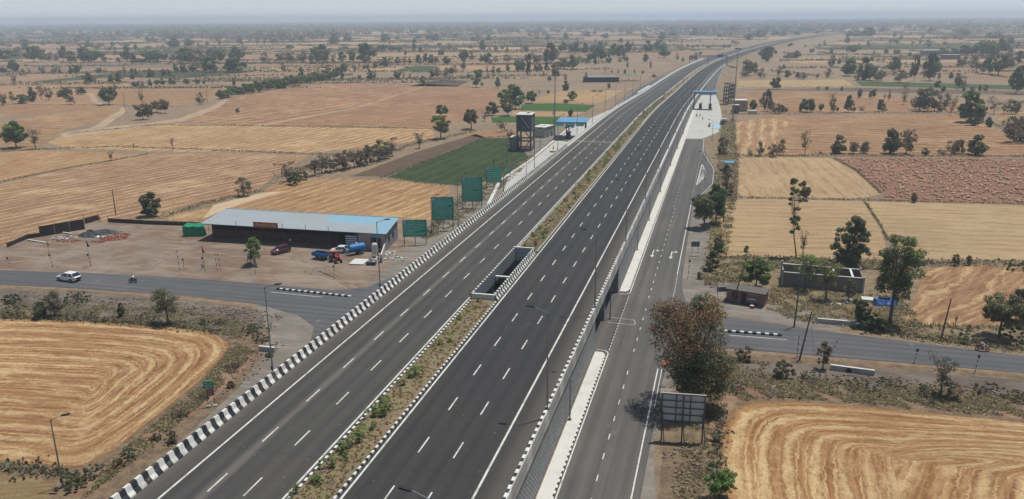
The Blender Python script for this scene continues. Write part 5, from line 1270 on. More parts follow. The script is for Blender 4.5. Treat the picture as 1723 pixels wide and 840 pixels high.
tree(1447, 549, 44, 34, 'dark', 'dark palm-like shrub leaning by the culvert wall', 'shrub', leaf=.3, n=1900, shape='vase')
tree(1681, 567, 72, 80, 'olive', 'spreading flat-topped tree shading the road verge on the right', leaf=.19, n=8000, seed=5)
tree(1726, 545, 62, 70, 'dark', 'dark tree cut by the right picture edge behind the flat-topped tree', leaf=.22, n=5000)
tree(1432, 448, 88, 78, 'thicket', 'big dark bamboo-like thicket behind the brick ruin', 'thicket', fk=3.0, fr=.45, leaf=.2, n=17000, shape='round')

tree(1272, 486, 50, 68, 'green', 'broad green tree overhanging the brick kiosk', leaf=.22, n=6500)
tree(1354, 490, 62, 54, 'airy', 'light airy tree in front of the brick ruin, left of the middle', leaf=.18, n=2600); tree(1388, 506, 74, 50, 'airy', 'light airy tree in front of the brick ruin, right of the middle', leaf=.18, n=2600, seed=77); tree(1428, 507, 40, 26, 'brown', 'small half-bare tree in front of the right part of the brick ruin', leaf=.16, n=1300)
tree(1184, 385, 58, 50, 'olive', 'olive feathery tree beside the service road, the front one of the pair', leaf=.24, n=6000, seed=8); tree(1204, 378, 70, 48, 'green', 'green tree beside the service road, behind the olive one', leaf=.27, n=5000, seed=9)
tree(1340, 434, 138, 28, 'tall', 'tall thin leaning tree with a sparse green crown in the straw field', leaf=.30, n=1500, fk=.8, fr=.8, shape='tall', lean=(-1.2, 0)); tree(1350, 435, 50, 24, 'bare', 'crooked dead tree beside the tall thin tree', 'dead tree', leaf=.2, n=900)
tree(1351, 337, 33, 28, 'brown', 'single round bush on the boundary of two straw fields', 'bush', leaf=.3, n=2600)
tree(1198, 456, 36, 30, 'bush', 'green bush on the verge near the two-legged sign', 'bush', leaf=.18, n=3000); tree(1213, 432, 24, 14, 'green', 'small round-topped sapling at the field corner', 'sapling', leaf=.18, n=700); tree(1255, 430, 18, 11, 'green', 'tiny sapling in the edge of the straw field', 'sapling', leaf=.16, n=420)
tree(1384, 622, 50, 30, 'brown', 'leafy dark shrub growing by the leaning banded post', 'shrub', leaf=.16, n=1900); tree(1581, 668, 74, 62, 'bare', 'mostly leafless shrub on the verge of the lower right field', 'shrub', leaf=.13, n=9500, seed=3); tree(1600, 672, 30, 44, 'brush', 'low dark brush around the leafless shrub', 'bush', leaf=.12, n=2600)
tree(1254, 606, 24, 40, 'brush', 'dark bush at the junction behind the reddish tree', 'bush', leaf=.14, n=3000); tree(1316, 634, 30, 50, 'brush', 'dark low hedge-like bush beside the leaning pole', 'bush', leaf=.14, n=3800)
tree(1470, 556, 28, 60, 'dark', 'dark mound of brushwood under the tall slender tree', 'brush pile', name='brush_pile', leaf=.15, n=4200); tree(1720, 575, 24, 80, 'dark', 'dark brush in the shade of the flat-topped tree', 'bush', leaf=.15, n=3800); tree(1625, 572, 16, 60, 'bush', 'low green weeds between the dead stumps and the road', 'bush', leaf=.13, n=2500)
tree(1607, 549, 22, 8, 'bare', 'forked dead stump on the edge of the stubble field', 'dead tree', leaf=.1, n=60); tree(1608, 447, 20, 14, 'brown', 'dark shrub on the field bank, left of a pair', 'shrub', leaf=.2, n=900); tree(1629, 447, 18, 12, 'brown', 'dark shrub on the field bank, right of a pair', 'shrub', leaf=.2, n=800); tree(1545, 448, 12, 60, 'bush', 'low weeds along the bank beyond the tall slender tree', 'bush', leaf=.18, n=1800); tree(1700, 452, 16, 60, 'bush', 'low green weeds on the field bank by the right picture edge', 'bush', leaf=.18, n=2400)
tree(1537, 341, 17, 14, 'brown', 'lone shrub in the ploughed lumpy field', 'shrub', leaf=.25, n=900)
tree(1222, 330, 44, 30, 'brush', 'tangled brush beside the small blue-roofed shelter', 'bush', leaf=.25, n=3000); tree(1216, 260, 34, 26, 'brush', 'tangled brush on the verge before the toll apron', 'bush', leaf=.28, n=2600); tree(1222, 300, 26, 22, 'brush', 'tangled brush just below the blue-roofed shelter', 'bush', leaf=.26, n=2200); tree(1208, 425, 34, 22, 'brush', 'brush at the foot of the green roadside trees', 'bush', leaf=.2, n=2200)
tree(1178, 470, 14, 14, 'bush', 'low weeds near the banded roadside post', 'bush', leaf=.12, n=800)
SCN = {}
for i, (x, y, h_, w2, k) in enumerate(((425, 560, 20, 34, 'bush'), (372, 545, 14, 22, 'bush'), (342, 546, 14, 18, 'bush'), (300, 552, 12, 60, 'brush'), (130, 536, 14, 70, 'brush'), (240, 541, 12, 60, 'brush'), (30, 532, 22, 60, 'brush'), (130, 508, 18, 60, 'dark'), (440, 575, 20, 30, 'brush'), (20, 510, 20, 40, 'dark'), (290, 745, 26, 24, 'bush'), (262, 742, 16, 22, 'bush'), (218, 770, 20, 30, 'bush'), (200, 785, 18, 24, 'bush'), (150, 805, 24, 50, 'brush'), (120, 820, 26, 50, 'bush'), (305, 700, 14, 30, 'brush'), (345, 670, 12, 24, 'brush'), (393, 620, 12, 26, 'brush'), (388, 652, 14, 14, 'bush'), (60, 790, 12, 90, 'bush'), (455, 600, 10, 16, 'brush'), (1560, 662, 18, 50, 'brush'), (1500, 650, 14, 70, 'brush'), (1440, 655, 12, 80, 'bush'), (1370, 640, 12, 60, 'brush'), (1660, 660, 22, 60, 'brush'), (1712, 672, 18, 50, 'brush'), (1240, 655, 16, 40, 'brush'), (1200, 745, 18, 26, 'brush'), (1196, 700, 22, 26, 'brush'), (1200, 790, 16, 22, 'bush'))):
    sd = 'left' if x < 600 else 'right'; k = 'brush' if (k == 'bush' and i % 3) else k; h_ *= .75; w2 *= 1.25; kn = {'bush': 'greenish', 'brush': 'brown', 'dark': 'dark'}[k]; SCN[sd+kn] = SCN.get(sd+kn, 0)+1
    tree(x, y, h_, w2, k, '%s low scrub bush on the %s verge, %s of its colour there' % (kn, sd, ORD[SCN[sd+kn]-1].replace('nearest', 'first')), 'scrub bush', name='scrub_bush', leaf=.13, n=1500 if w2 < 40 else 2800, group='low scrub on the roadside verges', twigs=0)
# row of leafless shrubs along the ditch on the left
for i, (x, y, h_, w2, k) in enumerate(((483, 306, 36, 42, 'bare'), (494, 311, 22, 28, 'dark'), (510, 303, 16, 30, 'brush'), (530, 296, 28, 30, 'brown'), (542, 292, 34, 30, 'bare'), (556, 290, 22, 30, 'brush'), (571, 287, 30, 30, 'brown'), (583, 285, 34, 30, 'brush'), (596, 282, 32, 28, 'bare'), (606, 280, 28, 30, 'brush'), (618, 277, 34, 28, 'brown'), (630, 273, 30, 28, 'brush'), (641, 270, 36, 28, 'brown'), (650, 267, 30, 24, 'brush'), (660, 263, 34, 22, 'bare'), (706, 250, 28, 20, 'bare'))):
    tree(x, y, h_, w2*1.2, k, '%s scrubby half-bare shrub in the thicket along the ditch, from the shed side' % ORD[i].replace('nearest', 'first'), 'shrub', leaf=.25, n={'bare': 4200, 'brown': 2800, 'brush': 2600, 'dark': 1600}[k], group='brown shrubs along the ditch')
tree(743, 196, 20, 32, 'green', 'dense green round tree above its twin in the middle fields', leaf=.4, n=3400); tree(742, 234, 40, 42, 'bright', 'lighter green tree, the front one of the twin trees in the middle fields', leaf=.32, n=4200, shape='umbrella')
tree(793, 218, 34, 40, 'olive', 'olive spreading tree near the twin green trees', leaf=.34, n=4800); tree(845, 222, 20, 28, 'bare', 'leafless brown tree by the bright green plot', leaf=.3, n=2600); tree(858, 244, 28, 24, 'bare', 'leafless tree behind the crop field by the water tower', leaf=.3, n=2600); tree(831, 286, 26, 6, 'bare', 'dead trunk standing in the dark green crop', 'dead tree', leaf=.2, n=100)
# ------------------------------------------------ trees of the plain: shared prototypes
def proto(kind, seed, dens=1.0):
    K = KIND[kind]; rs = np.random.RandomState(seed); z0 = K['z0']*.8; k = 20
    C, R_ = crown_points(rs, k, 1.0, 1.0, z0, K['shape'])
    nl = int(1150*K['dens']*dens)+60; V, idx = leaves(rs, C, R_, nl, .066 if K['dens'] > .5 else .055)
    V[:, :, 2] = np.clip(V[:, :, 2], .005, 1.1)
    cl = rs.choice(len(K['mats']), len(C), p=K['pr']); mi = np.where(rs.uniform(size=nl) < .6, cl[idx], rs.choice(len(K['mats']), nl, p=K['pr']))
    b = MB(); limbs(b, rs, C, 1.0, 1.0, max(z0, .12), .022, m_barkd, 1, (0, 0), 2 if K['dens'] < .5 else 0)
    to = b.build('trunk'); lo = quads_obj('crown', V, mi, K['mats'])
    me = to.data; bm = bmesh.new(); bm.from_mesh(me); base = len(me.materials)
    for m in K['mats']: me.materials.append(m)
    nf = len(bm.faces); bm.from_mesh(lo.data); bm.faces.ensure_lookup_table()
    for f in bm.faces[nf:]: f.material_index += base
    bm.to_mesh(me); bm.free(); me.name = 'tree_'+kind
    bpy.data.objects.remove(to); bpy.data.objects.remove(lo); return me
PRO = {k: [proto(k, 31*i+len(k)) for i in range(4)] for k in ('green', 'dark', 'olive', 'brown', 'bare')}
LAB = {'green': 'dense green tree', 'dark': 'dark bushy tree', 'olive': 'thin olive tree', 'brown': 'brownish half-bare tree', 'bare': 'nearly leafless tree'}
rt = random.Random(17)
def plain_tree(u, v, h_, w_, kind, org, sc=4.007, zone='left'):
    px, py = org+u/sc, 20+v/sc; p = at(px, py)
    if p.y > 6500 or p.y < 0: return
    hh, ww = hgt(p, h_/sc), wid(p, w_/sc)
    FT.append((h_*w_/sc/sc, px, py, p, kind, zone, rt.choice(PRO[kind]), rt.uniform(0, 6.28), ww*1.22, hh*1.1))
FT = []
T0 = """95 400 75 75 D;25 408 35 50 D;10 408 25 25 D;157 415 40 20 B;200 415 35 20 B;288 418 60 40 B;370 418 60 40 W;408 418 50 25 W;480 418 50 35 D;520 418 60 55 D;670 418 45 30 D;712 415 40 20 X;97 480 60 35 W;595 485 70 60 D;645 485 45 20 W;752 482 50 35 D;803 482 65 50 D;893 455 35 35 D;837 420 45 30 W;890 418 35 25 D;918 425 40 25 D;1015 440 55 50 D;1035 436 40 30 W;1105 430 45 40 D;1140 430 35 25 D;1190 410 55 40 O;1240 410 65 50 D;1300 405 50 60 O;1330 380 50 60 W;1420 410 100 105 G;1580 408 95 140 D;1530 400 60 60 G;1385 350 70 90 B;1470 340 80 80 D;1590 330 90 100 G;1640 270 40 50 B;905 505 35 35 D;935 505 30 25 D;962 505 30 20 D;1012 498 40 35 D;1060 495 40 35 D;1095 492 40 30 D;1150 490 45 30 D;1175 490 30 25 D;1245 490 35 20 W;1268 490 35 25 D;1325 490 35 20 D;1340 490 35 20 W;1375 490 30 20 D;1435 495 35 15 X;1580 495 45 25 D;775 525 50 30 X;733 628 120 105 D;960 632 120 50 X;475 625 100 70 W;20 630 90 70 W;85 610 70 40 W;150 617 55 90 D;190 607 40 40 D;225 605 90 55 D;280 592 115 60 X;330 595 80 60 W;440 572 60 90 D;400 572 30 40 D;545 560 50 60 D;965 728 100 112 O;1020 712 80 30 D;1060 680 85 90 O;1115 686 95 60 O;1355 626 75 60 W;1605 680 30 25 D;
35 335 80 90 G;170 235 45 80 D;110 315 70 80 W;130 290 50 80 W;230 340 110 120 G;290 335 50 60 O;350 338 60 80 B;430 335 95 60 O;390 330 60 60 B;487 345 75 65 G;570 340 95 110 D;640 340 90 100 D;600 330 60 80 G;700 340 60 50 W;860 335 95 85 G;900 338 60 40 D;940 340 25 100 D;1035 340 95 120 G;1000 335 60 50 D;1110 335 60 60 O;1168 330 40 45 D;1265 345 95 130 G;1215 340 70 60 O;1340 350 90 110 B;915 255 40 25 D;650 255 45 60 B;600 235 40 60 D;540 235 20 30 D;685 235 30 40 B;760 230 30 35 D;1175 240 60 90 D;1275 230 50 80 D;20 235 35 50 W;60 240 30 40 B;290 225 20 30 D;330 215 20 30 D;400 222 25 30 D;430 225 30 20 X;850 240 30 60 B;1000 250 25 50 B;1100 240 25 30 X;1340 240 30 30 B;1400 230 30 30 D;1480 225 35 20 D;1620 215 40 40 D;780 300 60 30 W;735 265 40 60 W;800 335 25 30 D;1420 310 60 60 D;1500 300 60 70 B"""
T1 = """537 215 65 95 D;617 198 50 65 D;870 205 55 65 D;740 345 130 120 D;735 280 60 95 D;790 270 45 80 D;850 265 45 90 D;920 266 35 60 D;970 266 30 50 D;400 350 95 90 G;405 280 45 70 D;455 340 110 80 D;70 350 70 70 B;155 335 50 50 D;200 335 60 50 B;240 340 60 70 O;290 340 50 60 B;330 345 90 50 B;470 345 80 70 O;525 345 60 40 B;580 335 65 55 D;652 355 95 50 O;598 415 80 45 G;585 458 60 25 D;187 405 60 35 W;308 410 35 35 D;490 405 50 50 B;420 410 45 30 X;360 412 35 30 X;545 415 40 50 D;570 425 50 30 D;670 405 60 25 B;757 390 35 30 D;735 390 30 20 D;808 385 50 35 D;840 372 50 30 W;870 370 60 60 D;900 360 50 40 B;1530 260 65 55 D;1070 285 95 25 O;1112 275 35 30 D;1305 265 60 30 W;1625 270 30 25 D;1665 260 30 30 O;1697 275 35 20 D;1250 300 40 50 O;1405 330 75 70 D;1455 330 60 50 B;1098 350 60 40 D;1185 345 55 45 D;1145 345 60 35 O;1290 350 50 60 D;1520 350 60 25 O;1570 350 70 60 D;1620 345 50 35 B;1695 345 60 55 B;1220 345 40 35 O;1010 300 40 20 O;960 350 40 40 D;1010 345 40 30 B;1040 350 40 25 D;1130 500 80 45 W;703 457 30 25 D;770 457 60 45 D;800 457 65 40 W;958 455 60 45 D;998 452 45 35 X;1042 455 35 30 W;1220 445 70 75 B;1190 445 50 30 D;1285 445 65 50 W;1345 415 50 50 W;1320 420 45 30 D;1405 395 70 50 B;1502 460 80 55 G;1487 510 65 60 O;1435 455 45 20 W;1525 500 25 20 D;1562 425 70 30 X;1605 420 50 35 W;1640 418 40 30 D;1635 515 65 35 D;1700 400 45 30 D;1590 700 85 80 D;1545 740 60 60 X;1690 640 130 100 G;1700 700 105 100 O;130 215 25 60 D;60 215 22 30 D;15 215 25 30 D;230 255 30 60 D;590 255 35 60 B;1460 200 30 40 D;1570 195 35 40 D;1210 195 50 70 D;1170 190 35 60 D;1090 185 30 60 D;960 190 25 40 D;1000 250 30 20 X;1360 250 35 30 X;1450 250 25 30 D;1575 262 25 25 B;905 250 60 20 X;1330 215 40 20 X;1240 230 20 40 D"""
T2 = """30 655 140 120 G;5 560 80 60 O;135 618 95 70 D;190 560 30 30 X;115 445 150 40 O;60 400 90 70 G;40 398 50 30 D;75 398 50 40 D;170 355 70 55 O;105 275 45 30 G;190 400 45 50 D;165 395 40 30 D;240 400 60 30 D;260 350 130 90 D;300 450 90 65 O;235 340 70 60 W;350 270 60 50 D;430 285 80 90 G;495 285 70 50 G;590 330 90 100 G;600 270 65 80 G;550 280 55 50 D;350 380 65 80 D;405 390 90 80 G;565 355 60 30 D;530 330 50 60 D;700 290 70 70 G;740 310 80 70 D;790 270 70 50 D;730 340 30 40 W;770 335 40 40 D;905 340 50 40 D;940 385 40 20 W;1010 255 60 90 G;920 270 70 60 D;1035 310 75 85 G;985 250 50 50 D;260 465 30 30 D;370 530 60 55 D;365 465 40 25 W;410 600 60 65 G;370 620 30 40 D;400 705 50 35 D;285 700 35 25 X;250 555 30 20 D;505 475 60 25 D;520 170 35 50 D;640 180 35 50 D;370 190 40 35 D;250 190 35 50 D;1015 190 50 45 D;1090 165 30 60 D;1240 160 50 80 D;1600 190 45 60 D;1680 170 45 70 D;740 210 30 30 D;1030 165 25 30 D;890 165 25 30 D;820 230 25 20 D;1480 160 25 30 D;1400 170 20 30 D;1300 160 20 30 D;635 418 50 16 X;680 418 30 14 W;722 418 30 14 W;767 418 30 20 D;832 418 30 14 W;887 420 30 20 W;783 385 60 20 W;940 360 30 15 W;1120 330 50 25 W;1158 335 25 22 D;1215 330 40 30 B;1245 330 50 40 B;1190 240 20 15 D;1260 240 20 20 D;1225 245 18 20 D;1360 250 50 10 X;1330 245 16 30 D;1440 242 16 30 D;1470 242 22 18 D;1150 235 60 20 X;1070 205 20 20 D;570 205 22 15 D;450 205 20 15 D;1500 210 20 40 W;30 240 40 20 X;65 240 40 20 X;1600 430 105 90 O;1580 440 70 70 B;1650 420 60 50 B;1690 450 65 55 W;1715 335 90 60 D;1700 310 60 50 D;1630 650 50 45 D;1700 640 90 60 W;960 440 18 30 D;1275 290 20 30 O;215 440 40 20 W;560 540 14 40 B;600 540 14 40 B;660 520 35 30 O;190 345 50 40 W;310 300 40 50 B;330 265 40 30 D;460 340 40 40 B;500 340 25 60 D;655 345 50 40 D;680 300 50 60 G;640 230 30 40 B"""
T3 = """68 522 80 65 D;20 312 70 80 D;0 310 50 50 G;200 312 50 60 D;140 322 55 70 W;170 318 40 40 B;303 280 35 32 D;435 280 30 25 D;555 272 40 50 D;590 270 45 50 D;620 262 45 40 B;390 230 35 25 W;355 240 25 30 B;683 240 50 25 W;805 285 35 30 D;725 285 30 32 X;875 292 40 50 O;870 215 30 35 D;830 212 22 20 D;1090 245 55 35 W;1035 212 20 20 D;980 215 18 16 D;135 445 50 40 D;80 430 60 50 B;240 457 45 60 W;210 450 40 30 D;410 445 60 60 W;340 450 40 25 W;430 382 80 40 W;450 360 60 30 D;490 352 35 30 D;115 388 30 22 D;555 435 110 95 D;530 430 70 60 G;610 465 70 50 B;655 460 140 90 D;690 462 110 80 G;740 467 90 90 B;770 465 80 50 W;850 405 95 90 G;870 395 70 60 D;900 478 100 100 W;995 465 150 45 O;975 440 90 30 D;1100 465 170 90 D;1130 420 90 80 G;1060 450 90 40 W;1150 400 80 60 D;1240 455 45 35 G;1160 455 40 30 W;1300 515 100 75 B;1290 480 60 50 D;1480 300 120 130 G;1430 290 80 80 D;1580 290 100 90 O;1530 300 80 60 D;1640 277 35 50 D;1690 245 55 20 W;1560 430 130 110 O;1500 420 110 90 D;1620 380 90 90 D;1450 415 80 50 W;1400 400 90 60 B;1640 350 60 60 B;1340 360 60 60 W;1380 370 70 50 B;1680 552 165 100 D;1715 500 130 80 D;1700 350 80 60 D;270 677 90 80 G;300 677 80 50 D;230 670 60 30 D;365 672 60 30 G;430 683 130 50 X;450 680 90 45 W;552 677 105 55 D;765 672 80 50 D;477 668 25 20 D;590 670 30 20 D;640 668 30 40 B;800 670 25 40 B;1170 670 30 40 D;620 583 60 20 D;632 583 65 20 W;695 583 45 18 D;720 583 60 30 G;795 590 35 14 W;822 602 75 20 W;925 628 110 60 X;1030 670 140 120 W;1085 672 150 130 B;1130 670 130 110 B;1000 660 90 70 B;1200 660 100 80 W;1260 650 80 70 X;1370 745 190 185 G;1240 700 90 40 X;1530 690 110 95 X;1600 690 100 80 X;1650 690 90 70 W;1680 690 110 60 W;1495 775 60 40 D;1640 800 90 80 W;1700 800 100 80 W;1680 790 60 60 D;345 530 30 22 B;405 530 30 20 D;505 535 30 18 D;25 680 100 60 X;60 685 80 70 W;95 682 50 50 D;5 670 140 50 D;130 675 25 30 D;930 545 70 40 X;1190 540 40 30 D;1155 515 50 40 D;1325 545 60 30 W;1385 545 50 30 W;1435 540 40 20 D;1475 540 50 35 W;1300 370 50 60 D;1210 300 50 70 D;1260 295 45 80 D;1330 290 60 90 D;1380 290 50 80 O;1180 285 40 60 D;965 300 25 40 D;1010 320 40 50 G;710 330 25 25 D;150 235 18 20 D;165 230 20 30 D;260 240 18 15 D;680 170 60 90 D;600 165 40 80 D;560 165 35 60 D;800 105 25 40 D;1100 150 40 50 D;1350 150 40 60 D;60 160 30 60 D;115 160 30 35 D;40 165 25 30 W;540 210 40 40 D;860 170 25 30 D;905 185 30 30 W;1050 175 20 20 D;1200 190 25 40 B;1270 185 25 30 D;1205 225 25 30 W;1310 190 20 30 D;1530 180 40 130 D;1640 220 50 50 D"""
KC = {'D': 'dark', 'G': 'green', 'B': 'brown', 'W': 'brown', 'O': 'olive', 'X': 'bare'}
for T, org, zone in ((T0, 0, 'left'), (T1, 430, 'left'), (T2, 860, None), (T3, 1290, 'right')):
    for row in T.replace('\n', '').split(';'):
        u, v, h_, w_, k = row.split(); u, v, h_, w_ = map(float, (u, v, h_, w_))
        if k == 'D' and rt.random() < .2: k = 'G'
        z_ = zone or ('left' if u < 1300 else 'right')
        plain_tree(u, v, h_, w_, KC[k], org, 4.007, z_)
# right middle boundary trees read from the enlarged right side (origin 1430,200, scale 3.5)
for (u, v, h_, w_, k) in ((238, 205, 140, 85, 'dark'), (330, 208, 165, 105, 'brown'), (20, 208, 75, 55, 'brown'), (85, 205, 60, 60, 'brown'), (600, 210, 95, 70, 'brown'), (640, 205, 80, 60, 'dark'), (740, 215, 110, 110, 'dark'), (440, 215, 40, 40, 'dark'), (540, 215, 40, 50, 'brown'), (720, 40, 70, 70, 'dark'), (825, 50, 50, 30, 'dark'), (960, 140, 150, 130, 'brown'), (1010, 130, 120, 90, 'dark')):
    plain_tree((1430+u/3.5)*4.007, (200+v/3.5-20)*4.007, h_/3.5*4.007, w_/3.5*4.007, k, 0, 4.007, 'right')
for (u, v, h_, w_, k) in ((575, 655, 75, 50, 'brown'), (525, 658, 40, 25, 'brown'), (650, 660, 80, 60, 'brown'), (690, 650, 80, 55, 'brown'), (820, 650, 120, 70, 'bare'), (1005, 640, 90, 90, 'dark'), (1085, 640, 70, 45, 'brown'), (1145, 640, 60, 60, 'brown'), (1280, 640, 110, 60, 'dark'), (905, 645, 14, 16, 'dark'), (540, 400, 50, 40, 'dark')):
    plain_tree((1100+u/3.23)*4.007, (60+v/3.23-20)*4.007, h_/3.23*4.007, w_/3.23*4.007, k, 0, 4.007, 'right')
FT.sort(key=lambda t: -t[0])
def sector(px):
    for x, n in ((150, 'by the left picture edge'), (330, 'above the yard fence'), (640, 'above the long shed'), (830, 'above the green notice boards'), (1000, 'above the left toll canopy'), (1180, 'left of the distant highway'), (1330, 'right beyond the toll plaza'), (1500, 'above the kiosk and ruin'), (1640, 'above the ploughed field'), (9999, 'by the right picture edge')):
        if px < x: return n
grp = {}
for t in FT[:290]:
    dist = 'nearer' if t[3].y < 520 else ('middle' if t[3].y < 850 else ('farther' if t[3].y < 1300 else 'farthest')); grp.setdefault((t[4], dist, sector(t[1])), []).append(t)
NUM = ['first', 'second', 'third', 'fourth', 'fifth', 'sixth', 'seventh', 'eighth', 'ninth', 'tenth', 'eleventh', 'twelfth', 'thirteenth', 'fourteenth', 'fifteenth', 'sixteenth', 'seventeenth', 'eighteenth', 'nineteenth', 'twentieth', 'twenty-first', 'twenty-second']
for (kind, dist, sec), L_ in grp.items():
    L_.sort(key=lambda t: t[1])
    for i, t in enumerate(L_):
        o = bpy.data.objects.new('field_tree', t[6]); COL.objects.link(o); o.location = (t[3].x, t[3].y, 0); o.rotation_euler = (0, 0, t[7]); o.scale = (t[8], t[8], t[9])
        lb = '%s %s %s, %s distance' % ('lone' if len(L_) == 1 else NUM[min(i, 21)], LAB[kind], sec, dist)
        if len(L_) > 1: lb += ', from the left'
        tag(o, lb, 'tree', '%ss in the %s fields' % (LAB[kind], dist))
# every smaller tree of the plain in one mesh
rest = MB(); me = bpy.data.meshes.new('small_field_trees'); bm = bmesh.new(); allm = []
for k in PRO:
    for pm in PRO[k]:
        for m in pm.materials:
            if m not in allm: allm.append(m)
for m in allm: me.materials.append(m)
VV, FF, MM = [], [], []; base = 0; cache = {}
for t in FT[290:]:
    pm = t[6]
    if pm.name not in cache:
        co_ = np.empty(len(pm.vertices)*3, dtype=np.float64); pm.vertices.foreach_get('co', co_); cache[pm.name] = (co_.reshape(-1, 3), [tuple(p.vertices) for p in pm.polygons], [allm.index(pm.materials[p.material_index]) for p in pm.polygons])
    c_, f_, m_ = cache[pm.name]; cs_, sn_ = math.cos(t[7]), math.sin(t[7]); x, y = c_[:, 0]*t[8], c_[:, 1]*t[8]
    VV.append(np.stack([x*cs_-y*sn_+t[3].x, x*sn_+y*cs_+t[3].y, c_[:, 2]*t[9]], 1)); FF += [tuple(i+base for i in f) for f in f_]; MM += m_; base += len(c_)
me.from_pydata(np.concatenate(VV).tolist(), [], FF); me.polygons.foreach_set('material_index', MM)
o = bpy.data.objects.new('small_field_trees', me); COL.objects.link(o); tag(o, 'small far trees dotted over the plain', 'trees', None, 'stuff')
# orchard: dense row of round dark green trees on the left
for i in range(30):
    t = i/29; px = 372+t*190; p = at(px, 166-t*34+rt.uniform(-3.5, 2))
    o = bpy.data.objects.new('orchard_tree', rt.choice(PRO['green'])); COL.objects.link(o); o.location = p; o.rotation_euler = (0, 0, rt.uniform(0, 6)); s_ = wid(p, rt.uniform(17, 24)); o.scale = (s_, s_, hgt(p, rt.uniform(12, 18)))
    tag(o, 'round green tree within the dense orchard row among the left fields', 'tree', 'orchard trees in a dense row')
# ------------------------------------------------ median shrubs
mp = []
def shrub_mesh(seed, kind):
    K = KIND['bush']; rs = np.random.RandomState(seed); C = [(rs.normal()*.25, rs.normal()*.25, rs.uniform(.15, .8)) for _ in range(9)]
    V, idx = leaves(rs, C, [rs.uniform(.12, .26) for _ in C], 260, .10, .6); V[:, :, 2] = np.maximum(V[:, :, 2], 0)
    o = quads_obj('median_shrub', V, rs.choice(3, len(V), p=(.5, .3, .2)), (L_gb, L_g, L_ol) if kind == 'g' else (L_ol, L_dg, L_o)); me = o.data; bpy.data.objects.remove(o); return me
SM = {'g': [shrub_mesh(i, 'g') for i in range(3)], 'd': [shrub_mesh(i+9, 'd') for i in range(3)]}
rm = random.Random(4)
spots = [(at(px, py, ZH+.2), s_) for px, py, s_ in ((497, 832, 1.0), (530, 812, 1.1), (553, 788, 1.2), (578, 760, 1.3), (600, 748, 1.5), (584, 770, .8), (607, 735, .8), (627, 722, .9), (630, 700, 1.4), (647, 697, 1.6), (644, 680, 1.1), (676, 650, .9), (698, 634, 1.5), (712, 622, .8), (740, 580, .9), (755, 575, .9), (773, 538, .8), (805, 508, .9), (800, 520, .6))]
yy = 136.0
for i_, (p, s_) in enumerate(sorted(spots, key=lambda t: t[0].y)):
    o = bpy.data.objects.new('median_shrub', rm.choice(SM['g'])); COL.objects.link(o); o.location = p; o.scale = (s_, s_, s_*1.0); o.rotation_euler = (0, 0, rm.uniform(0, 6)); tag(o, '%s bright green shrub in the highway median, counted from the picture bottom' % ORD[i_].replace('nearest', 'first'), 'shrub', 'near median shrubs')
while yy < 620:
    k = 'g' if rm.random() < (.45 if yy < 300 else .6) else 'd'; s_ = rm.uniform(.45, 1.15)*(1.25 if k == 'g' and rm.random() < .25 else 1)
    o = bpy.data.objects.new('median_shrub', rm.choice(SM[k])); COL.objects.link(o); o.location = (cX(yy)+rm.uniform(-34.6, -31.9), yy, ZH+.18+dz(yy)); o.scale = (s_*1.1, s_*1.1, s_); o.rotation_euler = (0, 0, rm.uniform(0, 6))
    tag(o, 'small shrub in the median beyond the open shaft', 'shrub', 'far median shrubs'); yy += rm.uniform(1.2, 3.2)*(1 if yy < 260 else 1.9)
# ------------------------------------------------ distant woodland: one mass
rs = np.random.RandomState(3); Vs, Ms = [], []
def blob(cx_, cy_, r_, h, n, m):
    d = rs.normal(size=(n, 3)); d /= np.linalg.norm(d, axis=1, keepdims=True); P = np.array([cx_, cy_, h*.52])+d*np.array([r_, r_, h*.45])*rs.uniform(.6, 1.1, (n, 1))
    a = np.cross(d+rs.normal(size=(n, 3))*.5, rs.normal(size=(n, 3))); a /= np.linalg.norm(a, axis=1, keepdims=True); b_ = np.cross(d, a); s_ = r_*.42
    Vs.append(np.maximum(np.stack([P-a*s_, P-b_*s_*.8, P+a*s_, P+b_*s_*.8], 1), [-1e9, -1e9, .1])); Ms.append(np.full(n, m))
cnt = 0
while cnt < 19000:
    v = rs.uniform(0, 1)**.75*6400+1750; u = rs.uniform(-.80, .80)*v; x, y = cw(u, v)
    # woodland comes in patches and thickens with distance
    f = math.sin(x*.0021+1.3)*math.cos(y*.0017+x*.0006)+.6*math.sin(x*.0063+y*.0049)+.25*math.sin(y*.021)
    if f < .9-(v-1750)/1300*.95 and rs.uniform() > .07+.3*(v > 2400): cnt += .02; continue
    if -75 < x-cX(y) < 10 or y > 9000: continue
    h = rs.uniform(6, 15) if rs.uniform() < .8 else rs.uniform(12, 19); blob(x, y, h*rs.uniform(.4, .8)*(1.5 if v > 4200 else 1), h, 20 if v < 3800 else 10, rs.choice(3)); cnt += 1
o = quads_obj('distant_woodland', np.concatenate(Vs), np.concatenate(Ms), (L_dk, L_gd, L_b)); tag(o, 'scattered far woodland fading into haze along the horizon', 'woodland', None, 'stuff')
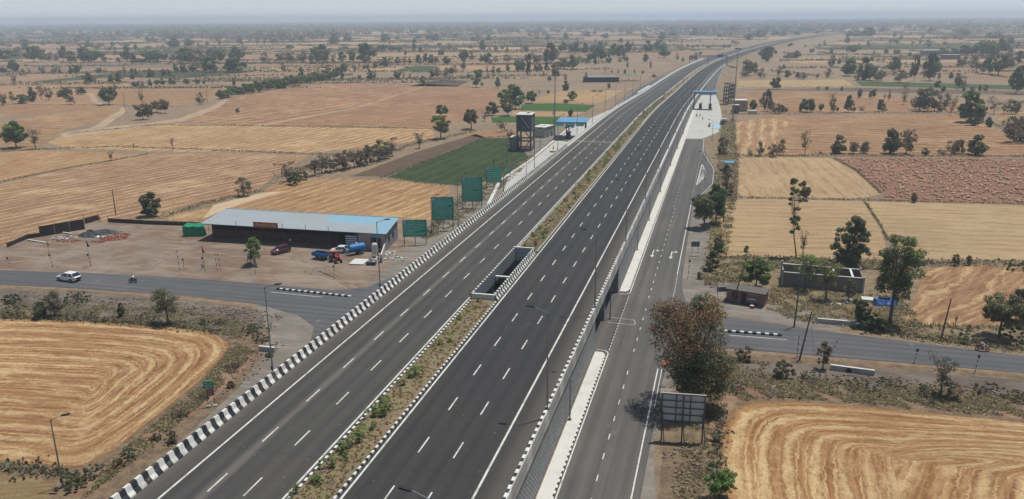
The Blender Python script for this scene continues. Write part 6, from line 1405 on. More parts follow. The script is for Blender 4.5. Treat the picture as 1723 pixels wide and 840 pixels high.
# hedge lines along field edges in the plain: low brush, uncountable
Vs, Ms = [], []
def hedge(pts, w_, h, dens, world=False, lo=.25):
    P = [Vector(p) if world else at(*p) for p in pts]
    for a, c in zip(P[:-1], P[1:]):
        L_ = (c-a).length; n = int(L_*dens)
        if n == 0: continue
        t = rs.uniform(0, 1, n); q = np.array(a)[None]*(1-t[:, None])+np.array(c)[None]*t[:, None]; hh = h*(.3+.7*np.abs(np.sin(t*L_*.21+a.x)*np.cos(t*L_*.083)))
        q[:, 0] += rs.normal(size=n)*w_*.4; q[:, 1] += rs.normal(size=n)*w_*.4; q[:, 2] = rs.uniform(0, 1, n)*hh+.05
        nn = rs.normal(size=(n, 3)); a_ = np.cross(nn, rs.normal(size=(n, 3))); a_ /= np.linalg.norm(a_, axis=1, keepdims=True); b_ = np.cross(nn/np.linalg.norm(nn, axis=1, keepdims=True), a_); s_ = lo*rs.uniform(.6, 1.4, (n, 1))
        Vs.append(np.maximum(np.stack([q-a_*s_, q-b_*s_*.6, q+a_*s_, q+b_*s_*.6], 1), [-1e9, -1e9, .02])); Ms.append(rs.choice(4, n, p=(.3, .25, .25, .2)))
for pts, w_, h, d in (([(1238, 263), (1400, 263), (1723, 264), (1960, 268)], 2.2, 1.1, 14), ([(1205, 334), (1240, 333), (1440, 337), (1723, 344)], .9, .5, 9), ([(1196, 434), (1330, 438), (1480, 442), (1550, 444), (1723, 443), (1990, 450)], 2.4, 1.0, 22), ([(1482, 326), (1443, 289), (1403, 266)], .6, .4, 8),
                      ([(1456, 341), (1484, 384), (1492, 405)], .5, .35, 8), ([(1240, 193), (1500, 191), (1660, 190)], 3.5, 1.4, 8), ([(1240, 149), (1440, 147)], 4, 2.0, 6), ([(1440, 150), (1723, 154)], 3, 1.5, 5), ([(1612, 193), (1680, 213), (1760, 250)], 3, 1.0, 10),
                      ([(0, 256), (65, 252), (190, 247), (380, 254), (525, 260), (560, 262)], 1.5, .7, 10), ([(268, 368), (330, 347), (436, 322)], 2.6, 1.0, 14), ([(470, 300), (530, 280), (600, 268), (668, 254)], 4.2, 2.0, 26), ([(668, 254), (690, 244), (770, 228), (800, 220)], 3.0, 1.0, 12), ([(0, 307), (100, 286), (192, 270), (250, 259)], .6, .4, 8), ([(110, 226), (260, 211), (500, 213), (725, 217)], 1.6, .8, 8),
                      ([(0, 177), (170, 177), (300, 180)], 1.5, .8, 4), ([(840, 149), (560, 139), (430, 156)], 2.5, 1.0, 4), ([(0, 139), (230, 141), (400, 145), (560, 136)], 3, 1.5, 4), ([(0, 108), (430, 108), (860, 109)], 4, 2.5, 4), ([(860, 125), (1120, 125)], 4, 2.0, 4), ([(640, 300), (760, 256), (815, 232), (868, 230)], 1.2, .6, 10),
                      ([(652, 300), (720, 310), (776, 313), (900, 262)], 1.6, .5, 8), ([(780, 330), (740, 372), (720, 400)], 2.2, .8, 12), ([(0, 534), (140, 539), (300, 549), (370, 561)], 1.3, .6, 26), ([(0, 786), (60, 792), (130, 800)], 1.2, .5, 30),
                      ([(1500, 563), (1723, 590), (1900, 600)], 1.8, .6, 30), ([(1218, 690), (1206, 760), (1215, 850)], 1.2, .4, 14), ([(1190, 450), (1215, 400)], 1.6, .9, 14), ([(1232, 345), (1240, 270), (1232, 200)], 1.6, .7, 6), ([(1520, 550), (1600, 553), (1723, 552)], 1.4, .5, 14)):
    hedge(pts, w_, h, d)
v = 620.0
hed = random.Random(6)
for _ in range(420):
    v = hed.uniform(420, 2600); u = hed.uniform(-.72, .72)*v; L_ = hed.uniform(60, 300); a = cw(u, v); c = cw(u+L_, v+hed.uniform(-12, 12)) if hed.random() < .75 else cw(u+hed.uniform(-20, 20), v+L_*.6)
    if any(-78 < q[0]-cX(q[1]) < 25 for q in (a, c)) or (a[0]-cX(a[1]))*(c[0]-cX(c[1])+20) < 0: continue
    if min(proj(a[0], a[1], 0)[1], 999) > 150: continue
    hedge([(a[0], a[1], 0), (c[0], c[1], 0)], 3+v/600, 1.0+v/900, 2.2, True, .5+v/1500)
o = quads_obj('hedge_brush', np.concatenate(Vs), np.concatenate(Ms), (L_dk, L_o, L_b, L_dg)); tag(o, 'low brush and weeds along the field boundaries', 'brush', None, 'stuff')
# dry grass tufts on the verges
Vs, Ms = [], []
def tufts(poly, n, h=.4, pr=(.35, .35, .2, .1), cl=0):
    P = np.array([tuple(at(*p))[:2] for p in poly]); lo, hi = P.min(0), P.max(0); got = []
    while len(got) < n:
        q = rs.uniform(lo, hi); 
        if cl and math.sin(q[0]*.9+1.7*math.sin(q[1]*.5))*math.cos(q[1]*.8+q[0]*.3) < cl-1+rs.uniform(0, .6): n -= .25; continue
        ins = False; j = len(P)-1
        for i in range(len(P)):
            if (P[i][1] > q[1]) != (P[j][1] > q[1]) and q[0] < (P[j][0]-P[i][0])*(q[1]-P[i][1])/(P[j][1]-P[i][1])+P[i][0]: ins = not ins
            j = i
        if ins: got.append(q)
    g = np.array(got); n = len(g)
    for _ in range(4):
        hh = h*rs.uniform(.5, 1.4, n); a = rs.uniform(0, 2*PI, n); w_ = hh*rs.uniform(.25, .5, n); o_ = np.stack([g[:, 0]+rs.normal(size=n)*.14, g[:, 1]+rs.normal(size=n)*.14, np.full(n, .02)], 1)
        dx = np.stack([np.cos(a)*w_, np.sin(a)*w_, np.zeros(n)], 1); ln = np.stack([rs.normal(size=n)*hh*.8, rs.normal(size=n)*hh*.8, hh*.7], 1)
        Vs.append(np.stack([o_-dx*.5, o_+dx*.5, o_+dx*.7+ln, o_-dx*.7+ln*.9], 1)); Ms.append(rs.choice(4, n, p=pr))
tufts([(-40, 505), (130, 512), (300, 522), (440, 545), (400, 570), (300, 548), (130, 540), (-40, 534)], 4200, .24, (.2, .38, .2, .22), .35)
tufts([(396, 575), (430, 592), (330, 688), (215, 782), (140, 840), (200, 765), (340, 645)], 4200, .24, (.25, .38, .12, .25), .3)
tufts([(1225, 625), (1400, 640), (1723, 665), (1740, 705), (1450, 678), (1300, 668), (1236, 676)], 5200, .25, (.25, .37, .12, .26), .3)
tufts([(1180, 640), (1240, 600), (1300, 612), (1230, 660), (1215, 720), (1205, 800), (1170, 840), (1130, 840), (1150, 740)], 1500, .26, (.2, .35, .1, .35), .5)
tufts([(1300, 480), (1520, 500), (1560, 560), (1723, 580), (1723, 590), (1480, 558), (1340, 540), (1290, 520)], 3200, .3, (.3, .3, .15, .25), .3)
tufts([(1180, 450), (1300, 435), (1540, 445), (1540, 455), (1310, 452), (1240, 475), (1190, 480)], 3000, .4, (.3, .3, .3, .1), .4)
tufts([(1216, 200), (1236, 210), (1240, 330), (1222, 430), (1190, 420), (1200, 330)], 2600, .5, (.3, .3, .3, .1), .3)
tufts([(700, 400), (760, 350), (860, 280), (900, 262), (880, 285), (780, 370), (730, 402)], 1200, .4, (.3, .3, .3, .1), .5)
o = quads_obj('dry_grass', np.concatenate(Vs), np.concatenate(Ms), (L_st, L_dg, L_o, L_b)); tag(o, 'dry grass tufts on the roadside verges', 'grass', None, 'stuff')
# small weeds on the median soil
Vs, Ms = [], []; n = 6500
yy = rs.uniform(0, 1, n)**1.3*420+30; yy = yy[(yy < 107) | (yy > 137)]; n = len(yy); g = np.stack([np.interp(yy, _ys, _cs)+rs.uniform(-34.8, -31.6, n), yy, np.array([ZH+.2+dz(q_) for q_ in yy])], 1)
for _ in range(3):
    hh = .10*rs.uniform(.5, 1.8, n); dx = rs.normal(size=(n, 3))*.08; dx[:, 2] *= .3; ln = np.stack([rs.normal(size=n)*.08, rs.normal(size=n)*.08, hh], 1); Vs.append(np.stack([g-dx, g+dx, g+dx+ln, g-dx+ln], 1)); Ms.append(rs.choice(3, n, p=(.3, .42, .28)))
o = quads_obj('median_weeds', np.concatenate(Vs), np.concatenate(Ms), (L_dg, L_ol, L_gb)); tag(o, 'dry weeds covering the soil of the highway median', 'weeds', None, 'stuff')
# lumps of gathered stalks on the ploughed field, straw heaps on the round fields
Vs, Ms = [], []
L_sw = leafmat('straw_bundle', (.42, .29, .185), .05)
PL = [tuple(at(*p))[:2] for p in [(1406, 268), (1560, 267), (1723, 269), (1860, 272), (1860, 345), (1723, 341), (1490, 335), (1486, 322), (1446, 290)]]
def inside(q, P):
    ins = False; j = len(P)-1
    for i in range(len(P)):
        if (P[i][1] > q[1]) != (P[j][1] > q[1]) and q[0] < (P[j][0]-P[i][0])*(q[1]-P[i][1])/(P[j][1]-P[i][1])+P[i][0]: ins = not ins
        j = i
    return ins
A_ = np.array(PL); lo, hi = A_.min(0), A_.max(0); cnt = 0
while cnt < 1250:
    q = rs.uniform(lo, hi)
    if not inside(q, PL): continue
    cnt += 1; a = rs.normal(.3, .6); r_ = rs.uniform(.38, .65); ex = np.array([math.cos(a), math.sin(a), 0])*r_; ey = np.array([-math.sin(a), math.cos(a), 0])*r_*rs.uniform(.5, .7); hz_ = rs.uniform(.45, .75); q3 = np.array([q[0], q[1], 0])
    ang_ = np.linspace(0, PI, 6)
    for s0_, s1_ in ((-1, -.2), (-.2, .9)):
        for k in range(5):
            f_ = lambda s, t: q3+ey*s+ex*math.cos(t)*(1.05-.35*s*s)+np.array([0, 0, math.sin(t)*hz_*(1.0-.4*s*s)+.04])
            Vs.append(np.array([[f_(s0_, ang_[k]), f_(s1_, ang_[k]), f_(s1_, ang_[k+1]), f_(s0_, ang_[k+1])]])); Ms.append(np.array([rs.choice(2, p=(.8, .2))]))
    continue
    n = 9
    P = np.stack([q[0]+rs.normal(size=n)*r_*.7, q[1]+rs.normal(size=n)*r_*.4, rs.uniform(.05, .45, n)], 1); dx = np.stack([np.full(n, math.cos(a))*r_, np.full(n, math.sin(a))*r_, rs.normal(size=n)*.2], 1); dy = np.stack([rs.normal(size=n)*.15, rs.normal(size=n)*.2, rs.uniform(.05, .4, n)], 1)
    Vs.append(np.maximum(np.stack([P-dx, P-dy, P+dx, P+dy], 1), [-1e9, -1e9, .03])); Ms.append(rs.choice(2, n, p=(.75, .25)))
o = quads_obj('stalk_bundles', np.concatenate(Vs), np.concatenate(Ms), (L_sw, L_dg)); tag(o, 'hundreds of dry stalk bundles lying on the ploughed field', 'stalk bundles', None, 'stuff')
# ================================================================ VEHICLES
def car(loc, rz, paint, label, L=4.6, W=1.85, H=1.68, name='parked_car', roofm=None, suv=True):
    r = empty(name, loc, rz, label, 'car'); hb = 1.06 if suv else .88; g = .24
    # body: cross-sections from rear (-x) to front (+x): (x, half width, bottom, shoulder z)
    st = [(-L/2, W*.40, .42, hb*.80), (-L/2+.08, W*.46, .30, hb*.98), (-L*.36, W/2, g, hb), (-L*.1, W/2, g, hb*.99), (L*.16, W/2, g, hb*.97), (L*.34, W*.49, g, hb*.90), (L*.455, W*.45, .28, hb*.80), (L/2, W*.36, .36, hb*.62)]
    b = MB(); rings = []
    for x, hw, z0, z1 in st:
        rings.append([Vector((x, y, z)) for y, z in ((-hw*.93, z0), (-hw, z0+.2), (-hw, z1-.16), (-hw*.93, z1-.02), (-hw*.5, z1+.03), (hw*.5, z1+.03), (hw*.93, z1-.02), (hw, z1-.16), (hw, z0+.2), (hw*.93, z0))])
    for A, B in zip(rings[:-1], rings[1:]):
        for k in range(10): b.face([A[k], B[k], B[(k+1) % 10], A[(k+1) % 10]], paint if k != 9 else m_blk)
    b.face(rings[0][::-1], paint); b.face(rings[-1], paint)
    b.build('body', r, True, True)
    xr0, xr1, xf1, xf0 = -L*.47, -L*.36 if suv else -L*.28, L*.04, L*.24
    hw0, hw1 = W*.47, W*.40; zb = hb; zt = H
    b = MB(); g0 = [(xr0, zb-.02), (xr1, zt-.05), (xf1, zt-.05), (xf0, zb-.04)]
    for s_ in (-1, 1): b.face([(g0[0][0], s_*hw0, g0[0][1]), (g0[1][0], s_*hw1, g0[1][1]), (g0[2][0], s_*hw1, g0[2][1]), (g0[3][0], s_*hw0, g0[3][1])][::s_], m_glass)
    b.face([(g0[0][0], -hw0, g0[0][1]), (g0[0][0], hw0, g0[0][1]), (g0[1][0], hw1, g0[1][1]), (g0[1][0], -hw1, g0[1][1])], m_glass)
    b.face([(g0[3][0], -hw0, g0[3][1]), (g0[3][0], hw0, g0[3][1]), (g0[2][0], hw1, g0[2][1]), (g0[2][0], -hw1, g0[2][1])][::-1], m_glass)
    b.build('windows', r)
    b = MB(); rf = roofm or paint
    b.face([(xr1-.05, -hw1, zt-.05), (xf1+.05, -hw1, zt-.05), (xf1-.05, -hw1*.8, zt), (xr1+.1, -hw1*.8, zt)], rf); b.face([(xr1-.05, hw1, zt-.05), (xf1+.05, hw1, zt-.05), (xf1-.05, hw1*.8, zt), (xr1+.1, hw1*.8, zt)][::-1], rf)
    b.face([(xr1+.1, -hw1*.8, zt), (xf1-.05, -hw1*.8, zt), (xf1-.05, hw1*.8, zt), (xr1+.1, hw1*.8, zt)], rf); b.face([(xf1+.05, -hw1, zt-.05), (xf1+.05, hw1, zt-.05), (xf1-.05, hw1*.8, zt), (xf1-.05, -hw1*.8, zt)], rf); b.face([(xr1-.05, -hw1, zt-.05), (xr1-.05, hw1, zt-.05), (xr1+.1, hw1*.8, zt), (xr1+.1, -hw1*.8, zt)][::-1], rf)
    b.build('roof', r, False, True)
    for s_ in (-1, 1):
        for a, c in (((g0[0][0], hw0, g0[0][1]), (g0[1][0], hw1, g0[1][1])), ((-L*.17, hw0, zb), (-L*.15, hw1, zt-.05)), ((L*.03, hw0, zb), (L*.0, hw1, zt-.05)), ((g0[3][0], hw0, g0[3][1]), (g0[2][0], hw1, g0[2][1]))):
            b = MB(); b.tube([(a[0], s_*a[1]*1.003, a[2]), (c[0], s_*c[1]*1.003, c[2])], .045, rf, 5); b.build('pillar', r)
    for sx in (-L*.31, L*.32):
        for s_ in (-1, 1):
            y = s_*(W/2-.1); b = MB(); b.tube([(sx, y-.11, .35), (sx, y+.11, .35)], .35, m_rub, 16); t_ = b.build('wheel', r)
            b = MB(); b.tube([(sx, y+s_*.10, .35), (sx, y+s_*.125, .35)], .21, m_steel, 10); b.build('rim', t_)
            b = MB(); b.tube([(sx, s_*(W/2-.06), .36), (sx, s_*(W/2+.008), .36)], .41, m_blk, 16); b.build('wheel_arch', r)
    for s_ in (-1, 1):
        b = MB(); b.box((L*.462, s_*W*.36, hb*.70), (.12, .34, .14), m_concl); b.build('headlight', r)
        b = MB(); b.box((-L/2+.05, s_*W*.40, hb*.84), (.1, .26, .16), m_red); b.build('taillight', r)
        b = MB(); b.box((L*.17, s_*(W/2+.09), hb+.04), (.12, .18, .12), paint); b.build('mirror', r)
    b = MB(); b.box((L*.49, 0, .48), (.1, W*.5, .16), m_blk); b.build('grille', r); b = MB(); b.box((-L/2+.0, 0, .46), (.1, W*.72, .2), m_blk); b.build('bumper', r)
    return r
m_wp = simple('white_car_paint', (.70, .71, .72), .25, .03, 1, spec=.5, coat=.5); m_mp = simple('maroon_car_paint', (.10, .012, .022), .25, .05, 1, spec=.5, coat=.5)
car((-117.9, 117.2, .05), math.radians(174), m_wp, 'white sport utility car driving on the side road at the left', 4.7, 1.9, 1.72, 'moving_car')
car((-88.3, 143.2, .03), math.radians(-118), m_mp, 'maroon car parked before the long shed', 4.1, 1.75, 1.65)
car((-76.3, 146.4, .03), math.radians(188), m_wp, 'white car parked behind the red tractor and blue trailer', 4.0, 1.7, 1.5, suv=False)
# ---- people
def person_mesh(J, name, parent, shirt, trousers, hair=True, tall=1.7):
    """J: joints. One skinned surface."""
    V, E, R_ = [], [], []
    def add(p, r_, par=None):
        V.append(p); R_.append(r_); i = len(V)-1
        if par is not None: E.append((par, i))
        return i
    pel = add(J['pelvis'], .135); sp = add(J['spine'], .125, pel); ch = add(J['chest'], .15, sp); nk = add(J['neck'], .055, ch); hd = add(J['head'], .085, nk); tp = add(J['top'], .075, hd)
    for s_ in 'lr':
        h_ = add(J['hip'+s_], .09, pel); k = add(J['knee'+s_], .06, h_); a = add(J['ankle'+s_], .042, k); add(J['toe'+s_], .035, a)
        s2 = add(J['sh'+s_], .06, ch); e = add(J['elbow'+s_], .043, s2); w_ = add(J['wrist'+s_], .03, e)
        pv = Vector(J['wrist'+s_]); d = (pv-Vector(J['elbow'+s_])).normalized(); sd = d.cross(Vector((0, 0, 1))).normalized(); up = sd.cross(d)
        pl = add(tuple(pv+d*.07), .028, w_)
        for q, (o_, l) in enumerate(((-.03, .07), (-.01, .085), (.01, .08), (.03, .065))):
            f1 = add(tuple(pv+d*(.09+l*.5)+sd*o_+up*.005), .009, pl); add(tuple(pv+d*(.085+l*.8)+sd*o_-up*.03), .008, f1)
        th = add(tuple(pv+d*.055+sd*-.05), .010, pl); add(tuple(pv+d*.095+sd*-.065-up*.015), .009, th)
    me = bpy.data.meshes.new(name); me.from_pydata(V, E, []); o = bpy.data.objects.new(name, me); COL.objects.link(o)
    md = o.modifiers.new('skin', 'SKIN'); md.use_smooth_shade = True
    for i, sv in enumerate(me.skin_vertices[0].data): sv.radius = (R_[i], R_[i]); sv.use_root = (i == 0)
    sb = o.modifiers.new('sub', 'SUBSURF'); sb.levels = sb.render_levels = 1
    bpy.context.view_layer.update()
    ev = o.evaluated_get(bpy.context.evaluated_depsgraph_get()); m2 = bpy.data.meshes.new_from_object(ev); bpy.data.objects.remove(o)
    for m in (m_skin, shirt, trousers, m_blk): m2.materials.append(m)
    jp = [(Vector(V[i]), i) for i in range(len(V))]
    reg = {}
    nm = ['pelvis', 'spine', 'chest', 'neck', 'head', 'top']
    for p in m2.polygons:
        c = p.center; i = min(jp, key=lambda t: (t[0]-c).length)[1]
        if i in (0,): k = 2
        elif i in (1, 2): k = 1
        elif i in (3, 4, 5): k = 0
        else:
            q = (i-6) % 18
            k = 2 if q in (0, 1) else (2 if q == 2 else (3 if q == 3 else (1 if q in (4, 5) else 0)))
        p.material_index = k
    m2.name = name; bd = bpy.data.objects.new('body', m2); COL.objects.link(bd); bd.parent = parent
    hc = Vector(J['head']).lerp(Vector(J['top']), .75); b = MB()
    n = 10
    for i in range(5):
        for j in range(n):
            def q_(i, j): a = 2*PI*j/n; t = PI/2*i/5; return hc+Vector((math.cos(a)*math.cos(t)*.098, math.sin(a)*math.cos(t)*.098, math.sin(t)*.115-.01))
            b.face([q_(i, j), q_(i, j+1), q_(i+1, j+1), q_(i+1, j)], m_hair)
    b.build('hair', parent, True)
    fw = (Vector(J['head'])-Vector(J['neck'])); fwd = Vector(J.get('face', (1, 0, 0))); sd = Vector((0, 0, 1)).cross(fwd)
    hd = Vector(J['head']); b = MB()
    b.tube([hd+fwd*.085+Vector((0, 0, .015)), hd+fwd*.115-Vector((0, 0, .015))], [.012, .018], m_skin, 5); b.build('nose', parent)
    for s_ in (-1, 1):
        b = MB(); b.box(tuple(hd+fwd*.092+sd*.033*s_+Vector((0, 0, .03))), (.02, .02, .012), m_blk); b.build('eye', parent)
        b = MB(); b.box(tuple(hd+sd*.095*s_), (.03, .02, .05), m_skin); b.build('ear', parent)
    b = MB(); b.box(tuple(hd+fwd*.09-Vector((0, 0, .045))), (.014, .04, .01), m_red); b.build('mouth', parent)
STAND = dict(pelvis=(0, 0, .92), spine=(0, 0, 1.08), chest=(0, 0, 1.30), neck=(0, 0, 1.47), head=(.01, 0, 1.58), top=(.0, 0, 1.64), hipl=(0, .1, .86), kneel=(.03, .12, .48), anklel=(0, .13, .08), toel=(.15, .14, .04), hipr=(0, -.1, .86), kneer=(.0, -.12, .48), ankler=(-.05, -.13, .08), toer=(.1, -.14, .04),
             shl=(0, .19, 1.38), elbowl=(-.02, .25, 1.1), wristl=(.08, .26, .86), shr=(0, -.19, 1.38), elbowr=(-.02, -.25, 1.1), wristr=(.08, -.26, .86))
RIDE = dict(pelvis=(-.25, 0, .88), spine=(-.22, 0, 1.05), chest=(-.12, 0, 1.27), neck=(-.06, 0, 1.43), head=(-.02, 0, 1.54), top=(-.03, 0, 1.61), hipl=(-.22, .11, .84), kneel=(.2, .22, .72), anklel=(.0, .2, .34), toel=(.15, .2, .3), hipr=(-.22, -.11, .84), kneer=(.2, -.22, .72), ankler=(0, -.2, .34), toer=(.15, -.2, .3),
            shl=(-.1, .19, 1.35), elbowl=(.1, .3, 1.14), wristl=(.36, .28, 1.04), shr=(-.1, -.19, 1.35), elbowr=(.1, -.3, 1.14), wristr=(.36, -.28, 1.04))
def cloth(n, c): return simple(n, c, .85, .15, 4)
c_white, c_blue, c_dark, c_or, c_gr = cloth('white_cloth', (.6, .6, .58)), cloth('blue_shirt_cloth', (.12, .18, .30)), cloth('dark_cloth', (.035, .037, .045)), cloth('orange_cloth', (.45, .16, .08)), cloth('grey_cloth', (.14, .14, .15))
def person(loc, rz, label, shirt, trs, pose=STAND):
    r = empty('person', loc, rz, label, 'person'); person_mesh(pose, 'person_body', r, shirt, trs); return r
def motorbike(loc, rz, paint, label):
    r = empty('motorcycle', loc, rz, label, 'motorcycle')
    for x in (-.64, .66):
        b = MB(); b.tube([(x+.27*math.cos(a), 0, .30+.27*math.sin(a)) for a in np.linspace(0, 2*PI, 19)], .065, m_rub, 6, False); t_ = b.build('wheel', r)
        b = MB()
        for k in range(5): a = k*PI/5; b.tube([(x+.25*math.cos(a), 0, .3+.25*math.sin(a)), (x-.25*math.cos(a), 0, .3-.25*math.sin(a))], .012, m_steel, 4)
        b.tube([(x, -.06, .3), (x, .06, .3)], .06, m_steel, 8); b.build('rim', t_)
    b = MB()
    for z, x, hw, hz in ((0, 0, 0, 0),): pass
    pr = [(-.05, .78, .09), (.1, .92, .14), (.3, .93, .13), (.4, .82, .08)]
    for A, B in zip(pr[:-1], pr[1:]):
        for s_ in (-1, 1): b.face([(A[0], 0, A[1]), (B[0], 0, B[1]), (B[0], s_*B[2], B[1]-.08), (A[0], s_*A[2], A[1]-.08)], paint); b.face([(A[0], s_*A[2], A[1]-.08), (B[0], s_*B[2], B[1]-.08), (B[0], s_*B[2]*.7, .66), (A[0], s_*A[2]*.7, .66)], paint)
    b.face([(-.05, -.09, .70), (-.05, .09, .70), (-.05, 0, .78)], paint); b.face([(.4, -.08, .74), (.4, .08, .74), (.4, 0, .82)], paint); b.build('fuel_tank', r)
    b = MB(); b.box((-.4, 0, .80), (.72, .24, .09), m_blk); b.build('seat', r)
    b = MB(); b.box((-.55, 0, .70), (.62, .2, .12), paint); b.box((-.8, 0, .84), (.2, .16, .05), paint); b.build('tail_panel', r)
    b = MB(); b.box((0, 0, .42), (.42, .24, .32), m_steel); b.tube([(-.1, -.15, .3), (-.75, -.18, .36)], .045, m_steel, 6); b.build('engine', r)
    b = MB(); b.tube([(.66, .09, .3), (.46, .08, .98)], .022, m_steel, 5); b.tube([(.66, -.09, .3), (.46, -.08, .98)], .022, m_steel, 5); b.tube([(-.64, .1, .3), (-.1, .1, .5), (.44, 0, .88)], .025, m_blk, 5); b.tube([(-.64, -.1, .3), (-.5, -.1, .7)], .03, m_blk, 5); b.build('frame', r)
    b = MB(); b.tube([(.34, -.34, 1.03), (.46, -.1, 1.0), (.46, .1, 1.0), (.34, .34, 1.03)], .018, m_blk, 5); b.build('handlebar', r)
    b = MB(); b.tube([(.5, 0, .88), (.62, 0, .87)], [.07, .085], m_concl, 8); b.build('headlight', r)
    b = MB()
    for k in range(6):
        a0, a1 = .4+k*.35, .4+(k+1)*.35; b.face([(.66+.34*math.cos(a0), -.07, .3+.34*math.sin(a0)), (.66+.34*math.cos(a1), -.07, .3+.34*math.sin(a1)), (.66+.34*math.cos(a1), .07, .3+.34*math.sin(a1)), (.66+.34*math.cos(a0), .07, .3+.34*math.sin(a0))], paint)
    b.build('mudguard', r)
    return r
p = at(224, 476); motorbike((p.x, p.y, .05), PI-.05, m_blk, 'dark motorcycle ridden on the side road behind the white car'); person((p.x, p.y, .05), PI-.05, 'person in a pale shirt riding the dark motorcycle on the left side road', c_white, c_dark, RIDE)
p = at(1652, 591); motorbike((p.x, p.y, .05), -.12, m_red, 'red motorcycle ridden on the side road at the right'); person((p.x, p.y, .05), -.12, 'person in a white and blue shirt riding the red motorcycle', c_white, c_blue, RIDE)
p = at(489, 413); person((p.x, p.y, 0), -1.5, 'person in white clothing at the shed front near the maroon car', c_white, c_dark)
p = at(168, 374); person((p.x, p.y, 0), 2, 'person in orange standing at the rear corner of the yard fence', c_or, c_dark)
p = at(1172, 197); motorbike((p.x, p.y, .07), PI/2, m_blk, 'dark motorcycle approaching the right toll canopy'); person((p.x, p.y, .07), PI/2, 'person riding the dark motorcycle before the right toll', c_dark, c_dark, RIDE)
p = at(1177.5, 198); person((p.x, p.y, .07), 1, 'person in dark clothes standing beside the motorcycle at the right toll', c_blue, c_dark); p = at(1182, 203); person((p.x, p.y, .07), 2, 'person walking alone on the toll apron nearest the camera', c_dark, c_gr)
p = at(1181, 176); person((p.x, p.y, .07), 2, 'person standing beyond the right toll booth', c_gr, c_dark)
for px, py, lab in ((1217, 190, 'first motorcycle parked on the gravel beside the right toll'), (1221, 190, 'second motorcycle parked on the gravel beside the right toll')): p = at(px, py); motorbike((p.x, p.y, .03), 1.6, m_blk, lab)
# ---- tractor with tipping trailer, water tanker
def wheel(b, x, y, r_, w_, m=None): b.tube([(x, y-w_/2, r_), (x, y+w_/2, r_)], r_, m or m_rub, 16)
tp = at(565, 441)
r = empty('tractor', (tp.x, tp.y, 0), math.radians(-38), 'small red tractor hitched to the blue trailer in the yard', 'tractor')
b = MB(); b.box((.75, 0, 1.05), (1.5, .6, .62), m_red); b.box((.75, 0, 1.38), (1.4, .5, .08), m_red); b.box((1.52, 0, 1.0), (.06, .5, .5), m_blk); b.build('bonnet', r)
b = MB(); b.box((0.2, 0, .7), (2.6, .4, .35), m_blk); b.box((-.7, 0, .95), (.8, .7, .3), m_blk); b.build('chassis', r)
for s_ in (-1, 1):
    b = MB(); wheel(b, -.65, s_*.72, .68, .36); t_ = b.build('wheel', r); b = MB(); b.tube([(-.65, s_*.9, .68), (-.65, s_*.93, .68)], .36, m_concg, 12); b.build('rim', t_)
    b = MB(); wheel(b, 1.2, s_*.6, .4, .22); t_ = b.build('wheel', r); b = MB(); b.tube([(1.2, s_*.71, .4), (1.2, s_*.74, .4)], .2, m_concg, 10); b.build('rim', t_)
    b = MB(); b.box((-.65, s_*.72, 1.42), (1.05, .42, .06), m_red); b.box((-.2, s_*.72, 1.2), (.06, .42, .45), m_red); b.build('mudguard', r)
b = MB(); b.box((-.75, 0, 1.25), (.45, .5, .1), m_blk); b.box((-.98, 0, 1.5), (.08, .5, .45), m_blk); b.build('seat', r)
b = MB(); b.tube([(-.12, 0, 1.3), (-.25, 0, 1.62)], .025, m_blk, 5); b.tube([(-.25+.02*0, .19*math.cos(a), 1.62+.19*math.sin(a)*.4) for a in np.linspace(0, 2*PI, 11)], .02, m_blk, 4); b.build('steering_wheel', r)
b = MB(); b.tube([(.95, .12, 1.4), (.95, .12, 2.1)], .035, m_blk, 6); b.build('exhaust', r)
b = MB()
for s_ in (-1, 1): b.tube([(-1.0, s_*.5, 1.1), (-1.0, s_*.5, 2.2)], .03, m_red, 5)
b.box((-.7, 0, 2.25), (1.3, 1.25, .05), simple('faded_canopy', (.42, .16, .13), .8)); b.build('canopy', r)
m_blt = simple('blue_trailer_paint', (.02, .10, .27), .5, .25, 1.2, dirt=(.1, .09, .08), dirtamt=.35)
q = at(541, 436); r = empty('trailer', (q.x, q.y, 0), math.radians(-12), 'blue tipping trailer behind the red tractor', 'trailer')
b = MB(); b.box((0, 0, .85), (3.4, 1.9, .1), m_blt)
for s_ in (-1, 1): b.box((0, s_*.95, 1.15), (3.4, .07, .6), m_blt)
for s_ in (-1, 1): b.box((s_*1.7, 0, 1.15), (.07, 1.83, .6), m_blt)
for k in range(5): b.box((-1.4+.7*k, -1.0, 1.15), (.07, .06, .6), m_blt); b.box((-1.4+.7*k, 1.0, 1.15), (.07, .06, .6), m_blt)
b.build('body', r)
for sx in (-.55, .45):
    for s_ in (-1, 1): b = MB(); wheel(b, sx, s_*.75, .42, .24); t_ = b.build('wheel', r); b = MB(); b.tube([(sx, s_*.87, .42), (sx, s_*.9, .42)], .22, m_concg, 10); b.build('rim', t_)
b = MB(); b.tube([(1.7, .4, .7), (2.7, 0, .6)], .05, m_blt, 5); b.tube([(1.7, -.4, .7), (2.7, 0, .6)], .05, m_blt, 5); b.box((-.05, 0, .7), (3.0, .7, .14), m_blk); b.build('drawbar', r)
m_tk = simple('tank_blue', (.01, .17, .42), .35, .12, 1, spec=.4, dirt=(.2, .2, .2), dirtamt=.25)
q = at(601, 428); r = empty('water_tanker', (q.x, q.y, 0), math.radians(50), 'bright blue cylindrical water tanker trailer before the shed shutter', 'tanker')
b = MB(); xs = [(-1.75, .35), (-1.68, .68), (-1.5, .78), (1.5, .78), (1.68, .68), (1.75, .35)]
for (xa, ra), (xb, rb) in zip(xs[:-1], xs[1:]): b.tube([(xa, 0, 1.55), (xb, 0, 1.55)], [ra, rb], m_tk, 20)
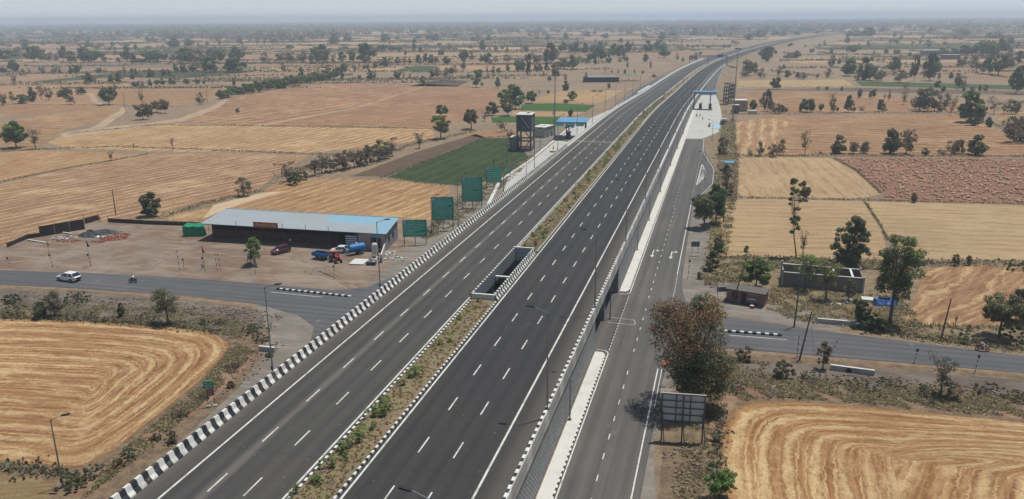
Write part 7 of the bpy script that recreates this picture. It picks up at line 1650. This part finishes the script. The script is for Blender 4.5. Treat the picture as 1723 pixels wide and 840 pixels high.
for x in (-1.2, -.4, .4, 1.2): b.tube([(x-.03, 0, 1.55), (x+.03, 0, 1.55)], .80, m_tk, 20)
b.build('tank', r, True); b = MB(); b.tube([(0, 0, 2.3), (0, 0, 2.48)], .28, m_concl, 12); b.build('hatch', r)
b = MB(); b.box((0, 0, .72), (3.7, .7, .14), m_tk); b.tube([(-1.8, .3, .7), (-2.9, 0, .62)], .05, m_tk, 5); b.tube([(-1.8, -.3, .7), (-2.9, 0, .62)], .05, m_tk, 5); b.tube([(-2.6, 0, 0), (-2.6, 0, .7)], .04, m_dsteel, 5); b.build('chassis', r)
for s_ in (-1, 1): b = MB(); wheel(b, .3, s_*.78, .45, .25); t_ = b.build('wheel', r); b = MB(); b.tube([(.3, s_*.9, .45), (.3, s_*.93, .45)], .23, m_concg, 10); b.build('rim', t_)
# blue tarpaulin bundle and white sheet right of the brick ruin
q = at(1489, 513); r = empty('covered_stall', (q.x, q.y, 0), .1, 'low stall wrapped in blue and white tarpaulin behind the tall slender tree', 'stall')
m_tb = simple('blue_tarpaulin', (.02, .10, .36), .5, .5, 2.5, dirt=(.45, .5, .55), dirtamt=.8); rr = random.Random(3); b = MB(); n = 10
hh = [[(.25 if i in (0, n) or j in (0, 5) else 1.05)+rr.uniform(-.12, .12) for j in range(6)] for i in range(n+1)]
for i in range(n):
    for j in range(5): b.face([(-1.9+3.8*a/n, -1+2*c/5, hh[a][c]) for a, c in ((i, j), (i+1, j), (i+1, j+1), (i, j+1))], m_tb)
for i in range(n): b.face([(-1.9+3.8*i/n, -1.05, .0), (-1.9+3.8*(i+1)/n, -1.05, .0), (-1.9+3.8*(i+1)/n, -1, hh[i+1][0]), (-1.9+3.8*i/n, -1, hh[i][0])], m_tb)
b.build('tarpaulin', r); b = MB(); b.box((-.2, .1, 1.25), (1.7, 1.0, .2), m_blk); b.build('dark_top', r)
for s_ in (-1, 1): b = MB(); b.box((s_*1.7, 0, .5), (.08, 1.6, 1.0), m_wood); b.build('post', r)
q = at(1465, 505); b = MB(); b.box((q.x, q.y, .18), (3.0, 1.7, .2), m_concl, rz=-.05); b.box((q.x+.3, q.y-.1, .05), (2.4, 1.3, .1), m_conc, rz=-.05); tag(b.build('white_sheet'), 'large pale sheet lying beside the blue tarpaulin stall', 'sheet')
# distant vehicles on the highway
car((cX(1010)-44, 1010, ZH-3.3), PI/2, m_blk, 'tiny dark car far off on the left carriageway', name='moving_car'); car((cX(885)-24, 885, ZH-3.3), PI/2, m_wp, 'tiny white car far off on the right carriageway', name='moving_car')
# ================================================================ HAZE
t = bpy.data.materials.new('haze_air'); t.use_nodes = True; n_ = t.node_tree; n_.nodes.remove(n_.nodes['Principled BSDF'])
pv = n_.nodes.new('ShaderNodeVolumePrincipled'); pv.inputs['Color'].default_value = (.71, .84, .99, 1); pv.inputs['Density'].default_value = 2.4e-4; pv.inputs['Anisotropy'].default_value = 0.1
n_.links.new(pv.outputs[0], n_.nodes['Material Output'].inputs['Volume'])
b = MB(); b.box((0, 7200, 36.5), (30800, 15600, 75), t); hz = b.build('haze'); hz['kind'] = 'stuff'
